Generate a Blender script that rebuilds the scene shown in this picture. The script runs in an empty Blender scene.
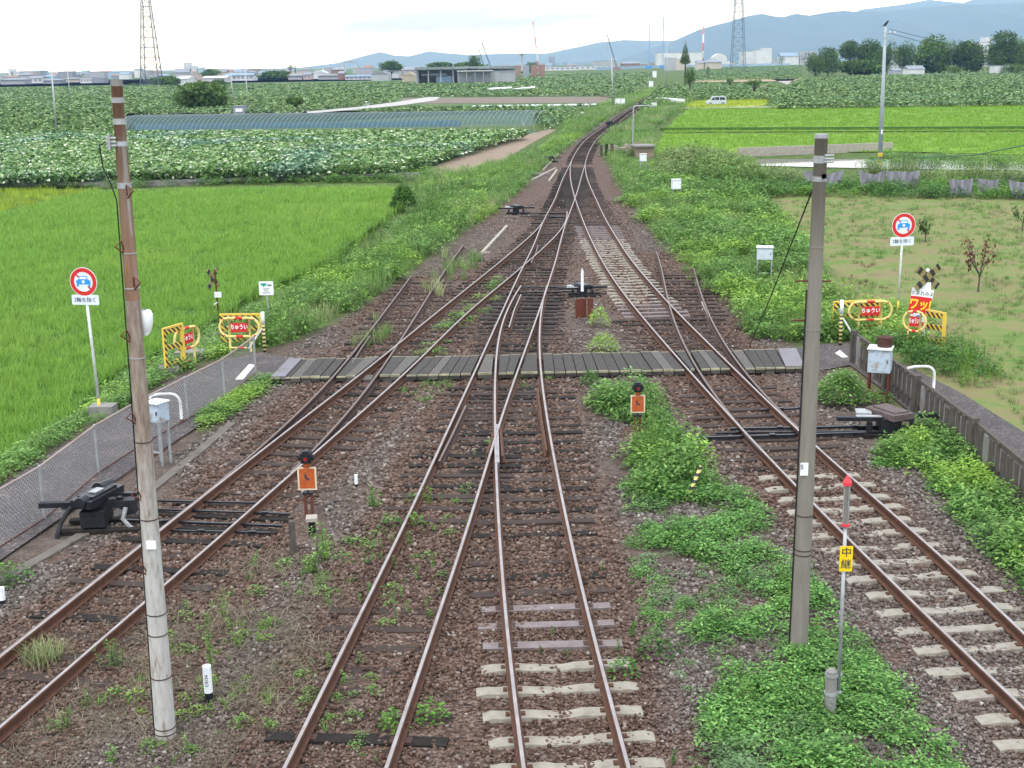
import bpy, math, random
import numpy as np
from mathutils import Vector, Matrix

# ------------------------------------------------------------------ camera
SC = bpy.context.scene
F_PX, PITCH, ROLL, CAM_H = 1300.0, math.atan((384 - 64) / 1300.0), -0.016, 7.5
cp, sp, cr, sr = math.cos(PITCH), math.sin(PITCH), math.cos(ROLL), math.sin(ROLL)
FWD = Vector((0, cp, -sp)); UPV = Vector((0, sp, cp)); XV = Vector((1, 0, 0))
RIGHT = XV * cr + UPV * sr
UP = XV * -sr + UPV * cr
cam_d = bpy.data.cameras.new('camera'); cam = bpy.data.objects.new('camera', cam_d)
SC.collection.objects.link(cam); SC.camera = cam
cam.matrix_world = Matrix(((RIGHT.x, UP.x, -FWD.x, 0), (RIGHT.y, UP.y, -FWD.y, 0),
                           (RIGHT.z, UP.z, -FWD.z, CAM_H), (0, 0, 0, 1)))
cam_d.sensor_width = 36.0; cam_d.lens = F_PX / 1024 * 36.0
cam_d.clip_start = 0.1; cam_d.clip_end = 60000

# ------------------------------------------------------------------ sky and sun (bright overcast)
SUN_EL, SUN_AZ = math.radians(62), math.radians(200)      # azimuth measured from +Y (north) clockwise
world = bpy.data.worlds.new('World'); SC.world = world; world.use_nodes = True
nt = world.node_tree; nt.nodes.clear()
def wn(t, **k):
    n = nt.nodes.new(t)
    for a, b in k.items(): setattr(n, a, b)
    return n
sky = wn('ShaderNodeTexSky', sky_type='NISHITA', sun_disc=False)
sky.sun_elevation = SUN_EL; sky.sun_rotation = SUN_AZ; sky.air_density = 1.2; sky.dust_density = 2.5
bgs = wn('ShaderNodeBackground'); bgs.inputs['Strength'].default_value = 0.12
nt.links.new(sky.outputs[0], bgs.inputs[0])
tc = wn('ShaderNodeTexCoord'); mp = wn('ShaderNodeMapping'); mp.inputs['Scale'].default_value = (1.2, 1.2, 9)
nz = wn('ShaderNodeTexNoise'); nz.inputs['Scale'].default_value = 2.2; nz.inputs['Detail'].default_value = 6; nz.inputs['Roughness'].default_value = .5
nt.links.new(tc.outputs['Generated'], mp.inputs[0]); nt.links.new(mp.outputs[0], nz.inputs[0])
cr1 = wn('ShaderNodeValToRGB'); cr1.color_ramp.elements[0].position = .36; cr1.color_ramp.elements[1].position = .52
cr1.color_ramp.elements[0].color = (.30, .30, .30, 1); cr1.color_ramp.elements[1].color = (1, 1, 1, 1)
nt.links.new(nz.outputs[0], cr1.inputs[0])
bgc = wn('ShaderNodeBackground'); bgc.inputs['Color'].default_value = (0.88, 0.97, 1.085, 1); bgc.inputs['Strength'].default_value = 2.7
mixw = wn('ShaderNodeMixShader'); outw = wn('ShaderNodeOutputWorld')
nt.links.new(cr1.outputs[0], mixw.inputs[0]); nt.links.new(bgs.outputs[0], mixw.inputs[1]); nt.links.new(bgc.outputs[0], mixw.inputs[2])
nt.links.new(mixw.outputs[0], outw.inputs['Surface'])
sun_d = bpy.data.lights.new('sun', 'SUN'); sun_d.energy = 2.2; sun_d.angle = math.radians(14); sun_d.color = (1, .96, .9)
sun = bpy.data.objects.new('sun', sun_d); SC.collection.objects.link(sun)
sdir = Vector((math.sin(SUN_AZ) * math.cos(SUN_EL), math.cos(SUN_AZ) * math.cos(SUN_EL), math.sin(SUN_EL)))
sun.rotation_euler = sdir.to_track_quat('Z', 'Y').to_euler()
SC.view_settings.view_transform = 'Standard'; SC.view_settings.look = 'None'
SC.view_settings.exposure = -0.18; SC.view_settings.gamma = 1.0; SC.view_settings.use_curve_mapping = False
SC.cycles.use_denoising = True
HAZE_D = 1.0e-4
SC.cycles.max_bounces = 6; SC.cycles.diffuse_bounces = 3; SC.cycles.glossy_bounces = 2
SC.cycles.transparent_max_bounces = 8; SC.cycles.volume_bounces = 0

# ------------------------------------------------------------------ projection helpers: photo pixel -> place on the land
def ray(px, py):
    x = (px - 512) / F_PX; y = -(py - 384) / F_PX
    x, y = x * cr - y * sr, x * sr + y * cr
    return np.array([x, cp + y * sp, -sp + y * cp])
def G(px, py, z=-0.2):
    d = ray(px, py); t = (z - CAM_H) / d[2]
    return np.array([d[0] * t, d[1] * t, z])
def GP(pts, z=-0.2): return np.array([G(a, b, z) for a, b in pts])
def atY(px, py, Y):
    d = ray(px, py); t = Y / d[1]
    return np.array([d[0] * t, Y, CAM_H + d[2] * t])
def rng_(s): return np.random.default_rng(s)

# ------------------------------------------------------------------ terrain profile
def curve_xy(pts, z):
    w = GP(pts, z); o = np.argsort(w[:, 1]); return w[o, 1], w[o, 0]
LY, LX = curve_xy([(-330, 760), (0, 479), (86, 427), (135, 402), (165, 380), (215, 360), (262, 350), (300, 340), (345, 318), (395, 285), (440, 250), (480, 222), (520, 190), (545, 165), (575, 140), (600, 122), (640, 100), (656, 90)], -0.2)
FY, FX = curve_xy([(-500, 760), (-40, 480), (0, 460), (37, 439), (74, 410), (102, 377), (128, 360), (165, 346), (212, 321), (236, 308), (264, 290), (304, 274), (342, 254), (380, 228), (408, 208), (420, 188), (470, 161), (512, 140), (560, 118), (600, 104), (640, 92)], -0.8)
RY, RX = curve_xy([(1400, 760), (1100, 590), (1024, 518), (970, 466), (914, 418), (885, 394), (853, 366), (800, 350), (745, 310), (700, 270), (650, 230), (622, 190), (604, 160), (600, 140), (618, 128), (640, 114), (664, 97)], -0.2)
def sstep(t): t = np.clip(t, 0, 1); return t * t * (3 - 2 * t)
def H(x, y):
    x = np.asarray(x, float); y = np.asarray(y, float)
    xl = np.interp(y, LY, LX); xf = np.interp(y, FY, FX); xr = np.interp(y, RY, RX)
    xf = np.minimum(xf, xl - .8)
    z = np.full(x.shape, -0.2)
    z = z - 0.6 * sstep((xl - x) / (xl - xf))
    z = z - 0.2 * sstep((x - xr) / 8) * sstep((y - 45) / 20)
    return z
def H1(x, y): return float(H(np.array([x]), np.array([y]))[0])
def GH(px, py):
    z = -0.3
    for _ in range(6):
        p = G(px, py, z); z = H1(p[0], p[1])
    return G(px, py, z)

# ------------------------------------------------------------------ materials
MATS = {}
def nodes(m): return m.node_tree.nodes, m.node_tree.links
def newmat(name):
    m = bpy.data.materials.new(name); m.use_nodes = True; MATS[name] = m
    return m, m.node_tree.nodes['Principled BSDF']
def lk(m, a, b): m.node_tree.links.new(a, b)
def nd(m, t, **k):
    n = m.node_tree.nodes.new(t)
    for a, b in k.items(): setattr(n, a, b)
    return n
def noise(m, scale, detail=4, rough=.55, coord='Object', vec=None, stretch=None):
    t = nd(m, 'ShaderNodeTexCoord'); n = nd(m, 'ShaderNodeTexNoise')
    n.inputs['Scale'].default_value = scale; n.inputs['Detail'].default_value = detail; n.inputs['Roughness'].default_value = rough
    if stretch:
        mpn = nd(m, 'ShaderNodeMapping'); mpn.inputs['Scale'].default_value = stretch
        lk(m, t.outputs[coord], mpn.inputs[0]); lk(m, mpn.outputs[0], n.inputs[0])
    else: lk(m, t.outputs[coord], n.inputs[0])
    return n
def ramp(m, src, stops):
    r = nd(m, 'ShaderNodeValToRGB'); e = r.color_ramp.elements
    while len(e) > 1: e.remove(e[-1])
    e[0].position, e[0].color = stops[0][0], (*stops[0][1], 1)
    for p, c in stops[1:]:
        q = e.new(p); q.color = (*c, 1)
    lk(m, src, r.inputs[0]); return r
def bump(m, b, src, strength=.5, dist=.02):
    n = nd(m, 'ShaderNodeBump'); n.inputs['Strength'].default_value = strength; n.inputs['Distance'].default_value = dist
    lk(m, src, n.inputs['Height']); lk(m, n.outputs[0], b.inputs['Normal']); return n
def mixc(m, fac, a, b, blend='MIX'):
    n = nd(m, 'ShaderNodeMix', data_type='RGBA', blend_type=blend)
    if isinstance(fac, (int, float)): n.inputs[0].default_value = fac
    else: lk(m, fac, n.inputs[0])
    for s, v in ((6, a), (7, b)):
        if isinstance(v, tuple): n.inputs[s].default_value = (*v, 1)
        else: lk(m, v, n.inputs[s])
    return n.outputs[2]
def weathered(name, c, c2=None, rough=.6, metal=0, scale=6, amt=.5, stretch=None, bmp=.15, spec=.22):
    """a painted, stained or rusty surface: two colours broken up by noise"""
    m, b = newmat(name)
    c2 = c2 or tuple(v * .65 for v in c)
    n = noise(m, scale, 5, .6, stretch=stretch)
    r = ramp(m, n.outputs[0], [(max(0, .62 - amt * .5), c), (min(1, .62 + amt * .25), c2)])
    lk(m, r.outputs[0], b.inputs['Base Color'])
    b.inputs['Roughness'].default_value = rough; b.inputs['Metallic'].default_value = metal
    b.inputs['Specular IOR Level'].default_value = spec
    if bmp: bump(m, b, n.outputs[0], bmp, .01)
    return m
def leafmat(name, stops, alt=None, altpos=(.55, .75), rough=.6, trans=.35, spec=.15, var=.28):
    """foliage: colour from the per-leaf value R, patches of another kind from B"""
    m, b = newmat(name)
    a = nd(m, 'ShaderNodeAttribute', attribute_name='Col'); s = nd(m, 'ShaderNodeSeparateColor')
    lk(m, a.outputs['Color'], s.inputs[0])
    r = ramp(m, s.outputs[0], stops); col = r.outputs[0]
    if alt:
        r2 = ramp(m, s.outputs[0], alt)
        f = ramp(m, s.outputs[2], [(altpos[0], (0, 0, 0)), (altpos[1], (1, 1, 1))])
        col = mixc(m, f.outputs[0], col, r2.outputs[0])
    g = nd(m, 'ShaderNodeMapRange'); g.inputs[3].default_value = 1 - var; g.inputs[4].default_value = 1 + var
    lk(m, s.outputs[1], g.inputs[0])
    vm = nd(m, 'ShaderNodeVectorMath', operation='SCALE'); lk(m, col, vm.inputs[0]); lk(m, g.outputs[0], vm.inputs['Scale'])
    lk(m, vm.outputs[0], b.inputs['Base Color'])
    b.inputs['Roughness'].default_value = rough; b.inputs['Specular IOR Level'].default_value = spec
    tr = nd(m, 'ShaderNodeBsdfTranslucent'); lk(m, vm.outputs[0], tr.inputs[0])
    mx = nd(m, 'ShaderNodeMixShader'); mx.inputs[0].default_value = trans
    lk(m, b.outputs[0], mx.inputs[1]); lk(m, tr.outputs[0], mx.inputs[2])
    o = [n for n in m.node_tree.nodes if n.type == 'OUTPUT_MATERIAL'][0]
    lk(m, mx.outputs[0], o.inputs[0]); return m

def striped(name, ca, cb, freq, axis=(1, 0, 1), rough=.5):
    m, b = newmat(name)
    t = nd(m, 'ShaderNodeTexCoord'); d = nd(m, 'ShaderNodeVectorMath', operation='DOT_PRODUCT'); d.inputs[1].default_value = axis
    lk(m, t.outputs['Object'], d.inputs[0])
    k = nd(m, 'ShaderNodeMath', operation='MULTIPLY'); k.inputs[1].default_value = freq; lk(m, d.outputs['Value'], k.inputs[0])
    f = nd(m, 'ShaderNodeMath', operation='FRACT'); lk(m, k.outputs[0], f.inputs[0])
    g = nd(m, 'ShaderNodeMath', operation='GREATER_THAN'); g.inputs[1].default_value = .5; lk(m, f.outputs[0], g.inputs[0])
    n = noise(m, 14, 4); w = ramp(m, n.outputs[0], [(.4, (1, 1, 1)), (.75, (.72, .70, .66))])
    c = mixc(m, g.outputs[0], ca, cb); c = mixc(m, 1.0, c, w.outputs[0], 'MULTIPLY')
    lk(m, c, b.inputs['Base Color']); b.inputs['Roughness'].default_value = rough
    return m

M_rust = weathered('rail_rust', (.115, .052, .03), (.055, .028, .02), .8, scale=9, amt=.6, bmp=.3)
M_rustd = weathered('rail_rust_dull', (.085, .05, .042), (.045, .028, .025), .8, scale=9, bmp=.3)
M_shine = weathered('rail_top_polished', (.36, .335, .34), (.22, .19, .18), .42, .4, scale=3, amt=.6, bmp=0)
M_shine2 = weathered('rail_top_dull', (.20, .15, .13), (.12, .085, .075), .5, .5, scale=4, bmp=0)
M_wood = weathered('sleeper_wood', (.030, .022, .020), (.070, .048, .040), .85, scale=7, amt=.8, stretch=(1, 6, 1), bmp=.5)
M_woodblk = weathered('sleeper_tarred', (.014, .012, .011), (.038, .032, .029), .8, scale=9, amt=.8, bmp=.4, spec=.08)
M_wooddk = weathered('deck_wood', (.074, .064, .058), (.022, .019, .017), .75, scale=5, amt=.8, stretch=(5, .7, 1), bmp=.5)
M_woodlt = weathered('deck_wood_pale', (.13, .118, .108), (.065, .056, .05), .8, scale=5, amt=.8, stretch=(5, .7, 1), bmp=.4)
M_conc = weathered('concrete_pale', (.42, .39, .34), (.24, .20, .16), .85, scale=7, amt=.7, bmp=.3)
M_concsl = weathered('sleeper_concrete', (.38, .355, .305), (.17, .14, .11), .9, scale=5, amt=1.0, bmp=.35)
M_sl_grey = weathered('sleeper_lilac_grey', (.225, .19, .19), (.14, .105, .10), .8, scale=6, amt=.7, bmp=.3)
M_concg = weathered('concrete_grey', (.27, .26, .24), (.15, .14, .13), .9, scale=4, amt=.7, bmp=.3)
M_asph = weathered('asphalt_old', (.085, .08, .08), (.14, .125, .115), .92, scale=2.5, amt=.9, bmp=.2)
M_black = weathered('black_iron', (.012, .013, .017), (.028, .028, .032), .5, scale=12, bmp=.15, spec=.2)
M_grease = weathered('greased_steel', (.014, .015, .019), (.032, .032, .038), .3, .1, scale=8, bmp=.1)
M_galv = weathered('galvanised_steel', (.42, .43, .44), (.28, .27, .26), .5, .35, scale=8, bmp=.05)
M_white = weathered('white_paint_worn', (.74, .75, .75), (.45, .42, .38), .55, scale=5, amt=.35, bmp=.05)
M_whitec = weathered('white_paint_clean', (.80, .81, .82), (.68, .69, .70), .45, scale=4, amt=.3, bmp=0)
M_bluegrey = weathered('blue_grey_paint', (.42, .50, .58), (.30, .22, .17), .55, scale=6, amt=.25, bmp=.05)
M_yellow = weathered('yellow_paint_worn', (.78, .52, .05), (.62, .44, .14), .5, scale=9, amt=.5, bmp=.05)
M_yelpale = weathered('yellow_paint_faded', (.78, .62, .20), (.60, .48, .22), .5, scale=9, amt=.5, bmp=.05)
M_red = weathered('red_sign_paint', (.62, .03, .03), (.48, .035, .03), .45, scale=9, amt=.3, bmp=0)
M_blue = weathered('blue_sign_paint', (.04, .28, .70), (.04, .24, .6), .45, scale=9, amt=.3, bmp=0)
M_navy = weathered('dark_lettering', (.03, .035, .06), (.05, .05, .07), .5, scale=9, bmp=0)
M_teal = weathered('teal_lettering', (.02, .30, .28), (.02, .25, .25), .5, scale=9, bmp=0)
M_orange = weathered('orange_plate', (.50, .125, .03), (.33, .06, .02), .5, scale=9, amt=.6, bmp=.05)
M_rustpost = weathered('rusty_steel', (.15, .045, .028), (.08, .03, .02), .8, scale=11, amt=.7, bmp=.3)
M_sign = weathered('sign_face_white', (.72, .76, .84), (.62, .66, .74), .4, scale=7, amt=.3, bmp=0)
M_weathwood = weathered('grey_old_boards', (.125, .108, .092), (.042, .035, .029), .9, scale=6, amt=.8, stretch=(4, 4, .7), bmp=.5)
M_poleG = weathered('pole_concrete_grey', (.25, .228, .193), (.165, .147, .122), .85, scale=3, amt=.8, stretch=(4, 4, .6), bmp=.15)
M_cable = weathered('black_cable', (.015, .016, .018), (.03, .03, .032), .5, scale=9, bmp=0)
M_yb = striped('yellow_black_stripes', (.74, .50, .06), (.03, .03, .03), 6.0)
M_ybx = striped('crossbuck_stripes', (.27, .21, .085), (.025, .022, .02), 4.0, axis=(1, 0, 0))
M_ybz = striped('banded_rod', (.60, .50, .16), (.02, .02, .02), 9.0, axis=(0, 0, 1))
M_rwz = striped('red_white_bands', (.75, .12, .10), (.8, .8, .8), .045, axis=(0, 0, 1))
M_glassd, _b = newmat('dark_glass'); _b.inputs['Base Color'].default_value = (.03, .04, .05, 1); _b.inputs['Roughness'].default_value = .15
M_lens, _b = newmat('red_lens'); _b.inputs['Base Color'].default_value = (.30, .02, .025, 1); _b.inputs['Roughness'].default_value = .25

# left pole: bare concrete below, rust-brown coat above, pale bands
def pole_left_mat(hgt):
    m, b = newmat('pole_concrete_rust_coated')
    t = nd(m, 'ShaderNodeTexCoord'); s = nd(m, 'ShaderNodeSeparateXYZ'); lk(m, t.outputs['Object'], s.inputs[0])
    n1 = noise(m, 5, 5, .65, stretch=(3, 3, .8)); n2 = noise(m, 8, 5, .7, stretch=(3, 3, .5)); n3 = noise(m, 3, 4, .6, stretch=(2.2, 2.2, .22))
    a = nd(m, 'ShaderNodeMath', operation='MULTIPLY_ADD'); a.inputs[1].default_value = 1.5; lk(m, n1.outputs[0], a.inputs[0]); lk(m, s.outputs[2], a.inputs[2])
    m1 = nd(m, 'ShaderNodeMapRange'); m1.inputs[1].default_value = hgt * .42; m1.inputs[2].default_value = hgt * .62; lk(m, a.outputs[0], m1.inputs[0])
    m2 = nd(m, 'ShaderNodeMath', operation='GREATER_THAN'); m2.inputs[1].default_value = hgt * .712; lk(m, s.outputs[2], m2.inputs[0])
    conc = ramp(m, n2.outputs[0], [(.3, (.50, .49, .46)), (.55, (.40, .38, .35)), (.68, (.22, .16, .12))])
    mid = ramp(m, n2.outputs[0], [(.3, (.34, .29, .25)), (.5, (.24, .18, .14)), (.7, (.14, .09, .065))])
    rust = ramp(m, n3.outputs[0], [(.34, (.42, .38, .35)), (.42, (.27, .17, .12)), (.56, (.205, .105, .062)), (.72, (.14, .068, .042))])
    c = mixc(m, m1.outputs[0], conc.outputs[0], mid.outputs[0]); c = mixc(m, m2.outputs[0], c, rust.outputs[0])
    lk(m, c, b.inputs['Base Color']); b.inputs['Roughness'].default_value = .85; bump(m, b, n2.outputs[0], .2, .01); return m

# ------------------------------------------------------------------ mesh building
COL = SC.collection
class MB:
    def __init__(s): s.v = []; s.f = []; s.m = []
    def add(s, vs, fs, m=0):
        o = len(s.v); s.v += [tuple(float(c) for c in v) for v in vs]
        s.f += [tuple(i + o for i in f) for f in fs]; s.m += [m] * len(fs); return s
    def box(s, c, size, rz=0, m=0, mat=None):
        hx, hy, hz = size[0] / 2, size[1] / 2, size[2] / 2
        R = mat if mat is not None else Matrix.Rotation(rz, 3, 'Z')
        vs = [Vector(c) + R @ Vector((x * hx, y * hy, z * hz)) for z in (-1, 1) for y in (-1, 1) for x in (-1, 1)]
        return s.add(vs, [(0, 2, 3, 1), (4, 5, 7, 6), (0, 1, 5, 4), (2, 6, 7, 3), (0, 4, 6, 2), (1, 3, 7, 5)], m)
    def beam(s, a, b, w, h, m=0, up=(0, 0, 1)):
        a, b = Vector(a), Vector(b); d = (b - a); L = d.length; d.normalize()
        x = d.cross(Vector(up))
        if x.length < 1e-4: x = Vector((1, 0, 0))
        x.normalize(); z = x.cross(d)
        return s.box((a + b) / 2, (w, L, h), mat=Matrix((x, d, z)).transposed(), m=m)
    def cyl(s, a, b, r0, r1=None, n=12, m=0, caps=True):
        r1 = r0 if r1 is None else r1
        a, b = Vector(a), Vector(b); d = (b - a).normalized()
        x = d.cross(Vector((0, 0, 1)) if abs(d.z) < .95 else Vector((0, 1, 0))).normalized(); y = d.cross(x)
        vs = []
        for p, r in ((a, r0), (b, r1)):
            for k in range(n):
                t = 2 * math.pi * k / n; vs.append(p + (x * math.cos(t) + y * math.sin(t)) * r)
        fs = [(k, n + k, n + (k + 1) % n, (k + 1) % n) for k in range(n)]
        if caps: fs += [tuple(range(n)), tuple(reversed(range(n, 2 * n)))]
        return s.add(vs, fs, m)
    def tube(s, pts, r, n=8, m=0, closed=False):
        P = [Vector(p) for p in pts]; N = len(P); rings = []; px = None
        for i in range(N):
            if closed: d = P[(i + 1) % N] - P[i - 1]
            else: d = P[min(i + 1, N - 1)] - P[max(i - 1, 0)]
            d.normalize()
            if px is None: px = d.cross(Vector((0, 0, 1)) if abs(d.z) < .9 else Vector((0, 1, 0)))
            px = (px - d * px.dot(d)).normalized(); y = d.cross(px)
            rr = r[i] if isinstance(r, (list, tuple)) else r
            rings.append([P[i] + (px * math.cos(2 * math.pi * k / n) + y * math.sin(2 * math.pi * k / n)) * rr for k in range(n)])
        vs = [v for q in rings for v in q]; fs = []
        for i in range(N if closed else N - 1):
            j = (i + 1) % N
            for k in range(n): fs.append((i * n + k, j * n + k, j * n + (k + 1) % n, i * n + (k + 1) % n))
        if not closed: fs += [tuple(reversed(range(n))), tuple(range((N - 1) * n, N * n))]
        return s.add(vs, fs, m)
    def disc(s, c, r, n=28, m=0, thick=.004, rin=0.0):      # upright disc facing -Y
        c = Vector(c); vs = []; fs = []
        for yy in (0, thick):
            for k in range(n):
                t = 2 * math.pi * k / n; vs.append(c + Vector((math.cos(t) * r, yy, math.sin(t) * r)))
        if rin == 0:
            fs = [tuple(range(n)), tuple(reversed(range(n, 2 * n)))]
        else:
            for yy in (0, thick):
                for k in range(n):
                    t = 2 * math.pi * k / n; vs.append(c + Vector((math.cos(t) * rin, yy, math.sin(t) * rin)))
            for k in range(n):
                q = (k + 1) % n
                fs += [(k, q, 2 * n + q, 2 * n + k), (n + k, 3 * n + k, 3 * n + q, n + q), (2 * n + k, 2 * n + q, 3 * n + q, 3 * n + k)]
        fs += [(k, n + k, n + (k + 1) % n, (k + 1) % n) for k in range(n)]
        return s.add(vs, fs, m)
    def prism(s, pts, z0, z1, m=0):                        # ground-plan polygon raised from z0 to z1
        n = len(pts); vs = [(p[0], p[1], z0) for p in pts] + [(p[0], p[1], z1) for p in pts]
        return s.add(vs, [tuple(reversed(range(n))), tuple(range(n, 2 * n))] + [(k, (k + 1) % n, n + (k + 1) % n, n + k) for k in range(n)], m)
    def plate(s, pts, y0, thick=.004, m=0):                 # outline in x,z facing -Y
        n = len(pts); vs = [(p[0], y0, p[1]) for p in pts] + [(p[0], y0 + thick, p[1]) for p in pts]
        return s.add(vs, [tuple(range(n)), tuple(reversed(range(n, 2 * n)))] + [(k, n + k, n + (k + 1) % n, (k + 1) % n) for k in range(n)], m)
    def build(s, name, mats, parent=None, smooth=False, loc=None, rz=0):
        me = bpy.data.meshes.new(name); me.from_pydata(s.v, [], s.f)
        mats = mats if isinstance(mats, (list, tuple)) else [mats]
        for k in mats: me.materials.append(k)
        if len(mats) > 1: me.polygons.foreach_set('material_index', s.m)
        if smooth: me.polygons.foreach_set('use_smooth', [True] * len(me.polygons))
        me.update(); o = bpy.data.objects.new(name, me); COL.objects.link(o)
        if parent is not None: o.parent = parent
        if loc is not None: o.location = loc
        o.rotation_euler.z = rz
        return o
def tag(o, label=None, cat=None, group=None, kind=None):
    if label: o['label'] = label
    if cat: o['category'] = cat
    if group: o['group'] = group
    if kind: o['kind'] = kind
    return o
def thing(name, label, cat, loc=(0, 0, 0), rz=0, group=None):
    o = bpy.data.objects.new(name, None); COL.objects.link(o); o.empty_display_size = .1
    o.location = [float(c) for c in loc]; o.rotation_euler = (0, 0, rz)
    return tag(o, label, cat, group)
def kids(o): return [c for c in bpy.data.objects if c.parent == o]
def dup(root, loc, rz=0, label=None, group=None, scale=None):
    r = root.copy(); COL.objects.link(r); r.location = [float(c) for c in loc]; r.rotation_euler = (0, 0, rz)
    if label: r['label'] = label
    if group: r['group'] = group
    if scale: r.scale = (scale,) * 3
    for ch in kids(root):
        c = ch.copy(); COL.objects.link(c); c.parent = r
        for g in kids(ch):
            d = g.copy(); COL.objects.link(d); d.parent = c
    return r
def text_mesh(txt, size, mat, parent, loc, name='lettering', rx=math.pi / 2, ry=0, rz=0, ext=.0015, offset=0.0, sx=1.0):
    cu = bpy.data.curves.new('lettering', 'FONT'); cu.body = txt; cu.size = size; cu.align_x = 'CENTER'; cu.align_y = 'CENTER'
    cu.extrude = ext; cu.resolution_u = 3; cu.offset = offset
    o = bpy.data.objects.new('lettering_source', cu); COL.objects.link(o)
    bpy.context.view_layer.update()
    me = bpy.data.meshes.new_from_object(o.evaluated_get(bpy.context.evaluated_depsgraph_get()))
    bpy.data.objects.remove(o); bpy.data.curves.remove(cu)
    me.name = name; me.materials.clear(); me.materials.append(mat)
    q = bpy.data.objects.new(name, me); COL.objects.link(q); q.parent = parent; q.location = loc; q.rotation_euler = (rx, ry, rz); q.scale = (sx, 1, 1)
    return q

# big numpy meshes
def np_mesh(name, V, Fc, col=None, mats=(), smooth=False, parent=None):
    me = bpy.data.meshes.new(name); nv, nf = len(V), len(Fc)
    me.vertices.add(nv); me.vertices.foreach_set('co', np.ascontiguousarray(V, np.float32).ravel())
    me.loops.add(nf * 3); me.loops.foreach_set('vertex_index', np.ascontiguousarray(Fc, np.int32).ravel())
    me.polygons.add(nf); me.polygons.foreach_set('loop_start', np.arange(0, nf * 3, 3, dtype=np.int32))
    me.polygons.foreach_set('loop_total', np.full(nf, 3, np.int32))
    if smooth: me.polygons.foreach_set('use_smooth', np.ones(nf, bool))
    if col is not None:
        a = me.color_attributes.new('Col', 'FLOAT_COLOR', 'POINT')
        a.data.foreach_set('color', np.ascontiguousarray(np.c_[col, np.ones(nv)], np.float32).ravel())
    for k in (mats if isinstance(mats, (list, tuple)) else [mats]): me.materials.append(k)
    me.update(calc_edges=True); o = bpy.data.objects.new(name, me); COL.objects.link(o)
    if parent is not None: o.parent = parent
    return o
def vnoise(x, y, sc, seed=0):
    x = np.asarray(x) / sc + 100.3; y = np.asarray(y) / sc + 77.7
    xi, yi = np.floor(x).astype(np.int64), np.floor(y).astype(np.int64); fx, fy = x - xi, y - yi
    fx, fy = fx * fx * (3 - 2 * fx), fy * fy * (3 - 2 * fy)
    def h(a, b):
        v = np.sin(a * 127.1 + b * 311.7 + seed * 74.7) * 43758.5453; return v - np.floor(v)
    return (h(xi, yi) * (1 - fx) + h(xi + 1, yi) * fx) * (1 - fy) + (h(xi, yi + 1) * (1 - fx) + h(xi + 1, yi + 1) * fx) * fy
def fnoise(x, y, sc, seed=0): return .55 * vnoise(x, y, sc, seed) + .3 * vnoise(x, y, sc * .47, seed + 5) + .15 * vnoise(x, y, sc * .21, seed + 9)
def inpoly(poly, x, y):
    c = np.zeros(len(x), bool); n = len(poly)
    for i in range(n):
        x1, y1 = poly[i][:2]; x2, y2 = poly[(i + 1) % n][:2]
        if y1 == y2: continue
        k = ((y1 > y) != (y2 > y)) & (x < (x2 - x1) * (y - y1) / (y2 - y1) + x1)
        c ^= k
    return c
def scatter_cloud(protos, P, yaw, sc, g, b, seed=0, tilt=None, szz=None):
    r = rng_(seed); which = r.integers(0, len(protos), len(P)); VV, FF, CC = [], [], []; off = 0
    for k, (V, Fc, A) in enumerate(protos):
        I = np.where(which == k)[0]
        if not len(I): continue
        c, s = np.cos(yaw[I])[:, None], np.sin(yaw[I])[:, None]
        x = (V[None, :, 0] * c - V[None, :, 1] * s) * sc[I][:, None]
        y = (V[None, :, 0] * s + V[None, :, 1] * c) * sc[I][:, None]
        z = V[None, :, 2] * sc[I][:, None] * (szz[I][:, None] if szz is not None else 1)
        if tilt is not None:
            x = x + z * tilt[I][:, :1]; y = y + z * tilt[I][:, 1:2]
        W = np.stack([x + P[I, 0:1], y + P[I, 1:2], z + P[I, 2:3]], 2).reshape(-1, 3)
        Fk = (Fc[None] + (np.arange(len(I)) * len(V))[:, None, None]).reshape(-1, 3) + off
        a = np.broadcast_to(A[None], (len(I), len(V)))
        ck = np.stack([a.ravel(), np.repeat(g[I], len(V)), np.repeat(b[I], len(V))], 1)
        VV.append(W); FF.append(Fk); CC.append(ck); off += len(W)
    return np.concatenate(VV), np.concatenate(FF), np.concatenate(CC)
EXCL = []
def fill(polyw, dens, seed, ref=25.0, fall=1.6, keep=None, maxn=400000, dmin=.0):
    """points in a ground polygon; thinner and larger with distance from the viewpoint's end"""
    r = rng_(seed); p = np.array(polyw)[:, :2]; lo, hi = p.min(0), p.max(0)
    # sample in depth strips so that far land gets fewer, larger plants
    ys = [lo[1]]
    while ys[-1] < hi[1]: ys.append(min(hi[1], max(ys[-1] * 1.12, ys[-1] + 1.5)))
    X, Y, S = [], [], []
    for a, b in zip(ys[:-1], ys[1:]):
        m = (a + b) / 2; sc = max(1.0, m / ref) ** (fall / 2); d = max(dens / sc ** 2, dmin); n = int((b - a) * (hi[0] - lo[0]) * d)
        if n <= 0: continue
        X.append(r.uniform(lo[0], hi[0], n)); Y.append(r.uniform(a, b, n)); S.append(np.full(n, sc))
    X, Y, S = np.concatenate(X), np.concatenate(Y), np.concatenate(S)
    k = inpoly(p, X, Y)
    # only what the photograph could plausibly see, with a margin at the sides
    k &= np.abs(X) < (Y * .42 + 6)
    for ex, ey, ew, ef in EXCL: k &= ~((np.abs(X - ex * (Y / ey)) < ew) & (Y < ey + .6) & (Y > ey - ef))
    X, Y, S = X[k], Y[k], S[k]
    if keep is not None:
        q = keep(X, Y, r); X, Y, S = X[q], Y[q], S[q]
    if len(X) > maxn:
        q = r.permutation(len(X))[:maxn]; X, Y, S = X[q], Y[q], S[q]
    return X, Y, S
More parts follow.
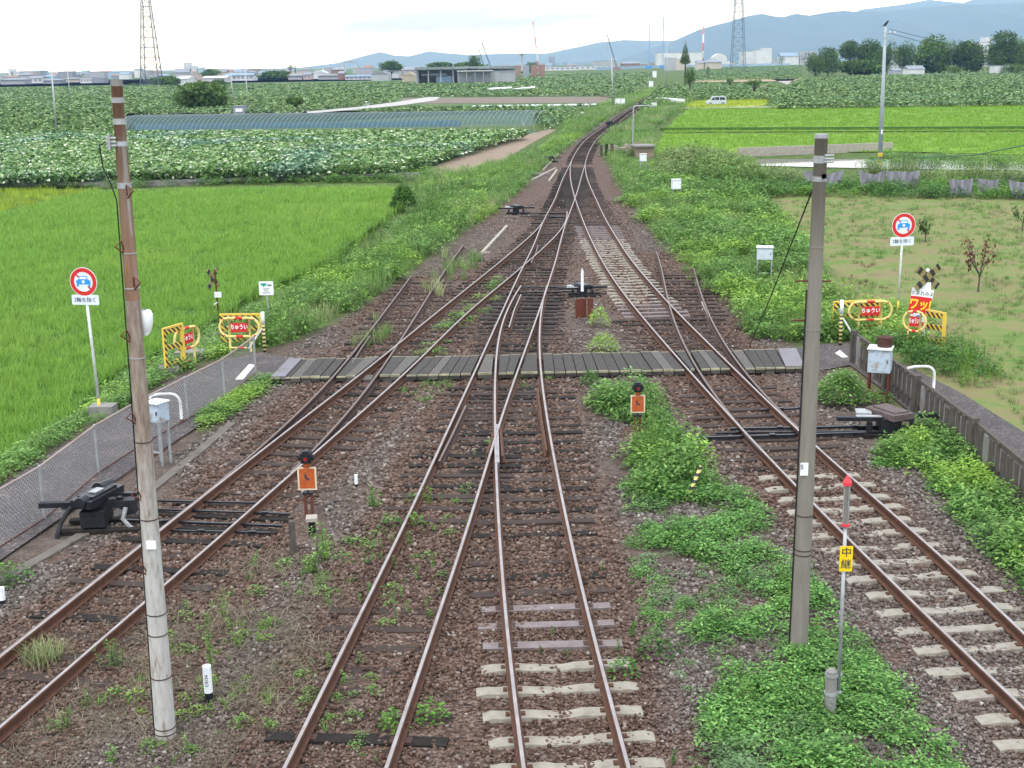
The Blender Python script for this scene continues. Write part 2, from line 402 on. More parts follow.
def plants(name, label, cat, protos, mat, polyw, dens, seed, size=(.8, 1.2), ref=25, fall=1.6, keep=None, z=None, patch=3.0, kind='stuff', lean=.0, maxn=400000, hmul=None, group=None, dmin=0, zoff=-.02):
    X, Y, S = fill(polyw, dens, seed, ref, fall, keep, maxn, dmin)
    if not len(X): print('EMPTY', name); return None
    r = rng_(seed + 1); n = len(X)
    Z = H(X, Y) if z is None else np.full(n, z)
    sc = r.uniform(size[0], size[1], n) * S; zz = None
    if fall and S.max() > 1: zz = 1 / S ** .8            # far plants widen but keep near their height
    if hmul is not None: zz = (zz if zz is not None else 1) * hmul(X, Y)
    til = r.normal(0, lean, (n, 2)) if lean else None
    V, Fc, C = scatter_cloud(protos, np.stack([X, Y, Z + zoff], 1), r.uniform(0, 6.283, n), sc, r.random(n), fnoise(X, Y, patch, seed), seed, til, zz)
    o = np_mesh(name, V, Fc, C, mat); return tag(o, label, cat, group, kind)

# plant prototypes -------------------------------------------------------
def P_done(v, f, a): return np.array(v, float), np.array(f, int), np.array(a, float)
def add_leaf(v, f, a, p, d, L, W, val, droop=.25, up=(0, 0, 1)):
    d = np.array(d) / (np.linalg.norm(d) + 1e-9); s = np.cross(d, up); s = s / (np.linalg.norm(s) + 1e-6)
    o = len(v); p = np.array(p)
    v += [p, p + d * L * .5 + s * W / 2 - np.array([0, 0, L * droop * .3]), p + d * L - np.array([0, 0, L * droop]), p + d * L * .5 - s * W / 2 - np.array([0, 0, L * droop * .3])]
    f += [(o, o + 1, o + 2), (o, o + 2, o + 3)]; a += [val] * 4
def pr_bush(seed, n=70, R=.35, Hh=.5, L=.09, W=.045, stems=4):
    r = rng_(seed); v, f, a = [], [], []
    for k in range(stems):
        t = r.uniform(0, 6.28); add_leaf(v, f, a, (0, 0, 0), (math.cos(t) * R * .5, math.sin(t) * R * .5, Hh * .8), Hh * .8, .012, .35, 0)
    for k in range(n):
        t = r.uniform(0, 6.28); u = r.random() ** .6; q = R * u; z = Hh * (1 - u * u * .75) * r.uniform(.25, 1) ** .5
        e = r.uniform(-.2, .9); add_leaf(v, f, a, (q * math.cos(t), q * math.sin(t), z), (math.cos(t + r.normal(0, .8)), math.sin(t + r.normal(0, .8)), e), L * r.uniform(.7, 1.3), W * r.uniform(.7, 1.3), r.random(), .3)
    return P_done(v, f, a)
def pr_tuft(seed, n=12, Hh=.6, spread=.35, w=.012, segs=3, base=.05):
    r = rng_(seed); v, f, a = [], [], []
    for k in range(n):
        t = r.uniform(0, 6.28); h = Hh * r.uniform(.7, 1.1); sp_ = spread * r.uniform(.2, 1.1); b0 = np.array([r.normal(0, base), r.normal(0, base), 0]); d = np.array([math.cos(t), math.sin(t), 0]); s = np.array([-d[1], d[0], 0]) * w / 2
        o = len(v); val = r.random()
        for i in range(segs + 1):
            u = i / segs; c = b0 + d * sp_ * u * u + np.array([0, 0, h * (u - .22 * u * u * u * (sp_ / spread))])
            if i < segs: v += [c - s * (1 - u * .6), c + s * (1 - u * .6)]; a += [val, val]
            else: v += [c]; a += [val]
        for i in range(segs - 1): f += [(o + 2 * i, o + 2 * i + 1, o + 2 * i + 3), (o + 2 * i, o + 2 * i + 3, o + 2 * i + 2)]
        i = segs - 1; f += [(o + 2 * i, o + 2 * i + 1, o + 2 * i + 2)]
    return P_done(v, f, a)
def pr_cover(seed, n=40, R=.16, Hh=.12, L=.045, W=.03):
    r = rng_(seed); v, f, a = [], [], []
    for k in range(n):
        t = r.uniform(0, 6.28); u = math.sqrt(r.random()); z = Hh * (1 - .5 * u * u) * r.uniform(.5, 1)
        add_leaf(v, f, a, (R * u * math.cos(t), R * u * math.sin(t), z), (math.cos(t * 3 + k), math.sin(t * 3 + k), r.uniform(-.1, .7)), L * r.uniform(.7, 1.3), W * r.uniform(.8, 1.2), r.random(), .2)
    return P_done(v, f, a)
def pr_spire(seed, n=60, Hh=.9, L=.11, W=.022, taper=.9, stems=1, R=.0):
    r = rng_(seed); v, f, a = [], [], []
    for q in range(stems):
        tx = r.uniform(0, 6.28); bx, by = R * math.cos(tx) * r.random(), R * math.sin(tx) * r.random(); hh = Hh * r.uniform(.75, 1.1); lx, ly = r.normal(0, .06), r.normal(0, .06)
        o = len(v)
        for zz, w in ((0, .008), (hh, .004)):
            for j in range(3): v.append(np.array([bx + lx * zz / hh + w * math.cos(j * 2.09), by + ly * zz / hh + w * math.sin(j * 2.09), zz])); a.append(.3)
        for j in range(3): f += [(o + j, o + (j + 1) % 3, o + 3 + (j + 1) % 3), (o + j, o + 3 + (j + 1) % 3, o + 3 + j)]
        for k in range(n // stems):
            u = r.uniform(.18, 1); t = k * 2.4 + r.normal(0, .3); z = hh * u
            add_leaf(v, f, a, (bx + lx * u, by + ly * u, z), (math.cos(t), math.sin(t), r.uniform(.1, .9)), L * (1 - u * (1 - taper)) * r.uniform(.7, 1.2), W, r.random(), .3)
    return P_done(v, f, a)
def pr_lotus(seed, n=1, hmin=.7, hmax=1.25, stem=True):
    r = rng_(seed); v, f, a = [], [], []
    for q in range(n):
        z = r.uniform(hmin, hmax); x, y = r.normal(0, .35), r.normal(0, .35); R = r.uniform(.17, .3)
        T = Matrix.Rotation(r.normal(0, .45), 3, 'X') @ Matrix.Rotation(r.normal(0, .45), 3, 'Y'); val = r.random(); o = len(v)
        flop = r.random() < .3
        v.append(np.array([x, y, z])); a.append(val)
        for k in range(8):
            t = k * math.pi / 4; rr = R * (.75 if (flop and k % 4 == 0) else 1)
            p = T @ Vector((rr * math.cos(t), rr * math.sin(t), .07 * math.cos(2 * t) + (.03 if k % 2 else 0) - (.12 * max(0, math.cos(t)) if flop else 0) + .04))
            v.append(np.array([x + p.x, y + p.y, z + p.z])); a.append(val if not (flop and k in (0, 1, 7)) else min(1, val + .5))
        f += [(o, o + 1 + k, o + 1 + (k + 1) % 8) for k in range(8)]
        if not stem: continue
        s = len(v); v += [np.array([x - .012, y, 0]), np.array([x + .012, y, 0]), np.array([x, y, z])]; a += [.3] * 3; f += [(s, s + 1, s + 2)]
    return P_done(v, f, a)
def pr_stone(seed):
    r = rng_(seed); c = np.array([(x, y, z) for z in (-1, 1) for y in (-1, 1) for x in (-1, 1)], float) * .5
    c = c * r.uniform(.6, 1.1, 3) + r.normal(0, .13, (8, 3)); c[:, 2] *= .8
    q = [(0, 2, 3, 1), (4, 5, 7, 6), (0, 1, 5, 4), (2, 6, 7, 3), (0, 4, 6, 2), (1, 3, 7, 5)]; f = []
    for t in q: f += [(t[0], t[1], t[2]), (t[0], t[2], t[3])]
    return c, np.array(f), np.full(8, r.random())

SEGM = (.42, .46, .5)
M_stone, _b = newmat('ballast_stone')
_a = nd(M_stone, 'ShaderNodeAttribute', attribute_name='Col'); _s = nd(M_stone, 'ShaderNodeSeparateColor'); lk(M_stone, _a.outputs[0], _s.inputs[0])
_r1 = ramp(M_stone, _s.outputs[1], [(0, (.058, .036, .028)), (.35, (.107, .067, .051)), (.65, (.16, .104, .08)), (.88, (.18, .122, .098)), (.975, (.22, .17, .145)), (1, (.34, .30, .27))])
_r2 = ramp(M_stone, _s.outputs[1], [(0, (.075, .062, .055)), (.4, (.135, .113, .10)), (.8, (.20, .172, .155)), (.97, (.27, .24, .22)), (1, (.38, .35, .32))])
_f = ramp(M_stone, _s.outputs[2], [(.30, (0, 0, 0)), (.85, (1, 1, 1))])
lk(M_stone, mixc(M_stone, _f.outputs[0], _r1.outputs[0], _r2.outputs[0]), _b.inputs['Base Color']); _b.inputs['Roughness'].default_value = .95; _b.inputs['Specular IOR Level'].default_value = .12

ML_rice = leafmat('rice_blades', [(0, (.15, .29, .038)), (.5, (.205, .37, .058)), (1, (.275, .46, .09))], [(0, (.19, .325, .045)), (1, (.295, .47, .095))], trans=.4, var=.12)
ML_riceR = leafmat('rice_blades_lime', [(0, (.14, .27, .035)), (.5, (.20, .345, .05)), (1, (.28, .42, .08))], trans=.4, var=.12)
ML_riceY = leafmat('rice_blades_yellowing', [(0, (.24, .33, .03)), (.5, (.33, .43, .05)), (1, (.42, .50, .08))], trans=.4)
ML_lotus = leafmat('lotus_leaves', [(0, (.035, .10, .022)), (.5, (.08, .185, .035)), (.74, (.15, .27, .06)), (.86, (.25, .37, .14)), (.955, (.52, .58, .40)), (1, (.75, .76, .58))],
                   [(0, (.03, .10, .05)), (.5, (.065, .17, .08)), (.8, (.15, .28, .16)), (.95, (.48, .57, .44)), (1, (.68, .72, .58))], rough=.4, trans=.25, spec=.5)  # palest values: whitish undersides plus sky glints put into the leaf colour
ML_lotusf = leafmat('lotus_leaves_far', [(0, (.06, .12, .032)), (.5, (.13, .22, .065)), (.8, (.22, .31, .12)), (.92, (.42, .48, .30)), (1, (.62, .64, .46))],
                    [(0, (.08, .17, .06)), (.5, (.14, .24, .10)), (.85, (.24, .33, .17)), (1, (.6, .63, .48))], rough=.5, trans=.25)  # pale end mixes underside colour with painted sky sheen
ML_weed = leafmat('weed_leaves', [(0, (.04, .11, .022)), (.5, (.14, .28, .06)), (1, (.28, .44, .13))], [(0, (.14, .28, .03)), (.5, (.25, .42, .055)), (1, (.38, .54, .12))], trans=.35)  # darkest weed leaves, deep mix too, carry the shade of gaps as colour
ML_weedd = leafmat('weed_leaves_deep', [(0, (.018, .06, .015)), (.5, (.062, .165, .03)), (1, (.15, .30, .06))], [(0, (.075, .19, .02)), (1, (.21, .38, .06))], trans=.3)
ML_cover = leafmat('ground_cover_leaves', [(0, (.03, .10, .02)), (.5, (.115, .27, .055)), (1, (.26, .45, .13))], [(0, (.09, .17, .065)), (1, (.20, .30, .14))], altpos=(.6, .8), trans=.3)  # low end darkened to paint shaded gaps between the leaves
ML_grass = leafmat('grass_blades', [(0, (.09, .18, .04)), (.5, (.16, .27, .07)), (1, (.28, .38, .14))], [(0, (.24, .27, .11)), (1, (.42, .43, .24))], trans=.35)
ML_dry = leafmat('dry_grass', [(0, (.13, .10, .075)), (.5, (.20, .165, .12)), (1, (.29, .25, .17))], [(0, (.10, .13, .05)), (1, (.22, .25, .12))], trans=.25)
ML_tree = leafmat('tree_leaves', [(0, (.024, .055, .010)), (.5, (.052, .105, .016)), (1, (.115, .19, .03))], [(0, (.045, .10, .02)), (1, (.16, .26, .05))], trans=.2)
ML_olive = leafmat('shrub_leaves_olive', [(0, (.06, .11, .03)), (.5, (.10, .17, .045)), (1, (.17, .26, .07))], trans=.25)
ML_reed = leafmat('reed_leaves', [(0, (.09, .16, .045)), (.5, (.17, .25, .075)), (1, (.34, .36, .17))], [(0, (.07, .17, .035)), (1, (.19, .33, .07))], trans=.3)
ML_redtw = leafmat('red_leaves', [(0, (.10, .03, .025)), (1, (.20, .075, .055))], trans=.2)
ML_bark = weathered('bark', (.10, .075, .055), (.05, .04, .03), .9, scale=5, bmp=.5)
RAILS = {
 'M_l': [(657.2,90.6),(640.8,101.1),(631.4,108.8),(612.7,121),(608,124),(596.2,131.6),(586.9,138.6),(579.8,146.2),(575.2,153.3),(571.6,160.3)],
 'M_r': [(657.2,93.5),(646.6,101.1),(639.6,107.6),(626.7,115.8),(615,124.6),(603.3,132.8),(596.2,139.8),(590.4,148.6),(586.9,156.8),(585,165)],
 'T2_l': [(571.6,160.3),(566.9,170.5),(559.8,185.8),(551.6,205.7),(545.2,217.4),(538.7,231.5),(531.7,250),(528.4,257),(522.2,266.6),(512.8,288.4),(501.9,311.9),(489.4,339),(480,359.5),(469.7,384),(431,461.5),(416,504),(378.5,576),(346,643.5),(316,701),(284.8,768)],
 'T2_r': [(585,165),(579.8,182.3),(574.8,198.7),(569.2,213.9),(564.5,226.8),(560,243),(555,263.4),(547.2,285.3),(542.5,302.5),(533,327.5),(528.4,340),(520.6,363.4),(511.2,390),(501.9,416.6),(495.6,433.8),(489,456.5),(453.5,576),(431,633.5),(411,691),(387,768)],
 'T3_l': [(519.8,286.9),(511.2,304),(503.4,318.1),(500.3,329),(497.5,350),(495.2,379),(494.8,402.5),(494.8,424.4),(496,446),(497.2,499),(503,576),(511,671),(524,768)],
 'T3_r': [(547.2,285.3),(542.5,302.5),(541,315),(539.6,340),(540.2,363.4),(542.5,386),(547.2,418),(552.7,449.4),(555.8,469),(568.3,521.5),(578,576),(594.5,641),(612,701),(628.3,768)],
 'T4_l': [(571.6,160.3),(570.4,167),(570.4,177.6),(572.7,189.3),(574.8,197.5),(579.8,211.6),(585.6,226.8),(594,245),(601.9,260.3),(615,281),(631.2,302.8),(662.5,340),(680,359.8),(703.4,387.2),(726.9,410.6),(751.9,439.5),(768,456.5),(793,484),(818,506.5),(843,531.5),(886,576),(918,606),(948,636),(983,668.5),(1021.8,706)],
 'T4_r': [(585,165),(585.6,170.5),(589.1,183.4),(593.8,194),(602,211.6),(609.1,225.6),(618.8,240.3),(631.3,260.6),(646.9,277.8),(668.8,302.8),(684.7,320),(719,352.8),(742.5,376.3),(773.8,406),(798.8,429.4),(815.5,446.5),(868,494),(918,534),(965.5,576),(993,603.5),(1023,633.5)],
 'T1_l': [(545.2,217.4),(541,224.5),(531.7,235),(524.5,240),(503.4,258.8),(480,277.3),(461.3,293),(426.9,319.7),(403.4,339),(372.8,363.8),(336.9,393.4),(302.5,416.9),(275.9,439.5),(254,456),(175,516.5),(142.5,544),(104,576),(52.5,613.5),(0,656)],
 'T1_r': [(566.9,211.6),(565.1,222.1),(555.2,236.2),(540.5,250),(525.3,263),(503.4,283.5),(489.4,293),(455,322.8),(419,359.5),(399.4,378.6),(365,408.5),(329,439.5),(301,464),(255,504.5),(215,541.5),(175,576),(125,616),(62.5,673.5),(0,726)],
 'S1_l': [(410.5,276),(392.5,301),(379.5,318),(361.9,338.8),(346.3,360.6),(327.5,383),(302.5,407.5),(271.3,437),(256,448),(217.5,484),(178.8,512.8)],
 'S1_r': [(462.8,245.5),(447.2,266.6),(431.6,290),(411.3,322.8),(398.8,341.6),(387.3,359.5),(371.5,380.5),(349.4,410.6),(320,441.5),(290,472)],
 'S2_l': [(656.3,251.3),(662.5,271.6),(667.2,295),(671.9,313.8),(681,336),(689.4,352.8),(697.2,368.4),(711.3,388.8),(725.3,407.5),(748,435)],
 'S2_r': [(693.8,268.4),(700,288.8),(710,316),(723.4,341),(728.4,348.1),(744,368.4),(767.5,398),(787.8,416.9),(798.8,427.8)],
}

# ================================================================== the land

# ================================================================== rails
def smooth_curve(pts, z=0.0, lam=None, ext_near=9.0, step=.5, near=True):
    w = GP(pts, z); y, x = w[:, 1], w[:, 0]; o = np.argsort(y); y, x = y[o], x[o]
    y0, y1 = y[0], y[-1]; st = step if y1 < 150 else 1.0
    g = np.arange(y0, y1 + st, st); n = len(g); A = np.zeros((n, n)); bb = np.zeros(n)
    for xi, yi in zip(x, y):
        k = min(int((yi - y0) / st), n - 2); u = (yi - y0) / st - k; wt = (F_PX / yi / 100) ** 2
        row = np.array([1 - u, u]); A[k:k + 2, k:k + 2] += wt * np.outer(row, row); bb[k:k + 2] += wt * row * xi
    D = np.zeros((n - 3, n))
    for i in range(n - 3): D[i, i:i + 4] = (-1, 3, -3, 1)
    lam = 6.0 if lam is None else lam
    wts = np.array([(F_PX / (g[i + 1]) / 100) ** 2 for i in range(n - 3)]) / st ** 5
    A += lam * (D.T * wts) @ D
    f = np.linalg.solve(A + 1e-9 * np.eye(n), bb)
    if near and y0 < 22:
        e = np.arange(max(y0 - 6, ext_near), y0, st)[::-1]; s1 = (f[1] - f[0]) / st
        e = np.arange(y0 - 6, y0 - .01, st); f = np.concatenate([f[0] + (e - y0) * s1, f]); g = np.concatenate([e, g])
    return g, f
CV = {}
for k_, v_ in RAILS.items():
    CV[k_] = smooth_curve(v_, lam=60.0 if k_[0] != 'M' else 400.0)
def cx(k, y): return np.interp(y, CV[k][0], CV[k][1])
def trackaway(x, y):
    d = np.full(np.shape(x), 9.0)
    for l, r in (('T1_l', 'T1_r'), ('T2_l', 'T2_r'), ('T3_l', 'T3_r'), ('T4_l', 'T4_r'), ('S1_l', 'S1_r'), ('S2_l', 'S2_r'), ('M_l', 'M_r')):
        gy = CV[l][0]; c = (cx(l, y) + cx(r, y)) / 2; q = np.abs(x - c) * .93; q = np.where((y < gy[0] - 1) | (y > gy[-1] + 1), 9.0, q); d = np.minimum(d, q)
    return sstep((d - .75) / 1.1)
SECT = [(-.021, 0), (.021, 0), (.032, -.009), (.033, -.036), (.010, -.048), (.010, -.118), (.062, -.138), (.062, -.153), (-.062, -.153), (-.062, -.138), (-.010, -.118), (-.010, -.048), (-.033, -.036), (-.032, -.009)]
def rail_mesh(pts, z0=0.0, name='rail', mats=None, parent=None, sc=1.0):
    P = np.array(pts); n = len(P); T = np.gradient(P[:, :2], axis=0); T /= np.linalg.norm(T, axis=1)[:, None]; N = np.stack([T[:, 1], -T[:, 0]], 1)
    m = MB(); vs = []
    for p, nn in zip(P, N):
        zz = p[2] if len(p) > 2 else 0
        for u, w in SECT: vs.append((p[0] + nn[0] * u * sc, p[1] + nn[1] * u * sc, z0 + zz + w))
    k = len(SECT); fs, ms = [], []
    for i in range(n - 1):
        for j in range(k):
            q = (j + 1) % k; fs.append((i * k + j, i * k + q, (i + 1) * k + q, (i + 1) * k + j)); ms.append(1 if j == 0 else 0)
    m.add(vs, fs); m.m = ms
    m.f += [tuple(range(k - 1, -1, -1)), tuple(range((n - 1) * k, n * k))]; m.m += [0, 0]
    return m.build(name, mats or [M_rust, M_shine], parent)
def rail_from(key, z0, parent, mats=None, y0=None, y1=None, off=0.0, name='rail', sc=1.0):
    g, f = CV[key]; k = np.ones(len(g), bool)
    if y0 is not None: k &= g >= y0
    if y1 is not None: k &= g <= y1
    p = np.stack([g[k], f[k]], 1)[:, ::-1]
    if off:
        T = np.gradient(p, axis=0); T /= np.linalg.norm(T, axis=1)[:, None]; p = p + np.stack([T[:, 1], -T[:, 0]], 1) * off
    return rail_mesh(np.c_[p, np.zeros(len(p))], z0, name, mats, parent, sc)
def yof(px, py): return G(px, py, 0)[1]

def sleepers(parent, lk_, rk_, y0, y1, spec, seed, spacing=.62, length=2.0, cap=100):
    """spec(y) -> (kind or None, top z, length factor)"""
    r = rng_(seed); y = y0; made = 0; rest = {}
    far = []
    while y < y1:
        xa, xb = cx(lk_, y), cx(rk_, y); c = (xa + xb) / 2
        ca = (cx(lk_, y + .5) + cx(rk_, y + .5)) / 2; ang = math.atan2(ca - c, .5)
        s = spec(y)
        if s:
            kind, top, lf = s; L = length * lf * r.uniform(.97, 1.03); sh = r.normal(0, .03)
            a = -ang + r.normal(0, .012); w = .20 if kind != 'conc' else .22
            m = MB()
            if kind == 'conc':
                R = Matrix.Rotation(a, 3, 'Z'); nseg = 16; vs, fs = [], []
                for i in range(nseg + 1):
                    u = i / nseg * 2 - 1; dip = .026 * math.exp(-(u / .28) ** 2) + (.02 if abs(u) > .93 else 0) + r.normal(0, .006); ww = w * (1 - .14 * math.exp(-(u / .4) ** 2)) / 2 * r.uniform(.93, 1.05)
                    for yy, zz in ((-ww - .02, -.12), (-ww, -dip), (ww, -dip), (ww + .02, -.12)):
                        p = R @ Vector((u * L / 2, yy, 0)); vs.append((p.x, p.y, zz))
                for i in range(nseg):
                    for j in range(3): fs.append((i * 4 + j, i * 4 + j + 1, i * 4 + j + 5, i * 4 + j + 4))
                fs += [(3, 2, 1, 0), tuple(nseg * 4 + j for j in range(4))]; m.add(vs, fs)
                # rail seats' clips
                for xx in (xa, xb):
                    for sx in (-1, 1):
                        d = R @ Vector((xx - c - sh + sx * .095, 0, 0)); m.box((d.x, d.y, .006), (.05, .08, .022), a, 1)
                mats = [M_concsl, M_rust]
            else:
                m.box((0, 0, -.07), (L, w * r.uniform(.9, 1.1), .14), a)
                for xx in (xa, xb):                              # spikes / base plate
                    m.box((xx - c - sh, (xx - c) * math.tan(a) if abs(a) < 1 else 0, .004), (.26, .13, .012), a, 1)
                mats = [{'wood': M_wood if r.random() < .7 else M_woodblk, 'tar': M_woodblk, 'grey': M_sl_grey}[kind], M_rustd]
            if made < cap:
                o = m.build('sleeper', mats, parent, loc=(c + sh, y, top + (r.normal(0, .008) + .002 if kind == 'wood' else 0))); made += 1
            else:
                q = rest.setdefault(kind, (MB(), mats))[0]; q.add([(v[0] + c + sh, v[1] + y, v[2] + top) for v in m.v], m.f); q.m[-len(m.m):] = m.m
        y += spacing * r.uniform(.95, 1.05)
    for kind, (q, mats) in rest.items():
        o = q.build('sleepers', mats, parent); tag(o, kind='stuff')

def track(label, group='railway tracks meeting at the junction'):
    return thing('railway_track', label, 'railway track', (0, 0, 0), 0, group)
Mdull = [M_rustd, M_shine2]
ys_ = lambda py, px: yof(px, py)

tM = track('distant single line curving away through the green weeds towards the horizon')
rail_from('M_l', -.004, tM); rail_from('M_r', -.004, tM)
sleepers(tM, 'M_l', 'M_r', 103, 300, lambda y: ('wood', -.165, 1), 1, spacing=.9, length=2.1)

t4 = track('shiny right hand track with pale concrete sleepers in front of the plank fence')
rail_from('T4_l', -.002, t4); rail_from('T4_r', -.002, t4)
y4a, y4b, y4c, y4d = yof(780, 468), yof(640, 312), yof(625, 300), yof(590, 235)
def s4(y):
    if y < y4a: return ('conc', -.152, 1.02)
    if y < yof(680, 352) and y > yof(690, 378): return None
    if y < y4b: return ('wood', -.165, 1.25 if y < yof(700, 385) else 1.35) if y > y4a + .1 else None
    if y < y4c: return ('grey', -.15, 1.05)
    if y < y4d: return ('conc', -.152, 1.02)
    if y < yof(585, 222): return ('grey', -.15, 1.05)
    return ('wood', -.175, 1.2)
sleepers(t4, 'T4_l', 'T4_r', 8, 100, s4, 2)
t3 = track('middle track running straight down between the frog and bottom edge with lilac and concrete sleepers')
rail_from('T3_l', 0, t3); rail_from('T3_r', 0, t3)
y3a, y3b = yof(560, 640), yof(560, 585)
def s3(y):
    if y < y3a: return ('conc', -.152, 1)
    if y < y3b: return ('grey', -.155, .95)
    if yof(520, 378) < y < yof(520, 354): return None
    return ('wood', -.168, 1.3 if y > 22 else 1.1)
sleepers(t3, 'T3_l', 'T3_r', 7, 43.5, s3, 3)
t2 = track('track left of centre with its dark sleepers almost buried in weedy gravel')
rail_from('T2_l', .003, t2); rail_from('T2_r', .003, t2)
rs = rng_(77); tarred = yof(400, 715)
def s2(y):
    if yof(500, 378) < y < yof(500, 356): return None
    if abs(y - tarred) < .30: return ('tar', -.165, 1.1)
    if y < 21: return ('wood', -.197, 1.05)
    if yof(510, 326) < y < yof(510, 288): return ('tar', -.15, 1.2)
    return ('wood', -.165, 1.1)
sleepers(t2, 'T2_l', 'T2_r', 7.5, 98, s2, 4)
t1 = track('left track sweeping from the lower left corner behind the rusty pole up to the junction')
rail_from('T1_l', -.006, t1); rail_from('T1_r', -.006, t1)
def s1(y):
    if yof(400, 378) < y < yof(400, 356): return None
    if yof(200, 545) < y < yof(210, 500): return ('tar', -.155, 1.25)
    if y < 15.5: return ('wood', -.19, 1.05)
    return ('wood', -.17, 1.15)
sleepers(t1, 'T1_l', 'T1_r', 7.5, 68, s1, 5, cap=98)
tS1 = track('rusty overgrown catch siding branching off left beyond the plank crossing')
rail_from('S1_l', -.012, tS1, Mdull); rail_from('S1_r', -.012, tS1, Mdull)
sleepers(tS1, 'S1_l', 'S1_r', yof(340, 350), yof(430, 275), lambda y: ('wood', -.17, 1.1), 6, spacing=.75)
tS2 = track('rusty dead end siding disappearing into green weeds on the right beyond the plank crossing')
rail_from('S2_l', -.012, tS2, Mdull); rail_from('S2_r', -.012, tS2, Mdull)
sleepers(tS2, 'S2_l', 'S2_r', yof(730, 340), yof(680, 270), lambda y: ('wood', -.165, 1.15), 7, spacing=.66)

# guard rails, wing rails and frogs: pieces bolted to the track they guard
def piece(parent, pts, name='guard_rail', mats=None, z=-.02, sc=.8):
    w = GP(pts, 0)[:, :2]; o = np.argsort(w[:, 1]); w = w[o]; return rail_mesh(np.c_[w, np.zeros(len(w))], z, name, mats or Mdull, parent, sc)
piece(t2, [(439, 460), (452, 434), (466, 404)])
piece(t3, [(537.5, 388), (541, 415), (546.5, 449)], mats=[M_rust, M_rust])
piece(t4, [(745, 433), (760, 449), (776, 463)], 'stock_rail', z=-.01)
piece(t3, [(487, 452), (492, 438), (496.5, 424)], 'wing_rail', mats=[M_rust, M_rust], z=-.012)
piece(t2, [(502.5, 455), (501.5, 440), (500, 424)], 'wing_rail', mats=[M_rust, M_rust], z=-.012)
piece(t1, [(531, 262), (536, 252), (538, 244)], 'guard_rail')
piece(t2, [(509, 327), (514, 310), (521, 294)], 'switch_blade', mats=[M_rust, M_shine], z=-.006)
piece(t2, [(549, 280), (553, 268), (557, 255)], 'guard_rail', z=-.03)
piece(tS2, [(702, 300), (706, 308), (710, 316)], 'guard_rail', mats=[M_conc, M_conc], z=-.05)
piece(tS1, [(352, 362), (362, 346), (370, 335)], 'guard_rail')
fm = MB(); w = [G(*p, 0) for p in ((494.5, 462), (499.5, 462), (498.5, 424), (496.2, 424))]
fm.prism([(q[0], q[1]) for q in w], -.14, -.003); fm.build('frog', M_shine, t3)

# ------------------------------------------------------------------ switch rods
def rods(name, label, segs, parentloc, group=None, mat=None):
    T = thing(name, label, 'point rodding', (0, 0, 0), 0, group)
    for i, (a, b, w_, h_, z_) in enumerate(segs):
        A, B = G(*a, z_), G(*b, z_); m = MB(); m.beam(A, B, w_, h_); n = 7
        for k in range(1, n):
            if (k * 37 + i) % 3 == 0: m.box(A + (B - A) * k / n + np.array([0, 0, h_ * .6]), (.12, w_ * 1.6, .03))
        m.build('rod', [mat or M_grease], T)
    return T
rods('point_rods', 'black greased point rods crossing under the left track beside the rusty pole',
     [((120, 508), (290, 514), .045, .03, -.11), ((120, 520), (282, 526), .05, .04, -.12), ((118, 500), (262, 503), .04, .03, -.11), ((150, 530), (270, 533), .04, .03, -.13)], None)
rods('point_rods', 'black and steel point rods leading from the right hand point machine under the track',
     [((672, 439), (905, 432), .07, .06, -.11), ((730, 429), (905, 426), .07, .05, -.07), ((716, 433), (880, 431.5), .05, .04, -.1), ((760, 410), (808, 408), .06, .04, -.13)], None)
rods('point_rods', 'tarry black rods and slide plates in the centre turnout beyond the planks',
     [((506, 293), (575, 291.5), .06, .05, -.10), ((512, 288), (570, 287), .05, .04, -.10)], None)
rods('point_rods', 'thin rods reaching from the far left point machine to the junction switch',
     [((512, 213), (568, 213), .09, .05, -.1), ((520, 216), (565, 217), .09, .04, -.12)], None)

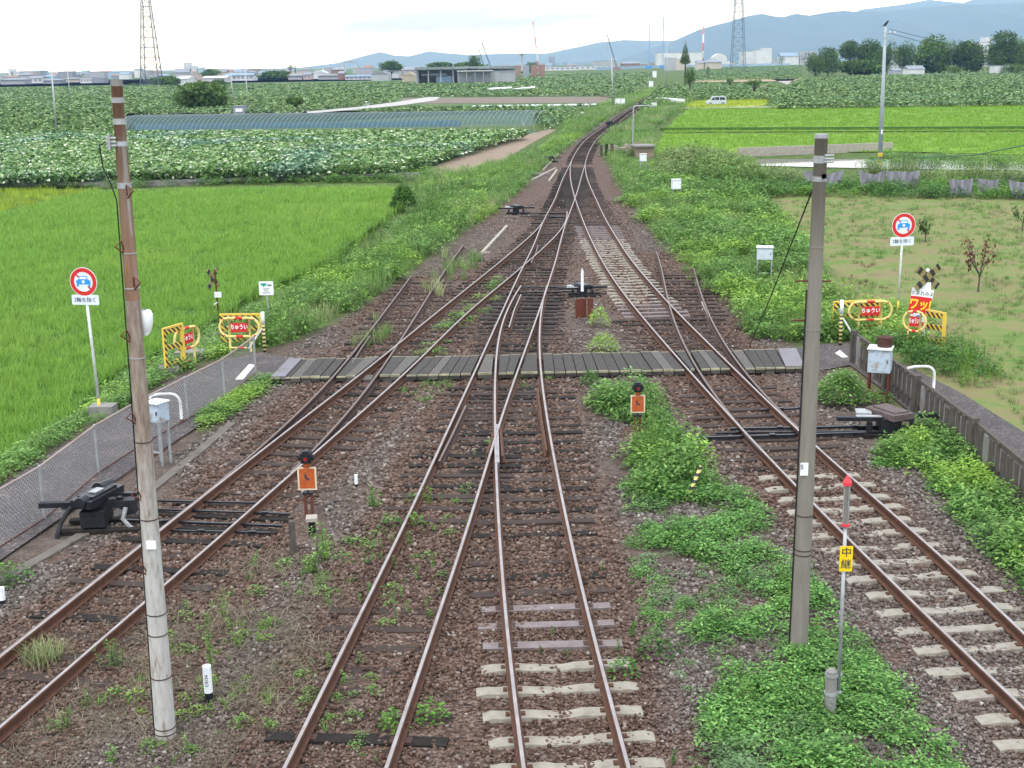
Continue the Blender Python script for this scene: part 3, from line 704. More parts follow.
# ------------------------------------------------------------------ level crossing of planks
def crossing():
    T = thing('crossing_deck', 'long dark plank deck with yellowed edges laid across all the tracks', 'level crossing', (0, 0, 0))
    zt = -.012
    def edge(x): return G(x, 358.6 + (x - 300) * (348.8 - 358.6) / (790 - 300), zt), None
    far = lambda px: G(px, 358.6 - (px - 300) * .0200, zt)
    near = lambda px: G(px, 377.3 - (px - 268) * .0195, zt)
    a0, a1 = far(288), far(797); b0, b1 = near(270), near(806)
    def fx(k, top):     # world point where rail k meets the far / near edge
        p, q = (a0, a1) if top else (b0, b1)
        lo, hi = 0.0, 1.0
        for _ in range(40):
            mid = (lo + hi) / 2; P = p + (q - p) * mid
            if P[0] < cx(k, P[1]): lo = mid
            else: hi = mid
        return lo
    keys = ['S1_l', 'T1_l', 'S1_r', 'T1_r', 'T2_l', 'T3_l', 'T2_r', 'T3_r', 'T4_l', 'S2_l', 'T4_r', 'S2_r']
    cut = [(fx(k, True), fx(k, False)) for k in keys]; Lf = np.linalg.norm(a1 - a0); gap = .075 / Lf
    bounds = []; prev = (0.0, 0.0)
    for c in cut:
        bounds.append((prev, (c[0] - gap, c[1] - gap))); prev = (c[0] + gap, c[1] + gap)
    bounds.append((prev, (1.0, 1.0))); r = rng_(5); n_ = 0
    steel = []
    for bi, (p, q) in enumerate(bounds):
        wf, wn_ = (q[0] - p[0]) * Lf, (q[1] - p[1]) * Lf
        if min(wf, wn_) < .10: continue
        n = max(1, int(round((wf + wn_) / 2 / .27)))
        for i in range(n):
            u0, u1 = i / n, (i + 1) / n; e = .010 / max(wf, .2)
            f0, f1 = p[0] + (q[0] - p[0]) * (u0 + e), p[0] + (q[0] - p[0]) * (u1 - e)
            g0, g1 = p[1] + (q[1] - p[1]) * (u0 + e), p[1] + (q[1] - p[1]) * (u1 - e)
            ej = r.normal(0, .025); dz = r.uniform(-.018, .008)
            A, B = a0 + (a1 - a0) * f0, a0 + (a1 - a0) * f1; C, D = b0 + (b1 - b0) * g1, b0 + (b1 - b0) * g0
            d = (A - D) / np.linalg.norm(A - D); A = A + d * ej; B = B + d * ej; C = C + d * ej * .5; D = D + d * ej * .5
            poly = [(v[0], v[1]) for v in (D, C, B, A)]
            m = MB(); m.prism(poly, -.15, zt + dz)
            for (s, t) in ((D, C), (B, A)):                     # pale yellow painted ends
                s2 = s + (d if s is D else -d) * .0; dd = d * .038 * (1 if s is D else -1)
                m.prism([(s[0] - dd[0] * .1, s[1] - dd[1] * .1), (t[0] - dd[0] * .1, t[1] - dd[1] * .1), (t[0] + dd[0], t[1] + dd[1]), (s[0] + dd[0], s[1] + dd[1])][::1 if s is D else 1], -.06, zt + dz + .003, 1)
            mt = M_woodlt if r.random() < .22 else M_wooddk
            end = (bi == 0 and i == 0) or (bi == len(bounds) - 1 and i == n - 1)
            m.build('plank', [mt, M_yededge], T); n_ += 1
    for (ua, ub, lab) in ((0.002, .028, 'l'), (.962, .998, 'r')):   # steel end plates
        m = MB(); P = [b0 + (b1 - b0) * ua, b0 + (b1 - b0) * ub, a0 + (a1 - a0) * ub, a0 + (a1 - a0) * ua]
        m.prism([(v[0], v[1]) for v in P], zt - .03, zt + .022); m.build('end_plate', [M_steelpl], T)
    m = MB()
    for k in np.linspace(.03, .97, 26):
        if r.random() < .4:
            p = b0 + (b1 - b0) * k; m.box((p[0], p[1] + .25, -.17), (.22, .5, .1))
    m.build('support_block', M_woodlt, T)
M_yededge = weathered('edge_line_cream', (.48, .45, .29), (.10, .09, .07), .8, scale=4, amt=.9, bmp=.1)
M_steelpl = weathered('steel_plate_lilac', (.17, .17, .20), (.14, .105, .105), .45, .2, scale=2, amt=.6, bmp=.05)
crossing()

M_path, _b = newmat('path_gravel_asphalt')
_t = nd(M_path, 'ShaderNodeTexCoord'); _v = nd(M_path, 'ShaderNodeTexVoronoi'); _v.inputs['Scale'].default_value = 26; lk(M_path, _t.outputs['Object'], _v.inputs['Vector'])
_s = nd(M_path, 'ShaderNodeSeparateColor'); lk(M_path, _v.outputs['Color'], _s.inputs[0]); _r = ramp(M_path, _s.outputs[0], [(0, (.045, .038, .040)), (.6, (.060, .052, .053)), (.9, (.085, .074, .074)), (1, (.15, .135, .13))])
_n = noise(M_path, 1.1, 5, .7); _w = ramp(M_path, _n.outputs[0], [(.42, (.95, .93, .95)), (.6, (1.3, 1.22, 1.16)), (.68, (2.0, 1.8, 1.6))]); lk(M_path, mixc(M_path, 1.0, _r.outputs[0], _w.outputs[0], 'MULTIPLY'), _b.inputs['Base Color']); _b.inputs['Roughness'].default_value = .95
bump(M_path, _b, _v.outputs['Distance'], .5, .02)
def build_ground():
    xs = np.unique(np.concatenate([np.arange(-24, 24.01, .4), np.arange(24, 60, 2), -np.arange(24, 60, 2), [80, 110, 150, 220, 350, 600, 1000, 2000, 4000, 8000, 14000], [-80, -110, -150, -220, -350, -600, -1000, -2000, -4000, -8000, -14000]]))
    ys = np.unique(np.concatenate([[-200, -60, -20, 0, 3], np.arange(4, 70, .4), np.arange(70, 130, 1.), np.arange(130, 400, 5), [450, 520, 600, 700, 850, 1100, 1500, 2200, 3500, 6000, 10000, 17000]]))
    X, Y = np.meshgrid(xs, ys); nx = len(xs); Z = H(X.ravel(), Y.ravel()); x, y = X.ravel(), Y.ravel()
    xl = np.interp(y, LY, LX); xr = np.interp(y, RY, RX)
    inside = sstep((x - xl + .5) / .8) * sstep((xr + .5 - x) / .8)
    Z = Z + inside * (fnoise(x, y, 1.1, 3) - .5) * .05 + (1 - inside) * (fnoise(x, y, 2.5, 4) - .5) * .10 * (y < 140)
    earth = np.clip(sstep((fnoise(x, y, 2.2, 8) - .45) / .2) * sstep((-1.2 - (x + .16 * (y - 14)) * 1) / 1.5) * (y < 24), 0, 1)
    earth = np.maximum(earth, sstep((y - 110) / 30))
    away = trackaway(x, y); earth = np.maximum(earth, .75 * away * sstep((fnoise(x, y, 1.6, 18) - .30) / .25) * (y < 60))
    mpoly = GP([(755, 186), (1024, 192), (1300, 200), (1700, 700), (1240, 700), (1100, 585), (1024, 512), (970, 460), (914, 413), (885, 389), (853, 360), (850, 330), (850, 300), (815, 262), (780, 215)], -.25)
    mown = sum(inpoly(mpoly, x + dx, y + dy).astype(float) for dx in (-.4, 0, .4) for dy in (-.6, 0, .6)) / 9
    i = np.arange(len(ys) - 1)[:, None] * nx + np.arange(nx - 1)[None]; i = i.ravel()
    Fc = np.concatenate([np.stack([i, i + 1, i + nx + 1], 1), np.stack([i, i + nx + 1, i + nx], 1)])
    m, b = newmat('ground_gravel_and_soil')
    t = nd(m, 'ShaderNodeTexCoord')
    vo = nd(m, 'ShaderNodeTexVoronoi'); vo.inputs['Scale'].default_value = 26; vo.inputs['Randomness'].default_value = 1; lk(m, t.outputs['Object'], vo.inputs['Vector'])
    sc_ = nd(m, 'ShaderNodeSeparateColor'); lk(m, vo.outputs['Color'], sc_.inputs[0])
    r = ramp(m, sc_.outputs[0], [(0, (.028, .018, .016)), (.4, (.082, .050, .038)), (.7, (.125, .080, .061)), (.9, (.165, .116, .092)), (1, (.24, .195, .17))])
    rg = ramp(m, sc_.outputs[1], [(0, (.03, .026, .024)), (.5, (.082, .069, .064)), (.85, (.15, .128, .12)), (1, (.32, .29, .27))])
    nl = noise(m, .35, 4, .6); fl = ramp(m, nl.outputs[0], [(.52, (0, 0, 0)), (.72, (.6, .6, .6))])
    grav = mixc(m, fl.outputs[0], r.outputs[0], rg.outputs[0])
    ne = noise(m, 2.2, 6, .7); ea = ramp(m, ne.outputs[0], [(.35, (.062, .048, .040)), (.55, (.11, .087, .072)), (.7, (.16, .132, .112))])
    ng = noise(m, 1.5, 6, .7); gr = ramp(m, ng.outputs[0], [(.35, (.045, .065, .02)), (.6, (.09, .14, .035)), (.75, (.15, .17, .06))])
    a = nd(m, 'ShaderNodeAttribute', attribute_name='Col'); s = nd(m, 'ShaderNodeSeparateColor'); lk(m, a.outputs[0], s.inputs[0])
    c = mixc(m, s.outputs[1], grav, ea.outputs[0]); c = mixc(m, s.outputs[0], gr.outputs[0], c)
    nm = noise(m, 1.5, 8, .75, stretch=(.45, .6, 1)); mo = ramp(m, nm.outputs[0], [(.30, (.08, .16, .03)), (.42, (.125, .18, .048)), (.51, (.18, .185, .072)), (.60, (.20, .155, .085)), (.70, (.14, .085, .055))])
    c = mixc(m, s.outputs[2], c, mo.outputs[0])
    lk(m, c, b.inputs['Base Color']); b.inputs['Roughness'].default_value = .95; b.inputs['Specular IOR Level'].default_value = .15
    bump(m, b, vo.outputs['Distance'], .6, .03)
    o = np_mesh('ground', np.stack([x, y, Z], 1), Fc, np.stack([inside, earth, mown], 1), m)
    tag(o, kind='structure')
build_ground()
# roads and paths beside the crossing
def sheet(name, pts, z, mat, kind='structure', unproj_z=None, raise_=.0):
    w = GP(pts, z if unproj_z is None else unproj_z)
    # triangulate as a fan strip through bmesh
    import bmesh
    bm = bmesh.new(); vs = [bm.verts.new((p[0], p[1], z + raise_)) for p in w]; f = bm.faces.new(vs); bmesh.ops.triangulate(bm, faces=[f])
    me = bpy.data.meshes.new(name); bm.to_mesh(me); bm.free(); me.materials.append(mat)
    if me.polygons and me.polygons[0].normal.z < 0: me.flip_normals()
    o = bpy.data.objects.new(name, me); COL.objects.link(o); return tag(o, kind=kind)
sheet('path', [(-160, 640), (-60, 575), (0, 560), (130, 470), (225, 409), (262, 381), (288, 378), (297, 360), (262, 352), (215, 362), (165, 384), (135, 405), (86, 431), (0, 486), (-160, 590)], -.155, M_path)
sheet('path', [(803, 372), (812, 372), (850, 365), (885, 391), (914, 415), (970, 462), (1024, 512), (1150, 640), (1260, 640), (1100, 500), (1024, 432), (960, 392), (900, 362), (850, 342), (812, 345), (795, 349)], -.155, M_path)
for i, q in enumerate([[(235, 379.5), (243, 379.5), (255, 365), (249, 364)], [(835, 353), (842, 357.5), (848, 357), (840, 350)]]):
    sheet('road_marking', q, -.15, M_white)
# concrete kerb strips along the left gravel and below the fence
def strip(name, pts, w_, h_, mat, z=-.2, kind='structure'):
    m = MB(); P = [G(*p, z) for p in pts]
    for a, b in zip(P[:-1], P[1:]): m.beam(a, b, w_, h_)
    return tag(m.build(name, mat), kind=kind)
strip('kerb', [(-10, 589), (60, 549), (130, 508), (200, 452), (232, 424)], .20, .09, weathered('concrete_dirty', (.17, .15, .13), (.09, .075, .065), .95, scale=3, amt=.9, bmp=.3))
strip('kerb', [(-40, 572), (45, 527), (140, 466), (225, 409)], .06, .06, M_rustd)

# ================================================================== poles
def big_pole(name, label, basepx, toppx, r0, r1, mat, zmin=-.2):
    B = GH(*basepx); Tp = atY(toppx[0], toppx[1], B[1]); h = Tp[2] - B[2]; lean = (Tp[0] - B[0])
    T = thing(name, label, 'pole', B)
    pt = lambda z: Vector((lean * z / h, 0, z)); rad = lambda z: r0 + (r1 - r0) * z / h
    m = MB(); m.tube([pt(-.3), pt(0), pt(h * .25), pt(h * .5), pt(h * .75), pt(h)], [r0, r0, rad(h * .25), rad(h * .5), rad(h * .75), r1], 24); m.build('shaft', mat, T, smooth=True)
    return T, B, h, pt, rad
TL, BL, hL, ptL, radL = big_pole('concrete_pole', 'tall leaning concrete pole coated rust brown above and bare white below at left', (166, 738), (116.5, 82), .122, .058, pole_left_mat(7.4))
zL = lambda py: (738 - py) / (738 - 82) * hL                # rough photo row -> height on the pole
def band(T, pt, rad, z, hh, mat, name='band', grow=.006):
    m = MB(); m.cyl(pt(z), pt(z + hh), rad(z) + grow, rad(z + hh) + grow, 24); return m.build(name, mat, T, smooth=False)
for py, hh, mt in ((98, .055, M_galv), (117, .06, M_galv), (175, .06, M_galv), (137, .05, M_galv), (83, .06, M_concg)):
    band(TL, ptL, radL, zL(py) - hh / 2, hh, mt)
for py in (238, 271, 338, 421, 500, 600, 622, 669, 725, 731):
    band(TL, ptL, radL, zL(py), .012, M_rustd if py > 400 else M_galv, 'hoop')
m = MB(); m.box(ptL(zL(524)) + Vector((0.03, -radL(1.9) - .004, 0)), (.11, .012, .10)); m.build('number_plate', M_whitec, TL)
for i, (py, sx) in enumerate([(233, -1), (267, 1), (317, -1), (397, -1), (474, -1), (551, -1), (182, 1)]):
    z = zL(py); p = ptL(z); r_ = radL(z); m = MB()
    m.tube([p + Vector((sx * r_ * .6, -r_ * .8, -.05)), p + Vector((sx * (r_ + .05), -r_ - .03, .03)), p + Vector((sx * (r_ - .02), -r_ - .02, .09)), p + Vector((sx * r_ * .55, -r_ * .8, -.02))], .010, 6); m.build('step_bolt', M_rustpost, TL)
z = zL(136); p = ptL(z); m = MB()
for k in range(3): m.cyl(p + Vector((-.03, -.07, -.03 + k * .04)), p + Vector((-.13, -.09, -.03 + k * .04)), .013)
m.box(p + Vector((-.10, -.08, .01)), (.03, .05, .16)); m.build('clamp', M_galv, TL)
m = MB(); m.tube([p + Vector((-.13, -.09, .02)), p + Vector((-.20, -.10, -.02)), p + Vector((-.19, -.08, -.25)), p + Vector((-.13, -.06, -.42)), p + Vector((-.085, -.05, -.6)), ptL(3.0) + Vector((-.10, -.02, 0)), ptL(1.0) + Vector((-.118, -.02, 0)), ptL(0) + Vector((-.128, -.02, 0))], .008, 6); m.build('cable', M_cable, TL)

TR, BR, hR, ptR, radR = big_pole('concrete_pole', 'grey concrete pole with number plate standing in green ground cover at right', (798.5, 650), (821.5, 135), .118, .078, M_poleG)
zR = lambda py: (650 - py) / (650 - 135) * hR
for py, hh, mt in ((157, .09, M_galv), (175, .06, M_galv), (136, .05, M_galv)): band(TR, ptR, radR, zR(py) - hh / 2, hh, mt)
for py in (239, 318, 505, 541, 546): band(TR, ptR, radR, zR(py), .014, M_concg if py < 400 else M_rustd, 'hoop')
m = MB(); p = ptR(zR(157))
for k in range(3): m.cyl(p + Vector((.03, -.09, -.03 + k * .04)), p + Vector((.14, -.10, -.03 + k * .04)), .012)
for k in range(2): m.box(p + Vector((.03 - .0 * k, -.10, -.2 + .0 * k)), (.05, .05, .05))
m.build('clamp', M_galv, TR)
for py, L in ((271, .24), (309, .26), (271.5, -.26), (425, .12)):
    p = ptR(zR(py)); m = MB(); m.cyl(p + Vector((0, .02, 0)), p + Vector((-L if L > 0 else -L * .8, .02, 0)), .012, n=6); m.build('step_bolt', M_rustpost, TR)
m = MB(); zz = zR(455); m.box(ptR(zz) + Vector((-.055, -radR(zz) - .003, 0)), (.10, .01, .17)); pl = m.build('number_plate', M_whitec, TR)
text_mesh('5', .09, M_navy, pl, ptR(zz) + Vector((-.085, -radR(zz) - .011, .03)), 'lettering')
m = MB(); m.tube([ptR(h_) + Vector((-radR(h_) - .012, 0, 0)) for h_ in (4.9, 3.5, 2, .9, 0)], .010, 6); m.build('cable', M_cable, TR)
gtop = BR + np.array(ptR(zR(185))) + np.array([-.08, 0, 0]); gbot = GH(747, 352)
m = MB(); m.tube([tuple(gtop), tuple(gtop * .5 + gbot * .5 + np.array([0, 0, -.08])), tuple(gbot)], .011, 6)
tag(m.build('guy_wire', M_cable), 'thin black stay wire running down from the grey pole to the plank crossing', 'wire')

# utility pole with a crow, far right
def slim_pole(label, basepx, toppx, r0, r1, mat=M_galv, cross=True, group=None, name='utility_pole', wire=None):
    B = GH(*basepx); Tp = atY(*toppx, B[1]); h = Tp[2] - B[2]; lx = Tp[0] - B[0]; T = thing(name, label, 'pole', B, 0, group)
    m = MB(); m.cyl((0, 0, -.2), (lx, 0, h), r0, r1, 12); m.build('shaft', mat, T, smooth=True)
    if cross:
        m = MB()
        for k in range(2): m.box((lx + .3, 0, h - .5 - k * .45), (1.0, .08, .08))
        m.build('cross_arm', mat, T)
        m = MB()
        for k in (0, 1, 2): m.cyl((lx + .0 + k * .38, 0, h - .46), (lx + .0 + k * .38, 0, h - .28), .05, .03, 8)
        m.build('insulator', M_whitec, T)
    return T, B, h, lx
Tu, Bu, hu, lxu = slim_pole('tall pale blue grey pole with a crow perched on top near the far rice', (880, 159), (885.5, 27), .19, .11, weathered('pole_blue_grey', (.36, .40, .43), (.28, .31, .33), .6, scale=2, bmp=.05))
m = MB(); m.box((lxu * .2, -.19, hu * .21), (.12, .02, .35)); m.build('number_plate', M_whitec, Tu)
m = MB(); m.cyl((lxu * .02, 0, .15), (lxu * .03, 0, .5), .20, .20, 14); m.build('band', M_yellow, Tu)
m = MB(); m.cyl((lxu * .93, 0, hu * .92), (lxu * .975, 0, hu * .965), .155, .15, 14); m.build('band', M_bluegrey, Tu)
def crow(loc, sc=1.0):
    T = thing('crow', 'black crow perched on top of the tall blue grey pole', 'bird', loc)
    m = MB(); m.tube([(-.20, 0, .10), (-.12, 0, .13), (0, 0, .22), (.10, 0, .34), (.14, 0, .42), (.19, 0, .44), (.23, 0, .44)], [.02, .06, .10, .085, .05, .055, .03], 10); m.build('body', M_black, T, smooth=True)
    m = MB(); m.cyl((.23, 0, .44), (.32, 0, .42), .022, .004, 8); m.build('beak', M_black, T)
    m = MB(); m.box((-.24, 0, .07), (.2, .08, .02)); m.build('tail', M_black, T)
    for s in (-1, 1):
        m = MB(); m.cyl((0, s * .04, 0), (.02, s * .04, .16), .012, n=6); m.build('leg', M_black, T)
    T.scale = (sc,) * 3; return T
crow(tuple(Bu + np.array([lxu, 0, hu])), 1.0)
for (x0, y0, x1, y1) in ((889, 29, 1100, 62), (889, 33, 1100, 70)):
    a = atY(x0, y0, Bu[1]); b = atY(x1, y1, Bu[1] * .8); m = MB(); m.tube([tuple(a), tuple(a * .5 + b * .5 + np.array([0, 0, -.6])), tuple(b)], .018, 5)
    tag(m.build('power_line', M_cable), 'thin power line leaving the pole with the crow towards the right edge, ' + ('upper one' if y0 == 29 else 'lower one'), 'wire')
a = atY(1110, 128, 60); b = GH(900, 158); m = MB(); m.tube([tuple(a), tuple(a * .5 + b * .5 + np.array([0, 0, -.5])), tuple(b)], .035, 6)
tag(m.build('stay_wire', weathered('green_sleeve', (.03, .13, .09), (.05, .1, .08), .6)), 'dark green cable slanting across the lime rice at right', 'wire')

# ================================================================== no-motor-vehicle signs
def no_car_sign(label, basepx, plate_c, disc_c, yaw, mat_pole, k=1.0):
    B = GH(*basepx); C = atY(*disc_c, B[1]); h = C[2] - B[2]; lx = C[0] - B[0]; Pz = atY(*plate_c, B[1])
    T = thing('road_sign', label, 'sign', B)
    m = MB(); m.cyl((0, 0, -.1), (0, 0, .42), .034, .034, 14); m.build('pole_base', M_yellow, T, smooth=True)
    m = MB(); m.cyl((0, 0, .42), (lx * .97, 0, h + .2), .032, .032, 14); m.build('pole', M_white, T, smooth=True)
    D = thing_part('sign_disc', T, (lx, -.045, h), yaw); D.scale = (k, 1, k)
    m = MB(); m.disc((0, 0, 0), .30, 40, thick=.006); m.build('rim', M_whitec, D)
    m = MB(); m.disc((0, -.003, 0), .288, 40, thick=.004, rin=.205); s_, c_ = math.sin(math.radians(45)), math.cos(math.radians(45))
    q = lambda u, v: (u * c_ + v * s_, -u * s_ + v * c_)
    m.plate([q(-.205, -.018), q(-.13, -.018), q(-.13, .018), q(-.205, .018)], -.0035, .002); m.plate([q(.13, -.018), q(.205, -.018), q(.205, .018), q(.13, .018)], -.0035, .002); m.build('red_ring', M_red, D)
    m = MB(); m.disc((0, -.0008, 0), .206, 40, thick=.003); m.build('face', M_sign, D)
    m = MB()
    m.plate([(-.15, -.05), (.15, -.05), (.16, .015), (.12, .048), (-.12, .048), (-.16, .015)], -.0075, .003)
    m.plate([(-.105, .042), (.105, .042), (.08, .125), (-.08, .125)], -.0070, .003)
    for s in (-1, 1): m.plate([(s * .13 - .022, -.10), (s * .13 + .022, -.10), (s * .13 + .022, -.045), (s * .13 - .022, -.045)], -.0065, .003)
    m.build('car_symbol', M_blue, D)
    m = MB(); m.plate([(-.082, .056), (.082, .056), (.065, .108), (-.065, .108)], -.0085, .002); m.disc((0, -.0095, 0), .035, 14, thick=.003); m.build('symbol_window', M_sign, D)
    E_ = thing_part('plate', T, (Pz[0] - B[0], -.045, Pz[2] - B[2]), yaw); E_.scale = (k, 1, k)
    m = MB(); m.plate(rounded(.60, .21, .03), 0, .006); m.build('plate_face', M_sign, E_)
    text_mesh('2輪を除く', .112, M_navy, E_, (0, -.003, -.005), 'lettering')
    return T, B
def thing_part(name, parent, loc, rz=0):
    o = bpy.data.objects.new(name, None); COL.objects.link(o); o.parent = parent; o.location = loc; o.rotation_euler.z = rz; o.empty_display_size = .05; return o
def rounded(w, h, r, n=4):
    pts = []
    for cx_, cz_, a0 in ((w / 2 - r, h / 2 - r, 0), (-w / 2 + r, h / 2 - r, 90), (-w / 2 + r, -h / 2 + r, 180), (w / 2 - r, -h / 2 + r, 270)):
        for k in range(n + 1):
            t = math.radians(a0 + 90 * k / n); pts.append((cx_ + r * math.cos(t), cz_ + r * math.sin(t)))
    return pts[::-1]
s1_, Bs1 = no_car_sign('round red ringed no cars sign on white pole in front of the left rice field', (100, 416), (86, 299.5), (84, 281.5), math.radians(-10), M_white, 1.09)
no_car_sign('round red ringed no cars sign on white pole in the mown field at right', (897.5, 314), (901.7, 241), (903.3, 225.2), math.radians(8), M_white, 1.26)
m = MB(); m.box((Bs1[0] + .08, Bs1[1] + .02, Bs1[2] + .08), (.55, .42, .36)); tag(m.build('concrete_block', M_concg), 'squat concrete block holding the foot of the left no cars sign', 'block')

# ================================================================== yellow barriers
def loop_barrier(label, basepx_l, w, h, rz, text=True, group='yellow cycle barriers at the crossing'):
    B = GH(*basepx_l); T = thing('loop_barrier', label, 'barrier', B, rz, group); R_ = .035; hl = h * .52; zt = h - R_; zb = zt - hl; zc = (zt + zb) / 2; ra = hl / 2
    pts = []
    for k in range(13): t = math.pi / 2 - math.pi * k / 12; pts.append((w / 2 - ra + ra * math.cos(t), 0, zc + ra * math.sin(t)))
    for k in range(13): t = -math.pi / 2 - math.pi * k / 12; pts.append((-w / 2 + ra + ra * math.cos(t), 0, zc + ra * math.sin(t)))
    m = MB(); m.tube(pts, R_, 10, closed=True); m.build('loop', M_yelpale, T, smooth=True)
    for s in (-1, 1):
        m = MB(); m.tube([(s * w * .26, .0, -.2), (s * w * .26, 0, zt - .01)], .032, 10); m.build('leg', M_yelpale, T, smooth=True)
    m = MB(); m.tube([(-w * .26, 0, .12), (w * .26, 0, .12)], .026, 8); m.build('cross_bar', M_yelpale, T)
    for z_ in (zt, zb, .12):
        m = MB(); m.tube([(-w * .09, 0, z_), (w * .09, 0, z_)], R_ + .004 if z_ > .2 else .032, 10); m.build('red_band', M_red, T)
    for s in (-1, 1):
        for q in (2, 10):
            t = math.pi / 2 - math.pi * q / 12; c = (s * (w / 2 - ra + ra * math.cos(t)), 0, zc + ra * math.sin(t)); m = MB(); m.box(c, (.05, .08, .03)); m.build('red_band', M_red, T)
    m = MB(); m.plate(rounded(w * .42, hl * .5, .02), -.035, .006); p = m.build('notice', M_red, T)
    if text: text_mesh('ちゅうい', hl * .30, M_whitec, p, (0, -.038, zc + .01), 'lettering', offset=.004, sx=.72 * w)
    p.location.z = 0
    for v in p.data.vertices: v.co.z += zc
    return T
def striped_gate(label, basepx, w, h, rz, group='striped yellow gate frames at the crossing'):
    B = GH(*basepx); T = thing('striped_barrier', label, 'barrier', B, rz, group)
    for s in (-1, 1):
        m = MB(); m.box((s * w / 2, 0, h / 2 - .1), (.09, .06, h + .2)); m.build('post', M_yellow, T)
    m = MB(); m.box((0, 0, h - .02), (w - .095, .05, .05)); m.build('top_rail', M_yellow, T)
    for z_ in (h - .12, h * .56, h * .2):
        m = MB(); m.box((0, -.005, z_), (w - .095, .03, .13)); m.build('striped_board', M_yb, T)
    m = MB(); m.box((-w / 2, -.034, h / 2), (.085, .006, h - .05)); m.build('striped_face', M_yb, T)
    return T
loop_barrier('yellow loop barrier with red notice facing the viewer beside the left field', (241, 352), 1.12, 1.0, math.radians(-4))
striped_gate('black striped yellow gate frame standing close behind the left loop with red notice', (243, 347), 1.15, .98, math.radians(-2))
loop_barrier('yellow loop barrier seen edge on beside the left path, next to the concrete blocks', (189, 365), 1.0, 1.05, math.radians(64))
striped_gate('yellow gate frame turned edge on at far left of the left barriers', (176, 371), .74, 1.22, math.radians(66))
loop_barrier('yellow loop barrier with red notice facing the viewer near the grey pole at right', (869, 335), 1.25, 1.0, math.radians(4))
striped_gate('black striped yellow gate frame close behind the right loop with red notice', (856, 334), 1.35, .98, math.radians(8))
loop_barrier('narrow yellow loop barrier turned sideways before the orange warning poster', (913, 348), .62, 1.05, math.radians(-38))
striped_gate('bright yellow gate frame turned sideways at far right beside the weeds', (930, 347), .85, 1.02, math.radians(-58))

# posts of the crossing gates with their slanted bars
def gate_post(label, basepx, toppx, side):
    B = GH(*basepx); h = atY(*toppx, B[1])[2] - B[2]; T = thing('gate_post', label, 'post', B)
    m = MB(); m.cyl((0, 0, -.1), (0, 0, h * .72), .045, .045, 12); m.build('post', M_ybz, T, smooth=True)
    m = MB(); m.cyl((0, 0, h * .70), (0, 0, h), .05, .05, 12); m.build('cap', M_whitec, T, smooth=True)
    m = MB(); m.cyl((side * .03, -.05, h * .62), (side * .42, -.08, h * .15), .025, .025, 8); m.build('slanted_bar', M_white, T)
gate_post('thin dark striped post with white top beside the left crossing end', (265, 354), (262.5, 312), -1)
gate_post('thin dark striped post with white top beside the right crossing barriers', (840, 347), (839, 300), 1)

# ================================================================== crossbucks and posters
def crossbuck(T, c, L, w, yaw, mat=M_ybx, ang=(38, -38)):
    for i, a in enumerate(ang):
        m = MB(); m.box((0, 0, 0), (L, .03, w)); o = m.build('cross_board', mat, T); o.location = (c[0], c[1] - .03 * i, c[2]); o.rotation_euler = (0, math.radians(a), yaw)
B = GH(924, 345); T = thing('level_crossing_sign', 'black and ochre crossbuck with red and yellow warning poster beside the right barriers', 'sign', B)
cz = atY(927, 277, B[1]); cx0 = cz[0] - B[0]; ch = cz[2] - B[2]
m = MB(); m.cyl((cx0, .06, -.2), (cx0, .06, ch + .1), .05, .05, 12); m.build('post', M_white, T)
crossbuck(T, (cx0, -.02, ch), .92, .19, .35)
m = MB(); m.disc((cx0, -.035, ch + .20), .05, 16); m.box((cx0, -.03, ch - .27), (.22, .03, .25)); m.build('backing', M_whitec, T)
pz = atY(921.5, 293, B[1]); m = MB(); m.plate(rounded(.60, .26, .02), 0, .01); p = m.build('plate', M_whitec, T); p.location = (pz[0] - B[0], -.09, pz[2] - B[2]); p.rotation_euler = (0, math.radians(8), 0)
text_mesh('とまれみよ', .125, M_navy, p, (0, -.003, 0), 'lettering')
pz = atY(918.5, 305.5, B[1]); m = MB(); m.plate(rounded(.58, .52, .01), 0, .01); p = m.build('poster', M_red, T); p.location = (pz[0] - B[0], -.10, pz[2] - B[2]); p.rotation_euler = (0, math.radians(8), 0)
M_yeltext = weathered('yellow_lettering', (.85, .60, .03), (.8, .55, .05), .5, bmp=0)
text_mesh('ワッ!', .34, M_yeltext, p, (0, -.003, .03), 'lettering', rx=math.pi / 2, offset=.012, sx=.8)
m = MB(); m.plate([(-.15, -.25), (.15, -.25), (.12, -.15), (.07, -.19), (.03, -.13), (-.02, -.19), (-.07, -.13), (-.11, -.19)], -.003, .002); m.build('white_burst', M_whitec, p)
pz = atY(916.5, 320, B[1]); m = MB(); m.plate(rounded(.46, .34, .01), 0, .01); p = m.build('lower_poster', M_sign, T); p.location = (pz[0] - B[0], -.11, pz[2] - B[2]); p.rotation_euler = (0, math.radians(8), 0)
m = MB(); m.plate([(-.14, .02), (.05, .05), (.12, .14), (-.05, .16)], -.003, .002); m.build('blue_mark', M_blue, p)
m = MB(); m.plate([(-.2, -.14), (.18, -.14), (.18, -.02), (-.2, -.02)], -.003, .002); m.build('orange_mark', M_orange, p)

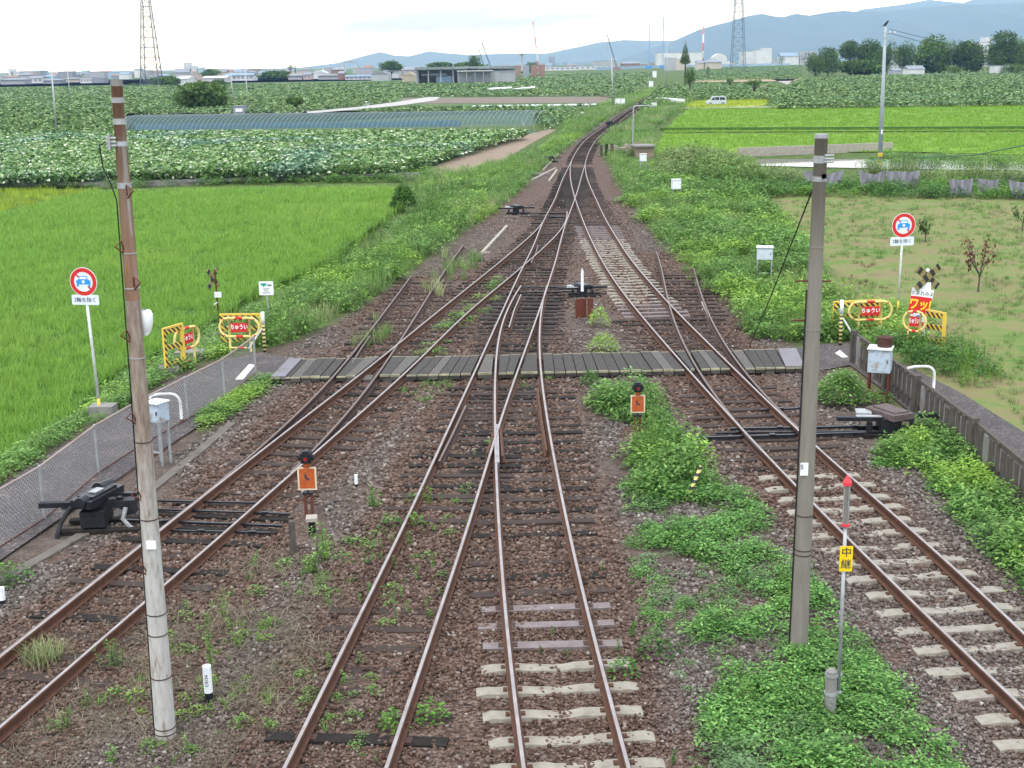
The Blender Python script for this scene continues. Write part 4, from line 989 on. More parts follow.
B = GH(219, 322); T = thing('level_crossing_sign', 'narrow faded black and yellow crossbuck turned edge on against the left rice', 'sign', B)
cz = atY(215, 278, B[1]); cx0 = cz[0] - B[0]; ch = cz[2] - B[2]
m = MB(); m.cyl((0, .03, -.2), (cx0, .03, ch + .28), .03, .03, 10); m.build('post', M_rustpost, T)
crossbuck(T, (cx0 - .06, -.02, ch), .80, .14, math.radians(62), ang=(50, -50))
pz = atY(218, 294.5, B[1]); m = MB(); m.box((pz[0] - B[0], -.03, pz[2] - B[2]), (.24, .02, .19)); m.build('plate', M_whitec, T)
m = MB(); m.cyl((pz[0] - B[0] - .14, -.03, pz[2] - B[2] - .34), (0, -.02, pz[2] - B[2] - .26), .025, n=8); m.build('bracket', M_white, T)

B = GH(270, 334); T = thing('notice_board', 'small white notice with teal emblem on grey post above the left weeds', 'sign', B)
c = atY(266.5, 288, B[1]); w_ = c[2] - B[2]
m = MB(); m.cyl((0, 0, -.2), (c[0] - B[0], 0, w_ - .1), .028, .028, 10); m.build('post', M_galv, T)
m = MB(); m.plate(rounded(.43, .42, .02), -.04, .008); p = m.build('board', M_whitec, T); p.location = (c[0] - B[0], 0, w_)
m = MB(); m.plate([(-.16, .15), (.02, .15), (.0, .08), (-.05, .08), (-.06, .02), (-.10, .06), (-.12, .09), (-.16, .09)], -.043, .002); m.build('emblem', M_teal, p)
m = MB(); m.plate([(.04, .07), (.16, .07), (.16, .11), (.04, .11)], -.043, .002)
for k, (a_, b_) in enumerate(((-.10, .09), (-.06, .05), (-.11, .11))): m.plate([(a_, -.03 - k * .06), (b_, -.03 - k * .06), (b_, -.012 - k * .06), (a_, -.012 - k * .06)], -.043, .002)
m.build('lettering', M_navy, p)

# ================================================================== chain-link fence along the left path
def chain_fence():
    T = thing('chain_link_fence', 'low rusty topped chain link fence between the left path and the tracks', 'fence')
    base = [(-60, 589), (45, 521), (99, 475), (142, 447), (188, 421), (225, 400), (256, 375)]
    P = [G(*p, -.2) for p in base]; hgt = 1.02; tops = [p + np.array([0, 0, hgt]) for p in P]
    for p in P:
        m = MB(); m.cyl((p[0], p[1], -.35), (p[0], p[1], .0 + hgt - .19), .026, n=10); m.build('post', M_galv, T)
    m = MB(); m.tube([tuple(t - np.array([0, 0, .02])) for t in tops], .022, 8); m.build('top_rail', weathered('rail_tube_rusty', (.36, .33, .31), (.20, .11, .08), .6, scale=1.5, amt=.9, bmp=.1), T)
    m = MB(); m.tube([tuple(p + np.array([0, 0, .06])) for p in P], .014, 6); m.build('bottom_rail', M_rustpost, T)
    V, Fc = [], []; d = .088
    for a, b in zip(P[:-1], P[1:]):
        L = np.linalg.norm(b - a); u = (b - a) / L; n_ = np.cross(u, (0, 0, 1)); h0, h1 = .07, hgt - .03; hh = h1 - h0; o_ = n_ * .026
        for sgn in (1, -1):
            s = -hh if sgn > 0 else 0.0
            s = math.floor(s / d) * d
            while s < (L if sgn > 0 else L + hh):
                s0, s1, z0, z1 = s, s + sgn * hh, h0, h1
                if sgn > 0:
                    if s0 < 0: z0 += -s0; s0 = 0
                    if s1 > L: z1 -= s1 - L; s1 = L
                else:
                    if s0 > L: z0 += s0 - L; s0 = L
                    if s1 < 0: z1 -= -s1; s1 = 0
                if z1 - z0 > .02:
                    p0 = a + u * s0 + o_ + np.array([0, 0, z0 + 0]); p1 = a + u * s1 + o_ + np.array([0, 0, z1 + 0]); w = np.array([0, 0, .005]); nn = n_ * .0017 * sgn; i = len(V)
                    V += [p0 - w + nn, p0 + w + nn, p1 + w + nn, p1 - w + nn]; Fc += [(i, i + 1, i + 2), (i, i + 2, i + 3)]
                s += d
    np_mesh('wire_mesh', np.array(V), np.array(Fc), None, weathered('fence_wire', (.42, .43, .43), (.40, .38, .36), .5, scale=3, bmp=0), parent=T)
chain_fence()

# ================================================================== plank fence along the right path
def plank_fence():
    T = thing('plank_fence', 'low fence of weathered grey boards and concrete posts along the right path', 'fence')
    base = [(852, 363), (885, 389), (914, 413), (970, 460), (1024, 510), (1090, 577), (1180, 672)]
    P = [G(*p, -.2) for p in base]; r = rng_(9); hgt = .82
    for i, (a, b) in enumerate(zip(P[:-1], P[1:])):
        L = np.linalg.norm(b - a); u = (b - a) / L; ang = math.atan2(u[1], u[0]); s = .0; n = int(L / .31)
        for k in range(n):
            c = a + u * (k + .5) * L / n; hh = hgt * r.uniform(.82, 1.0); m = MB(); m.box((c[0], c[1], -.2 + hh / 2 - .05), (.19 * r.uniform(.7, 1.1), .035, hh + .1), ang + r.normal(0, .09))
            m.build('board', M_weathwood if r.random() < .85 else M_concg, T)
        m = MB(); nrm = np.array([-u[1], u[0], 0]) * .05
        m.beam(a - nrm * -1 + np.array([0, 0, hgt - .06]), b + nrm + np.array([0, 0, hgt - .06]), .07, .10); m.build('top_rail', M_weathwood, T)
        m = MB(); m.beam(a + nrm + np.array([0, 0, .22]), b + nrm + np.array([0, 0, .22]), .06, .08); m.build('lower_rail', M_weathwood, T)
        m = MB(); m.box((a[0], a[1] - .09, hgt / 2 - .2), (.16, .15, hgt + .14), ang); m.build('post', M_weathwood, T)
plank_fence()

# ================================================================== bent pipes, cabinets, block
def hook_pipe(label, base, top, end, r=.035):
    B = GH(*base); Tz = atY(*top, B[1]); h = Tz[2] - B[2]; E_ = atY(*end, B[1]); dx = E_[0] - B[0]; s = 1 if dx > 0 else -1
    q = .20; pts = [(0, 0, -.1), (0, 0, h - q)] + [(s * q * (1 - math.cos(t)), 0, h - q + q * math.sin(t)) for t in (.4, .8, 1.2, 1.57)] + [(dx * .7, 0, h), (dx * .92, 0, h - .03), (dx, 0, h - .10)]
    T = thing('bent_pipe', label, 'pipe', B); m = MB(); m.tube(pts, r, 10); m.build('tube', M_white, T, smooth=True)
    m = MB(); m.cyl((0, 0, -.12), (0, 0, .12), r + .01, n=10); m.build('pipe_foot', M_rustpost, T); return T
hook_pipe('white bent guard pipe in front of the grey cabinet behind the left pole', (182, 424), (172, 394), (150, 399))
hook_pipe('white bent guard pipe rising behind the right plank fence', (933, 396), (925, 366.5), (906, 371))
def cabinet(label, feet, toppx, w, d, hbox, mat, rz=0, legmat=M_galv, legs_h=None):
    B = GH(*feet); top = atY(*toppx, B[1])[2] - B[2]; hb = hbox; T = thing('equipment_cabinet', label, 'cabinet', B, rz); EXCL.append((B[0], B[1], w * .8, 2.2))
    m = MB(); m.box((0, 0, top - hb / 2), (w, d, hb)); m.build('body', mat, T)
    m = MB(); m.box((0, -.01, top + .012), (w + .05, d + .07, .024)); m.build('lid', M_white, T)
    m = MB(); m.plate([(-w * .44, -hb * .42), (w * .44, -hb * .42), (w * .44, hb * .42), (-w * .44, hb * .42)], 0, .006); p = m.build('door', mat, T); p.location = (0, -d / 2 - .006, top - hb / 2)
    m = MB(); m.box((w * .36, -.014, 0), (.02, .02, .07)); m.build('handle', M_black, p)
    for sx in (-1, 1):
        for sy in (-1, 1): m = MB(); m.box((sx * (w / 2 - .03), sy * (d / 2 - .03), (top - hb) / 2 - .06), (.04, .04, top - hb + .12)); m.build('leg', legmat, T)
    m = MB(); m.box((0, -d / 2 + .03, (top - hb) * .3), (w - .1, .03, .03)); m.build('brace', legmat, T)
    return T, B, top
cabinet('pale blue grey cabinet on thin legs standing in weeds right of the siding', (764, 278), (764, 247), .56, .42, .43, weathered('cabinet_pale', (.55, .61, .68), (.45, .5, .55), .5, bmp=0), math.radians(-10))
cabinet('small white cabinet on legs in green weeds beneath the reeds', (676, 198), (676, 179.5), .50, .40, .54, M_whitec, .1)
cabinet('smallest white cabinet on legs just in front of the brown hut', (643, 172), (643, 154), .45, .36, .50, M_whitec, .1)
Tc, Bc, tc_ = cabinet('rust streaked white cabinet on rusty legs beside the plank fence', (878, 400), (881, 348), .50, .42, .54, M_bluegrey, math.radians(-22), M_rustpost)
m = MB(); m.cyl((0, 0, 0), (0, 0, .22), .17, .19, 8); m.cyl((0, 0, .222), (0, 0, .24), .15, .05, 8)
o = m.build('bucket', weathered('bucket_rust', (.085, .035, .028), (.05, .025, .02), .85, scale=8)); o.location = tuple(Bc + np.array([.10, .04, tc_ + .03])); tag(o, 'rusty brown bucket resting on the lid of the white cabinet', 'bucket')
cabinet('grey cabinet on tall metal legs half hidden behind the left pole', (162, 464), (158, 402), .32, .30, .38, M_bluegrey, math.radians(-28), M_galv)
m = MB(); B = G(192, 369, -.5); m.box((B[0] - .1, B[1] + .3, -.3), (.75, .5, .5)); tag(m.build('concrete_block', M_concg), 'grey concrete block under the sideways yellow barriers at left', 'block')
m = MB(); B = G(168, 380, -.4); m.box((B[0], B[1] + .2, -.28), (.5, .5, .42), .3); tag(m.build('concrete_block', M_concg), 'low concrete block beside the left path just behind the rusty pole', 'block')
# horn loudspeaker housing on the left pole
p = ptL(zL(305)); zz = zL(305)
T = thing('loudspeaker', 'smooth white rounded loudspeaker cover fixed behind the left pole', 'loudspeaker', BL + np.array(p))
m = MB(); m.tube([(.07, .12, -.15), (.08, .12, -.10), (.085, .12, 0), (.085, .12, .08), (.08, .12, .12), (.08, .12, .135)], [.03, .062, .083, .085, .07, .03], 18); m.build('cover', M_whitec, T, smooth=True)
m = MB(); m.box((0.02, .06, -.1), (.04, .12, .03)); m.build('bracket', M_galv, T)

M_rustlid = weathered('rusty_lilac_lid', (.13, .10, .10), (.08, .05, .045), .7, scale=6, bmp=.2)
# ================================================================== point machines
def point_machine(name, label, px, rz, sc=1.0, style=0):
    B = G(*px, -.2); T = thing(name, label, 'point machine', B, rz, None); T.scale = (sc,) * 3
    m = MB()
    for y in (-.28, .28): m.box((.12, y, .03), (1.35, .16, .10))
    m.build('timber', M_woodblk, T)
    if style == 0:
        m = MB(); m.box((0, 0, .26), (.42, .62, .28)); m.build('pedestal', M_black, T)
        m = MB(); m.box((0, 0, .45), (1.15, .16, .12)); m.box((.62, 0, .40), (.16, .22, .26)); m.box((-.66, -.02, .47), (.62, .12, .09)); m.build('throw_bar', M_black, T)
        m = MB(); m.box((.02, .10, .56), (.42, 1.0, .14), -.35); m.box((.02, .10, .645), (.30, .72, .05), -.35); m.build('gear_case', M_grease, T)
        m = MB(); m.cyl((-.02, .3, .60), (.14, .62, .60), .14, .12, 14); m.build('motor', M_grease, T); m = MB(); m.cyl((-.1, -.25, .60), (-.16, -.42, .60), .11, .1, 14); m.build('end_drum', M_grease, T)
        m = MB(); m.box((.02, .05, .685), (.15, .26, .02), -.35); m.build('cover_plate', M_galv, T)
        for q, (bx, by, bz, bs) in enumerate(((-.22, -.12, .56, .12), (.24, .40, .64, .10), (.30, -.05, .53, .11), (-.35, .02, .53, .09), (.42, .02, .53, .08))): m = MB(); m.box((bx, by, bz), (bs, bs * 1.3, .07), .2 * q); m.build('fitting', M_grease if q % 2 else M_black, T)
        m = MB(); m.box((.2, .34, .50), (.9, .10, .07)); m.build('rear_bar', M_grease, T)
        m = MB(); m.tube([(-.30, -.1, .50), (-.42, -.2, .42), (-.54, -.32, .22), (-.58, -.44, .05), (-.58, -.50, -.15), (-.57, -.52, -.3)], .042, 8); m.build('hose', M_cable, T)
        m = MB(); m.tube([(.56, -.18, .42), (.50, -.2, .22), (.62, -.2, .06), (.8, -.2, .0)], .04, 6); m.build('crank', M_galv, T)
    else:
        m = MB(); m.box((0, 0, .22), (.38, .60, .32)); m.build('pedestal', M_black, T)
        m = MB(); m.box((.02, .05, .43), (.52, .85, .12), .5); m.box((.04, .07, .50), (.36, .66, .04), .5); m.build('gear_case', M_rustlid if style == 1 else M_grease, T)
        m = MB(); m.box((-.3, -.15, .36), (1.5, .12, .08)); m.box((.5, .18, .34), (1.2, .12, .08)); m.build('throw_bar', M_black, T)
        m = MB(); m.box((-.48, .15, .42), (.30, .34, .05), -.1); m.box((-.42, -.12, .40), (.5, .13, .03)); m.build('cover_plate', M_galv, T)
        for sx in (-1, 1): m = MB(); m.box((sx * .42, -.2, .15), (.10, .10, .3)); m.build('support', M_black, T)
    return T
point_machine('point_machine', 'black point machine with curved hose beside the chain link fence', (98, 528), math.radians(3), .98, 0)
point_machine('point_machine', 'point machine with rusty lid at the foot of the plank fence', (888, 434), math.radians(-4), 1.05, 1)
point_machine('point_machine', 'small black point machine left of the track beneath the far weeds', (516, 214), math.radians(0), .9, 2)
point_machine('point_machine', 'farthest black point machine beside the first junction switch', (549, 162), math.radians(0), .9, 2)
point_machine('point_machine', 'point machine with white post in the gravel between centre and right tracks', (582, 296), math.radians(3), .8, 2)
m = MB(); B = G(581, 296, -.15); m.box((B[0] + .02, B[1] - .42, .42), (.09, .05, .68)); m.add([(B[0] - .025, B[1] - .445, .76), (B[0] + .065, B[1] - .445, .76), (B[0] + .02, B[1] - .445, .86), (B[0] - .025, B[1] - .395, .76), (B[0] + .065, B[1] - .395, .76), (B[0] + .02, B[1] - .395, .86)], [(0, 1, 2), (5, 4, 3), (0, 2, 5, 3), (1, 4, 5, 2)])
tag(m.build('marker_post', M_whitec), 'upright white post with pointed top beside the centre point machine', 'post')
B = G(588, 318, -.2); T = thing('rusty_stump', 'pair of rusty steel plates standing in the gravel beside a small bush', 'steel plate', B)
m = MB(); m.box((-.22, 0, .30), (.34, .05, .62), .2); m.build('plate', M_rustpost, T); m = MB(); m.box((.07, -.1, .28), (.17, .12, .72)); m.build('upright', M_rustpost, T)
m = MB(); B = G(610, 125, -.1); m.box((B[0], B[1], .0), (1.1, .9, .5)); m.box((B[0] + .8, B[1], .02), (.5, .5, .4)); m.box((B[0], B[1], .3), (.7, .6, .15)); tag(m.build('track_magnet', M_black), 'dark box lying between the rails of the distant curve', 'box')

# ================================================================== dwarf signals with orange plates
def dwarf_signal(label, basepx, sc, plinth=True):
    B = G(*basepx, -.2); T = thing('point_indicator', label, 'signal', B); T.scale = (sc,) * 3; EXCL.append((B[0], B[1], .3, 1.4))
    for s in (-1, 1): m = MB(); m.box((s * .055, 0, .22), (.045, .06, .44)); m.build('leg', M_rustpost, T)
    m = MB(); m.box((0, 0, .45), (.18, .10, .04)); m.cyl((0, 0, .45), (0, 0, 1.0), .02, n=8); m.build('stem', M_black, T)
    m = MB(); m.plate([(-.165, -.21), (.165, -.21), (.165, .21), (-.165, .21)], 0, .012); p = m.build('plate', M_platewhite, T); p.location = (0, -.03, .72)
    m = MB(); m.plate([(-.135, -.18), (.135, -.18), (.135, .18), (-.135, .18)], -.004, .003); m.build('orange_face', M_orange, p)
    m = MB(); m.plate([(-.05, .05), (-.01, -.05), (-.012, .0), (.04, -.04), (.045, .0), (0, .02), (-.02, .10)], -.007, .002); m.build('dark_mark', M_navy, p)
    m = MB(); m.box((0, 0, .97), (.10, .08, .12)); m.build('neck', M_orange, T)
    m = MB(); m.box((0, .01, 1.10), (.18, .20, .18)); m.box((0, .01, 1.20), (.12, .14, .04)); m.cyl((-.09, 0, 1.1), (-.13, 0, 1.1), .05, n=10); m.cyl((.09, 0, 1.1), (.13, 0, 1.1), .05, n=10); m.build('lamp_housing', M_black, T)
    m = MB(); m.cyl((0, -.09, 1.1), (0, -.13, 1.1), .062, .066, 14); h = m.build('hood', M_black, T)
    m = MB(); m.disc((0, -.134, 1.1), .032, 14, thick=.01); m.build('lens', M_lens, T); return T
M_platewhite = weathered('plate_rim_cream', (.70, .62, .45), (.55, .40, .28), .5, bmp=0)
dwarf_signal('orange plate point indicator with black lamp between the left tracks', (309.5, 517), 1.0)
dwarf_signal('orange plate point indicator with black lamp in the central bushes', (637.5, 434), .93)
def stub(label, px, toppx, w, mat, capmat=None, cat='stake', name='stake', r=0, sides=4):
    B = G(*px, -.22); h = atY(*toppx, B[1])[2] - B[2]; T = thing(name, label, cat, B, r)
    m = MB(); m.box((0, 0, h / 2 - .03), (w, w, h + .06)) if sides == 4 else m.cyl((0, 0, -.05), (0, 0, h), w / 2, n=14); m.build('body', mat, T)
    if capmat:
        m = MB(); m.box((0, 0, h + .03), (w * 1.9, w * 2.2, .06), .1) if sides == 4 else m.cyl((0, 0, h * .32), (0, 0, h + .004), w / 2 + .004, n=14); m.build('cap', capmat, T)
    return T, B, h
stub('dark stake with pale square cap just below the left orange plate', (312.5, 535), (312, 520), .10, M_woodblk, M_conc)
stub('short grey wooden stake leaning left of the capped stake', (293.5, 556), (292, 521), .09, M_weathwood)
Tm, Bm, hm = stub('short round marker post, white above black, in dry grass near the left pole', (209.5, 704), (207.5, 666), .10, M_black, M_whitec, 'marker post', 'marker_post', 0, 14)
text_mesh('C4154', .06, M_navy, Tm, (0, -.058, hm * .66), 'lettering', ry=-math.pi / 2)
stub('low marker post with white top cut off by the left picture edge', (2.5, 605), (2.5, 588), .10, M_black, M_whitec, 'marker post', 'marker_post', 0, 14)
stub('tiny marker peg with white head in the gravel right of the orange plate', (356.5, 488), (356, 475), .055, M_black, M_whitec, 'marker post', 'marker_post', 0, 14)
stub('tiny dark post beside the far right weeds near the reeds', (660, 226), (660, 209), .05, M_ybz, None, 'stake', 'stake', 0, 14)
B = G(686, 500, -.15); E_ = atY(701, 466, B[1] + .25); m = MB(); m.cyl((0, 0, -.05), tuple(E_ - B), .035, .035, 12)
_d = (E_ - B); T = thing('striped_rod', 'black and yellow banded rod leaning in the green ground cover', 'rod', B); m.build('rod', M_ybz, T, smooth=True)

# ================================================================== relay signal post with yellow plate
B = G(829.5, 719, -.2); T = thing('relay_marker', 'short concrete stump with grey rod, yellow plate and red tipped lamp', 'marker post', B)
h = atY(829, 671, B[1])[2] - B[2]
m = MB(); m.cyl((0, 0, -.1), (0, 0, h), .070, .068, 18); m.cyl((0, 0, h), (0, 0, h + .03), .066, .035, 18); m.build('stump', M_concg, T, smooth=False)
for z_ in (h * .52, h * .90): m = MB(); m.cyl((0, 0, z_), (0, 0, z_ + .035), .078, n=18); m.box((.085, 0, z_ + .018), (.08, .03, .03)); m.build('clamp', M_galv, T)
def rel(px, py): q = atY(px, py, B[1]) - B; return Vector((q[0], 0, q[2]))
a, b, c_, d_ = rel(838.5, 690), rel(845.5, 525), rel(846.6, 523), rel(847.5, 481)
m = MB(); m.cyl(a, b, .022, .022, 12); m.build('rod', M_galv, T, smooth=True)
m = MB(); m.cyl(b, d_ - Vector((0, 0, .03)), .037, .037, 14); m.build('lamp_tube', weathered('lamp_ribbed', (.22, .20, .17), (.12, .11, .10), .6, scale=20, stretch=(1, 1, .2)), T)
m = MB()
for k in range(4): ang = k * math.pi / 2 + .4; m.cyl(b + Vector((math.cos(ang) * .04, math.sin(ang) * .04, 0)), d_ + Vector((math.cos(ang) * .04, math.sin(ang) * .04, -.03)), .006, n=5)
m.build('guard_bars', M_galv, T)
m = MB(); m.cyl(b + Vector((0, 0, -.01)), b + Vector((0, 0, .02)), .05, n=14); m.cyl(d_ + Vector((0, 0, -.05)), d_ + Vector((0, 0, -.01)), .052, .052, 14); m.cyl(d_ + Vector((0, 0, -.01)), d_ + Vector((0, 0, .07)), .052, .008, 14)
m.build('red_cap', weathered('red_cap', (.70, .05, .07), (.6, .06, .07), .4, bmp=0), T)
pc = rel(845.5, 558); m = MB(); m.plate([(-.075, -.155), (.075, -.155), (.075, .155), (-.075, .155)], 0, .008); p = m.build('plate', weathered('yellow_plate', (.80, .58, .01), (.74, .52, .02), .4, bmp=0), T); p.location = pc + Vector((0, -.03, 0))
text_mesh('中', .125, M_navy, p, (0, -.003, .075), 'lettering'); text_mesh('継', .125, M_navy, p, (0, -.003, -.07), 'lettering')

# ================================================================== hut, lamps and small lineside things
B = G(645, 157.5, -.3); T = thing('trackside_hut', 'low brown concrete hut with dark flat roof beside the lamp post', 'hut', B, .12); EXCL.append((B[0], B[1], 1.6, 8))
wv = 20 / (F_PX / (B[1] * 1.02)); hh = atY(645, 147, B[1])[2] - B[2]
m = MB(); m.box((0, 1, hh / 2), (wv * .9, 2.0, hh)); m.build('wall', weathered('hut_brown', (.30, .235, .17), (.22, .17, .12), .9, scale=1.5), T)
m = MB(); m.box((0, .9, hh + .07), (wv * 1.05, 2.3, .14)); m.build('roof', M_concg, T)
B = GH(632.5, 152); h = atY(633.5, 106, B[1])[2] - B[2]; T = thing('lineside_lamp', 'slim grey lamp post bent over at the top beside the brown hut', 'lamp post', B)
m = MB(); m.tube([(0, 0, -.2), (.05, 0, h - .3), (.1, 0, h - .05), (.3, 0, h), (1.45, 0, h + .02)], .055, 8); m.build('pole', M_galv, T)
m = MB(); m.box((1.75, 0, h - .02), (.6, .25, .12)); m.build('lamp_head', M_galv, T)
for i, (bx, by, tx, ty, lab) in enumerate([(613, 108, 611.5, 57, 'tall grey pole beside the white cabinet at the edge of the lotus field'), (666.5, 92, 667, 42, 'thin tall pole beside the far curve of the railway'), (57, 136, 51.5, 71, 'white pole standing alone in the left lotus field'), (71, 104, 67, 68, 'shorter white pole farther back in the left lotus field'),
        (234, 107, 230.5, 71, 'thin pole left of the grey shed among the lotus'), (249, 112, 245, 67, 'thin pole just right of the grey shed among the lotus'), (304.5, 112, 303.5, 97, 'short white post before the dark shrub in the lotus field'), (524, 130, 523, 121, 'small white post at the end of the hoop tunnel')]):
    slim_pole(lab, (bx, by), (tx, ty), .14 if by - ty > 30 else .10, .09, M_galv, cross=(i in (0, 1)))
def white_box(label, px, w, h_, d, mat=M_whitec, z=None):
    B = GH(*px); sc = B[1] * 1.01 / F_PX; T = thing('white_cabinet', label, 'cabinet', B); m = MB(); m.box((0, 0, h_ * sc / 2), (w * sc, d, h_ * sc)); m.build('body', mat, T)
    m = MB(); m.box((0, 0, h_ * sc + .03), (w * sc + .08, d + .08, .06)); m.build('lid', M_galv, T)
    m = MB(); m.box((w * sc * .05, -d / 2 - .01, h_ * sc * .5), (w * sc * .06, .02, h_ * sc * .8)); m.build('door_seam', M_galv, T)
white_box('white double cabinet beside the tall grey pole near the railway', (620, 107), 9, 8, .8)
white_box('small white box right of the bent lamp post', (654, 108), 5, 5, .5)
white_box('white box beside the distant curve, nearer of the far pair', (651, 87.5), 4, 6, .7)
white_box('white box beside the distant curve, farthest one', (654.5, 77.5), 3.5, 6, 1.2)
# switch stand with round white head in the weeds and other dark bits
B = GH(582, 117); T = thing('switch_lever', 'small black and white switch lever among weeds left of the curve', 'lever', B)
m = MB(); m.box((0, 0, .3), (.25, .25, .6)); m.build('stand', M_black, T); m = MB(); m.box((0, -.1, .65), (.5, .1, .25)); m.build('head', M_whitec, T)
for q in ([(519, 152), (531, 152), (549, 168), (538, 168)],): pass
for i, seg in enumerate([[(543, 170), (558, 154)], [(532, 180), (556, 168)], [(549, 181), (557, 170)], [(482, 253), (507, 226)], [(482, 253), (490, 253)], [(525, 157), (533, 151)]]):
    m = MB(); a, b = G(*seg[0], -.15), G(*seg[1], -.15); m.beam(a, b, .12, .10)
    tag(m.build('cable_trough', M_conc), ['pale concrete trough strip beside the farthest point machine', 'pale trough edge along the dark pit left of the junction', 'short slanting trough strip right of the dark pit', 'long pale concrete trough strip in the gravel left of the tracks', 'stub of pale trough crossing the end of the long strip', 'small pale trough piece left of the farthest point machine'][i], 'trough')
m = MB(); a = G(541, 174, -.2); m.box((a[0], a[1], -.17), (1.2, 2.0, .03)); tag(m.build('pit_cover', M_asph), 'dark flat pit cover left of the first junction switch', 'cover')
B = G(606, 156, -.2); T = thing('timber_stack', 'dark upright timbers beside the first junction switch on the right', 'timber', B)
for k in range(3): m = MB(); m.box((k * .45 - .4, 0, .45), (.25, .3, 1.0 + .1 * k)); m.build('timber', M_woodblk if k % 2 else M_weathwood, T)
r = rng_(31); T = thing('rubble_heap', 'heap of pale broken rubble between dark timbers and the brown hut', 'rubble', G(621, 154, -.25))
m = MB()
for k in range(26): m.box((r.normal(0, 1.0), r.normal(0, .9), r.uniform(.05, .5)), tuple(r.uniform(.25, .7, 3)), r.uniform(0, 3))
m.build('rubble', weathered('rubble', (.33, .28, .22), (.2, .16, .13), .9, scale=3), T)
B = GH(598, 106.5)

# ================================================================== ballast stones, plants and crops
def stones():
    r = rng_(11); poly = GP([(-150, 800), (1174, 800), (1174, 640), (1024, 585), (960, 515), (905, 450), (860, 392), (800, 352), (745, 312), (700, 272), (650, 232), (615, 200), (540, 200), (480, 225), (395, 288), (300, 345), (210, 430), (60, 545), (-150, 680)], -.2)
    X, Y, S = fill(poly, 900, 12, ref=12.5, fall=2.0, keep=lambda X, Y, r: fnoise(X, Y, 1.4, 90) + r.normal(0, .10, len(X)) > .34 + .08 * trackaway(X, Y))
    Z = H(X, Y) + r.uniform(-.01, .025, len(X)) + (fnoise(X, Y, 1.1, 3) - .5) * .05
    sc = r.uniform(.018, .043, len(X)) * np.minimum(S, 1.9)
    pr = [pr_stone(k) for k in range(12)]
    V, Fc, C = scatter_cloud(pr, np.stack([X, Y, Z], 1), r.uniform(0, 6.28, len(X)), sc, r.random(len(X)), np.clip(trackaway(X, Y) * .75 + (fnoise(X, Y, 3.5, 41) - .5) * .8 + .12 + .35 * sstep((X - 4.0) / 1.5) * sstep((24 - Y) / 7), 0, 1), 13)
    tag(np_mesh('ballast_stones', V, Fc, C, M_stone), 'brown and grey ballast stones strewn between the rails and sleepers', 'gravel', None, 'stuff')
stones()
def und(name, pts, z, c1, c2, sc=.6, up=None):
    m = weathered(name + '_soil', c1, c2, .95, scale=sc, amt=.8, bmp=0); return sheet(name, pts, z, m, unproj_z=z if up is None else up)

# --- rice
def polyset(*ps, z=-.3): return [GP(p, z)[:, :2] for p in ps]
def outside(ps): return lambda X, Y, r: ~np.any([inpoly(q, X, Y) for q in ps], axis=0)
riceL = [(-420, 300), (-80, 190), (0, 188), (130, 187), (385, 183), (408, 187), (396, 203), (368, 224), (331, 250), (293, 270), (255, 283), (225, 304), (207, 315), (162, 340), (125, 355), (100, 371), (85, 386), (72, 402), (37, 431), (0, 453), (-150, 535), (-500, 700)]
rl = GP(riceL, -.25)
und('rice_field', riceL, -.55, (.05, .12, .015), (.035, .08, .012), up=-.25)
ripe = GP([(-200, 215), (-60, 186), (98, 186), (60, 196), (0, 209)], -.25)
plants('rice_crop', 'bright green young rice filling the large field at left', 'rice', [pr_tuft(k, 18, .50, .30, .020, 2, .10) for k in range(6)], ML_rice, rl, 30, 21, (.85, 1.15), ref=32, fall=1.5, z=-.76, patch=5, zoff=0, keep=lambda X, Y, r: ~inpoly(ripe, X, Y))
plants('rice_crop', 'yellowing rice in the strip at the top left corner of the left field', 'rice', [pr_tuft(k + 20, 16, .55, .2, .02, 2, .09) for k in range(4)], ML_riceY, ripe, 9, 22, (.9, 1.15), ref=60, fall=1.5, z=-.76, patch=5, zoff=0)
tuf = [pr_tuft(k + 40, 16, .6, .22, .05, 2, .16) for k in range(5)]
for i, (pts, lab, mat, col) in enumerate([
    ([(652, 152), (664, 132), (1200, 130), (1300, 155), (1024, 152), (900, 149), (760, 150)], 'nearer lime green rice strip at right in front of the pale channel', ML_riceR, 0),
    ([(664, 130), (688, 108), (1200, 102), (1300, 126), (1024, 128.5)], 'farther lime green rice strip at right below the lotus field', ML_riceR, 0),
    ([(664, 106.5), (676, 98.5), (768, 97), (764, 104.5), (700, 107)], 'narrow strip of yellow ripening rice behind the silver van', ML_riceY, 1)]):
    up = -.1; c = ((.17, .29, .03), (.13, .24, .02)) if not col else ((.34, .36, .05), (.28, .30, .04))
    und('rice_field', pts, -.30, c[0], c[1], .25, up)
    plants('rice_crop', lab, 'rice', tuf, mat, GP(pts, up), 5, 30 + i, (.85, 1.15), ref=95, fall=1.8, z=-.62, patch=9, zoff=0, maxn=60000)

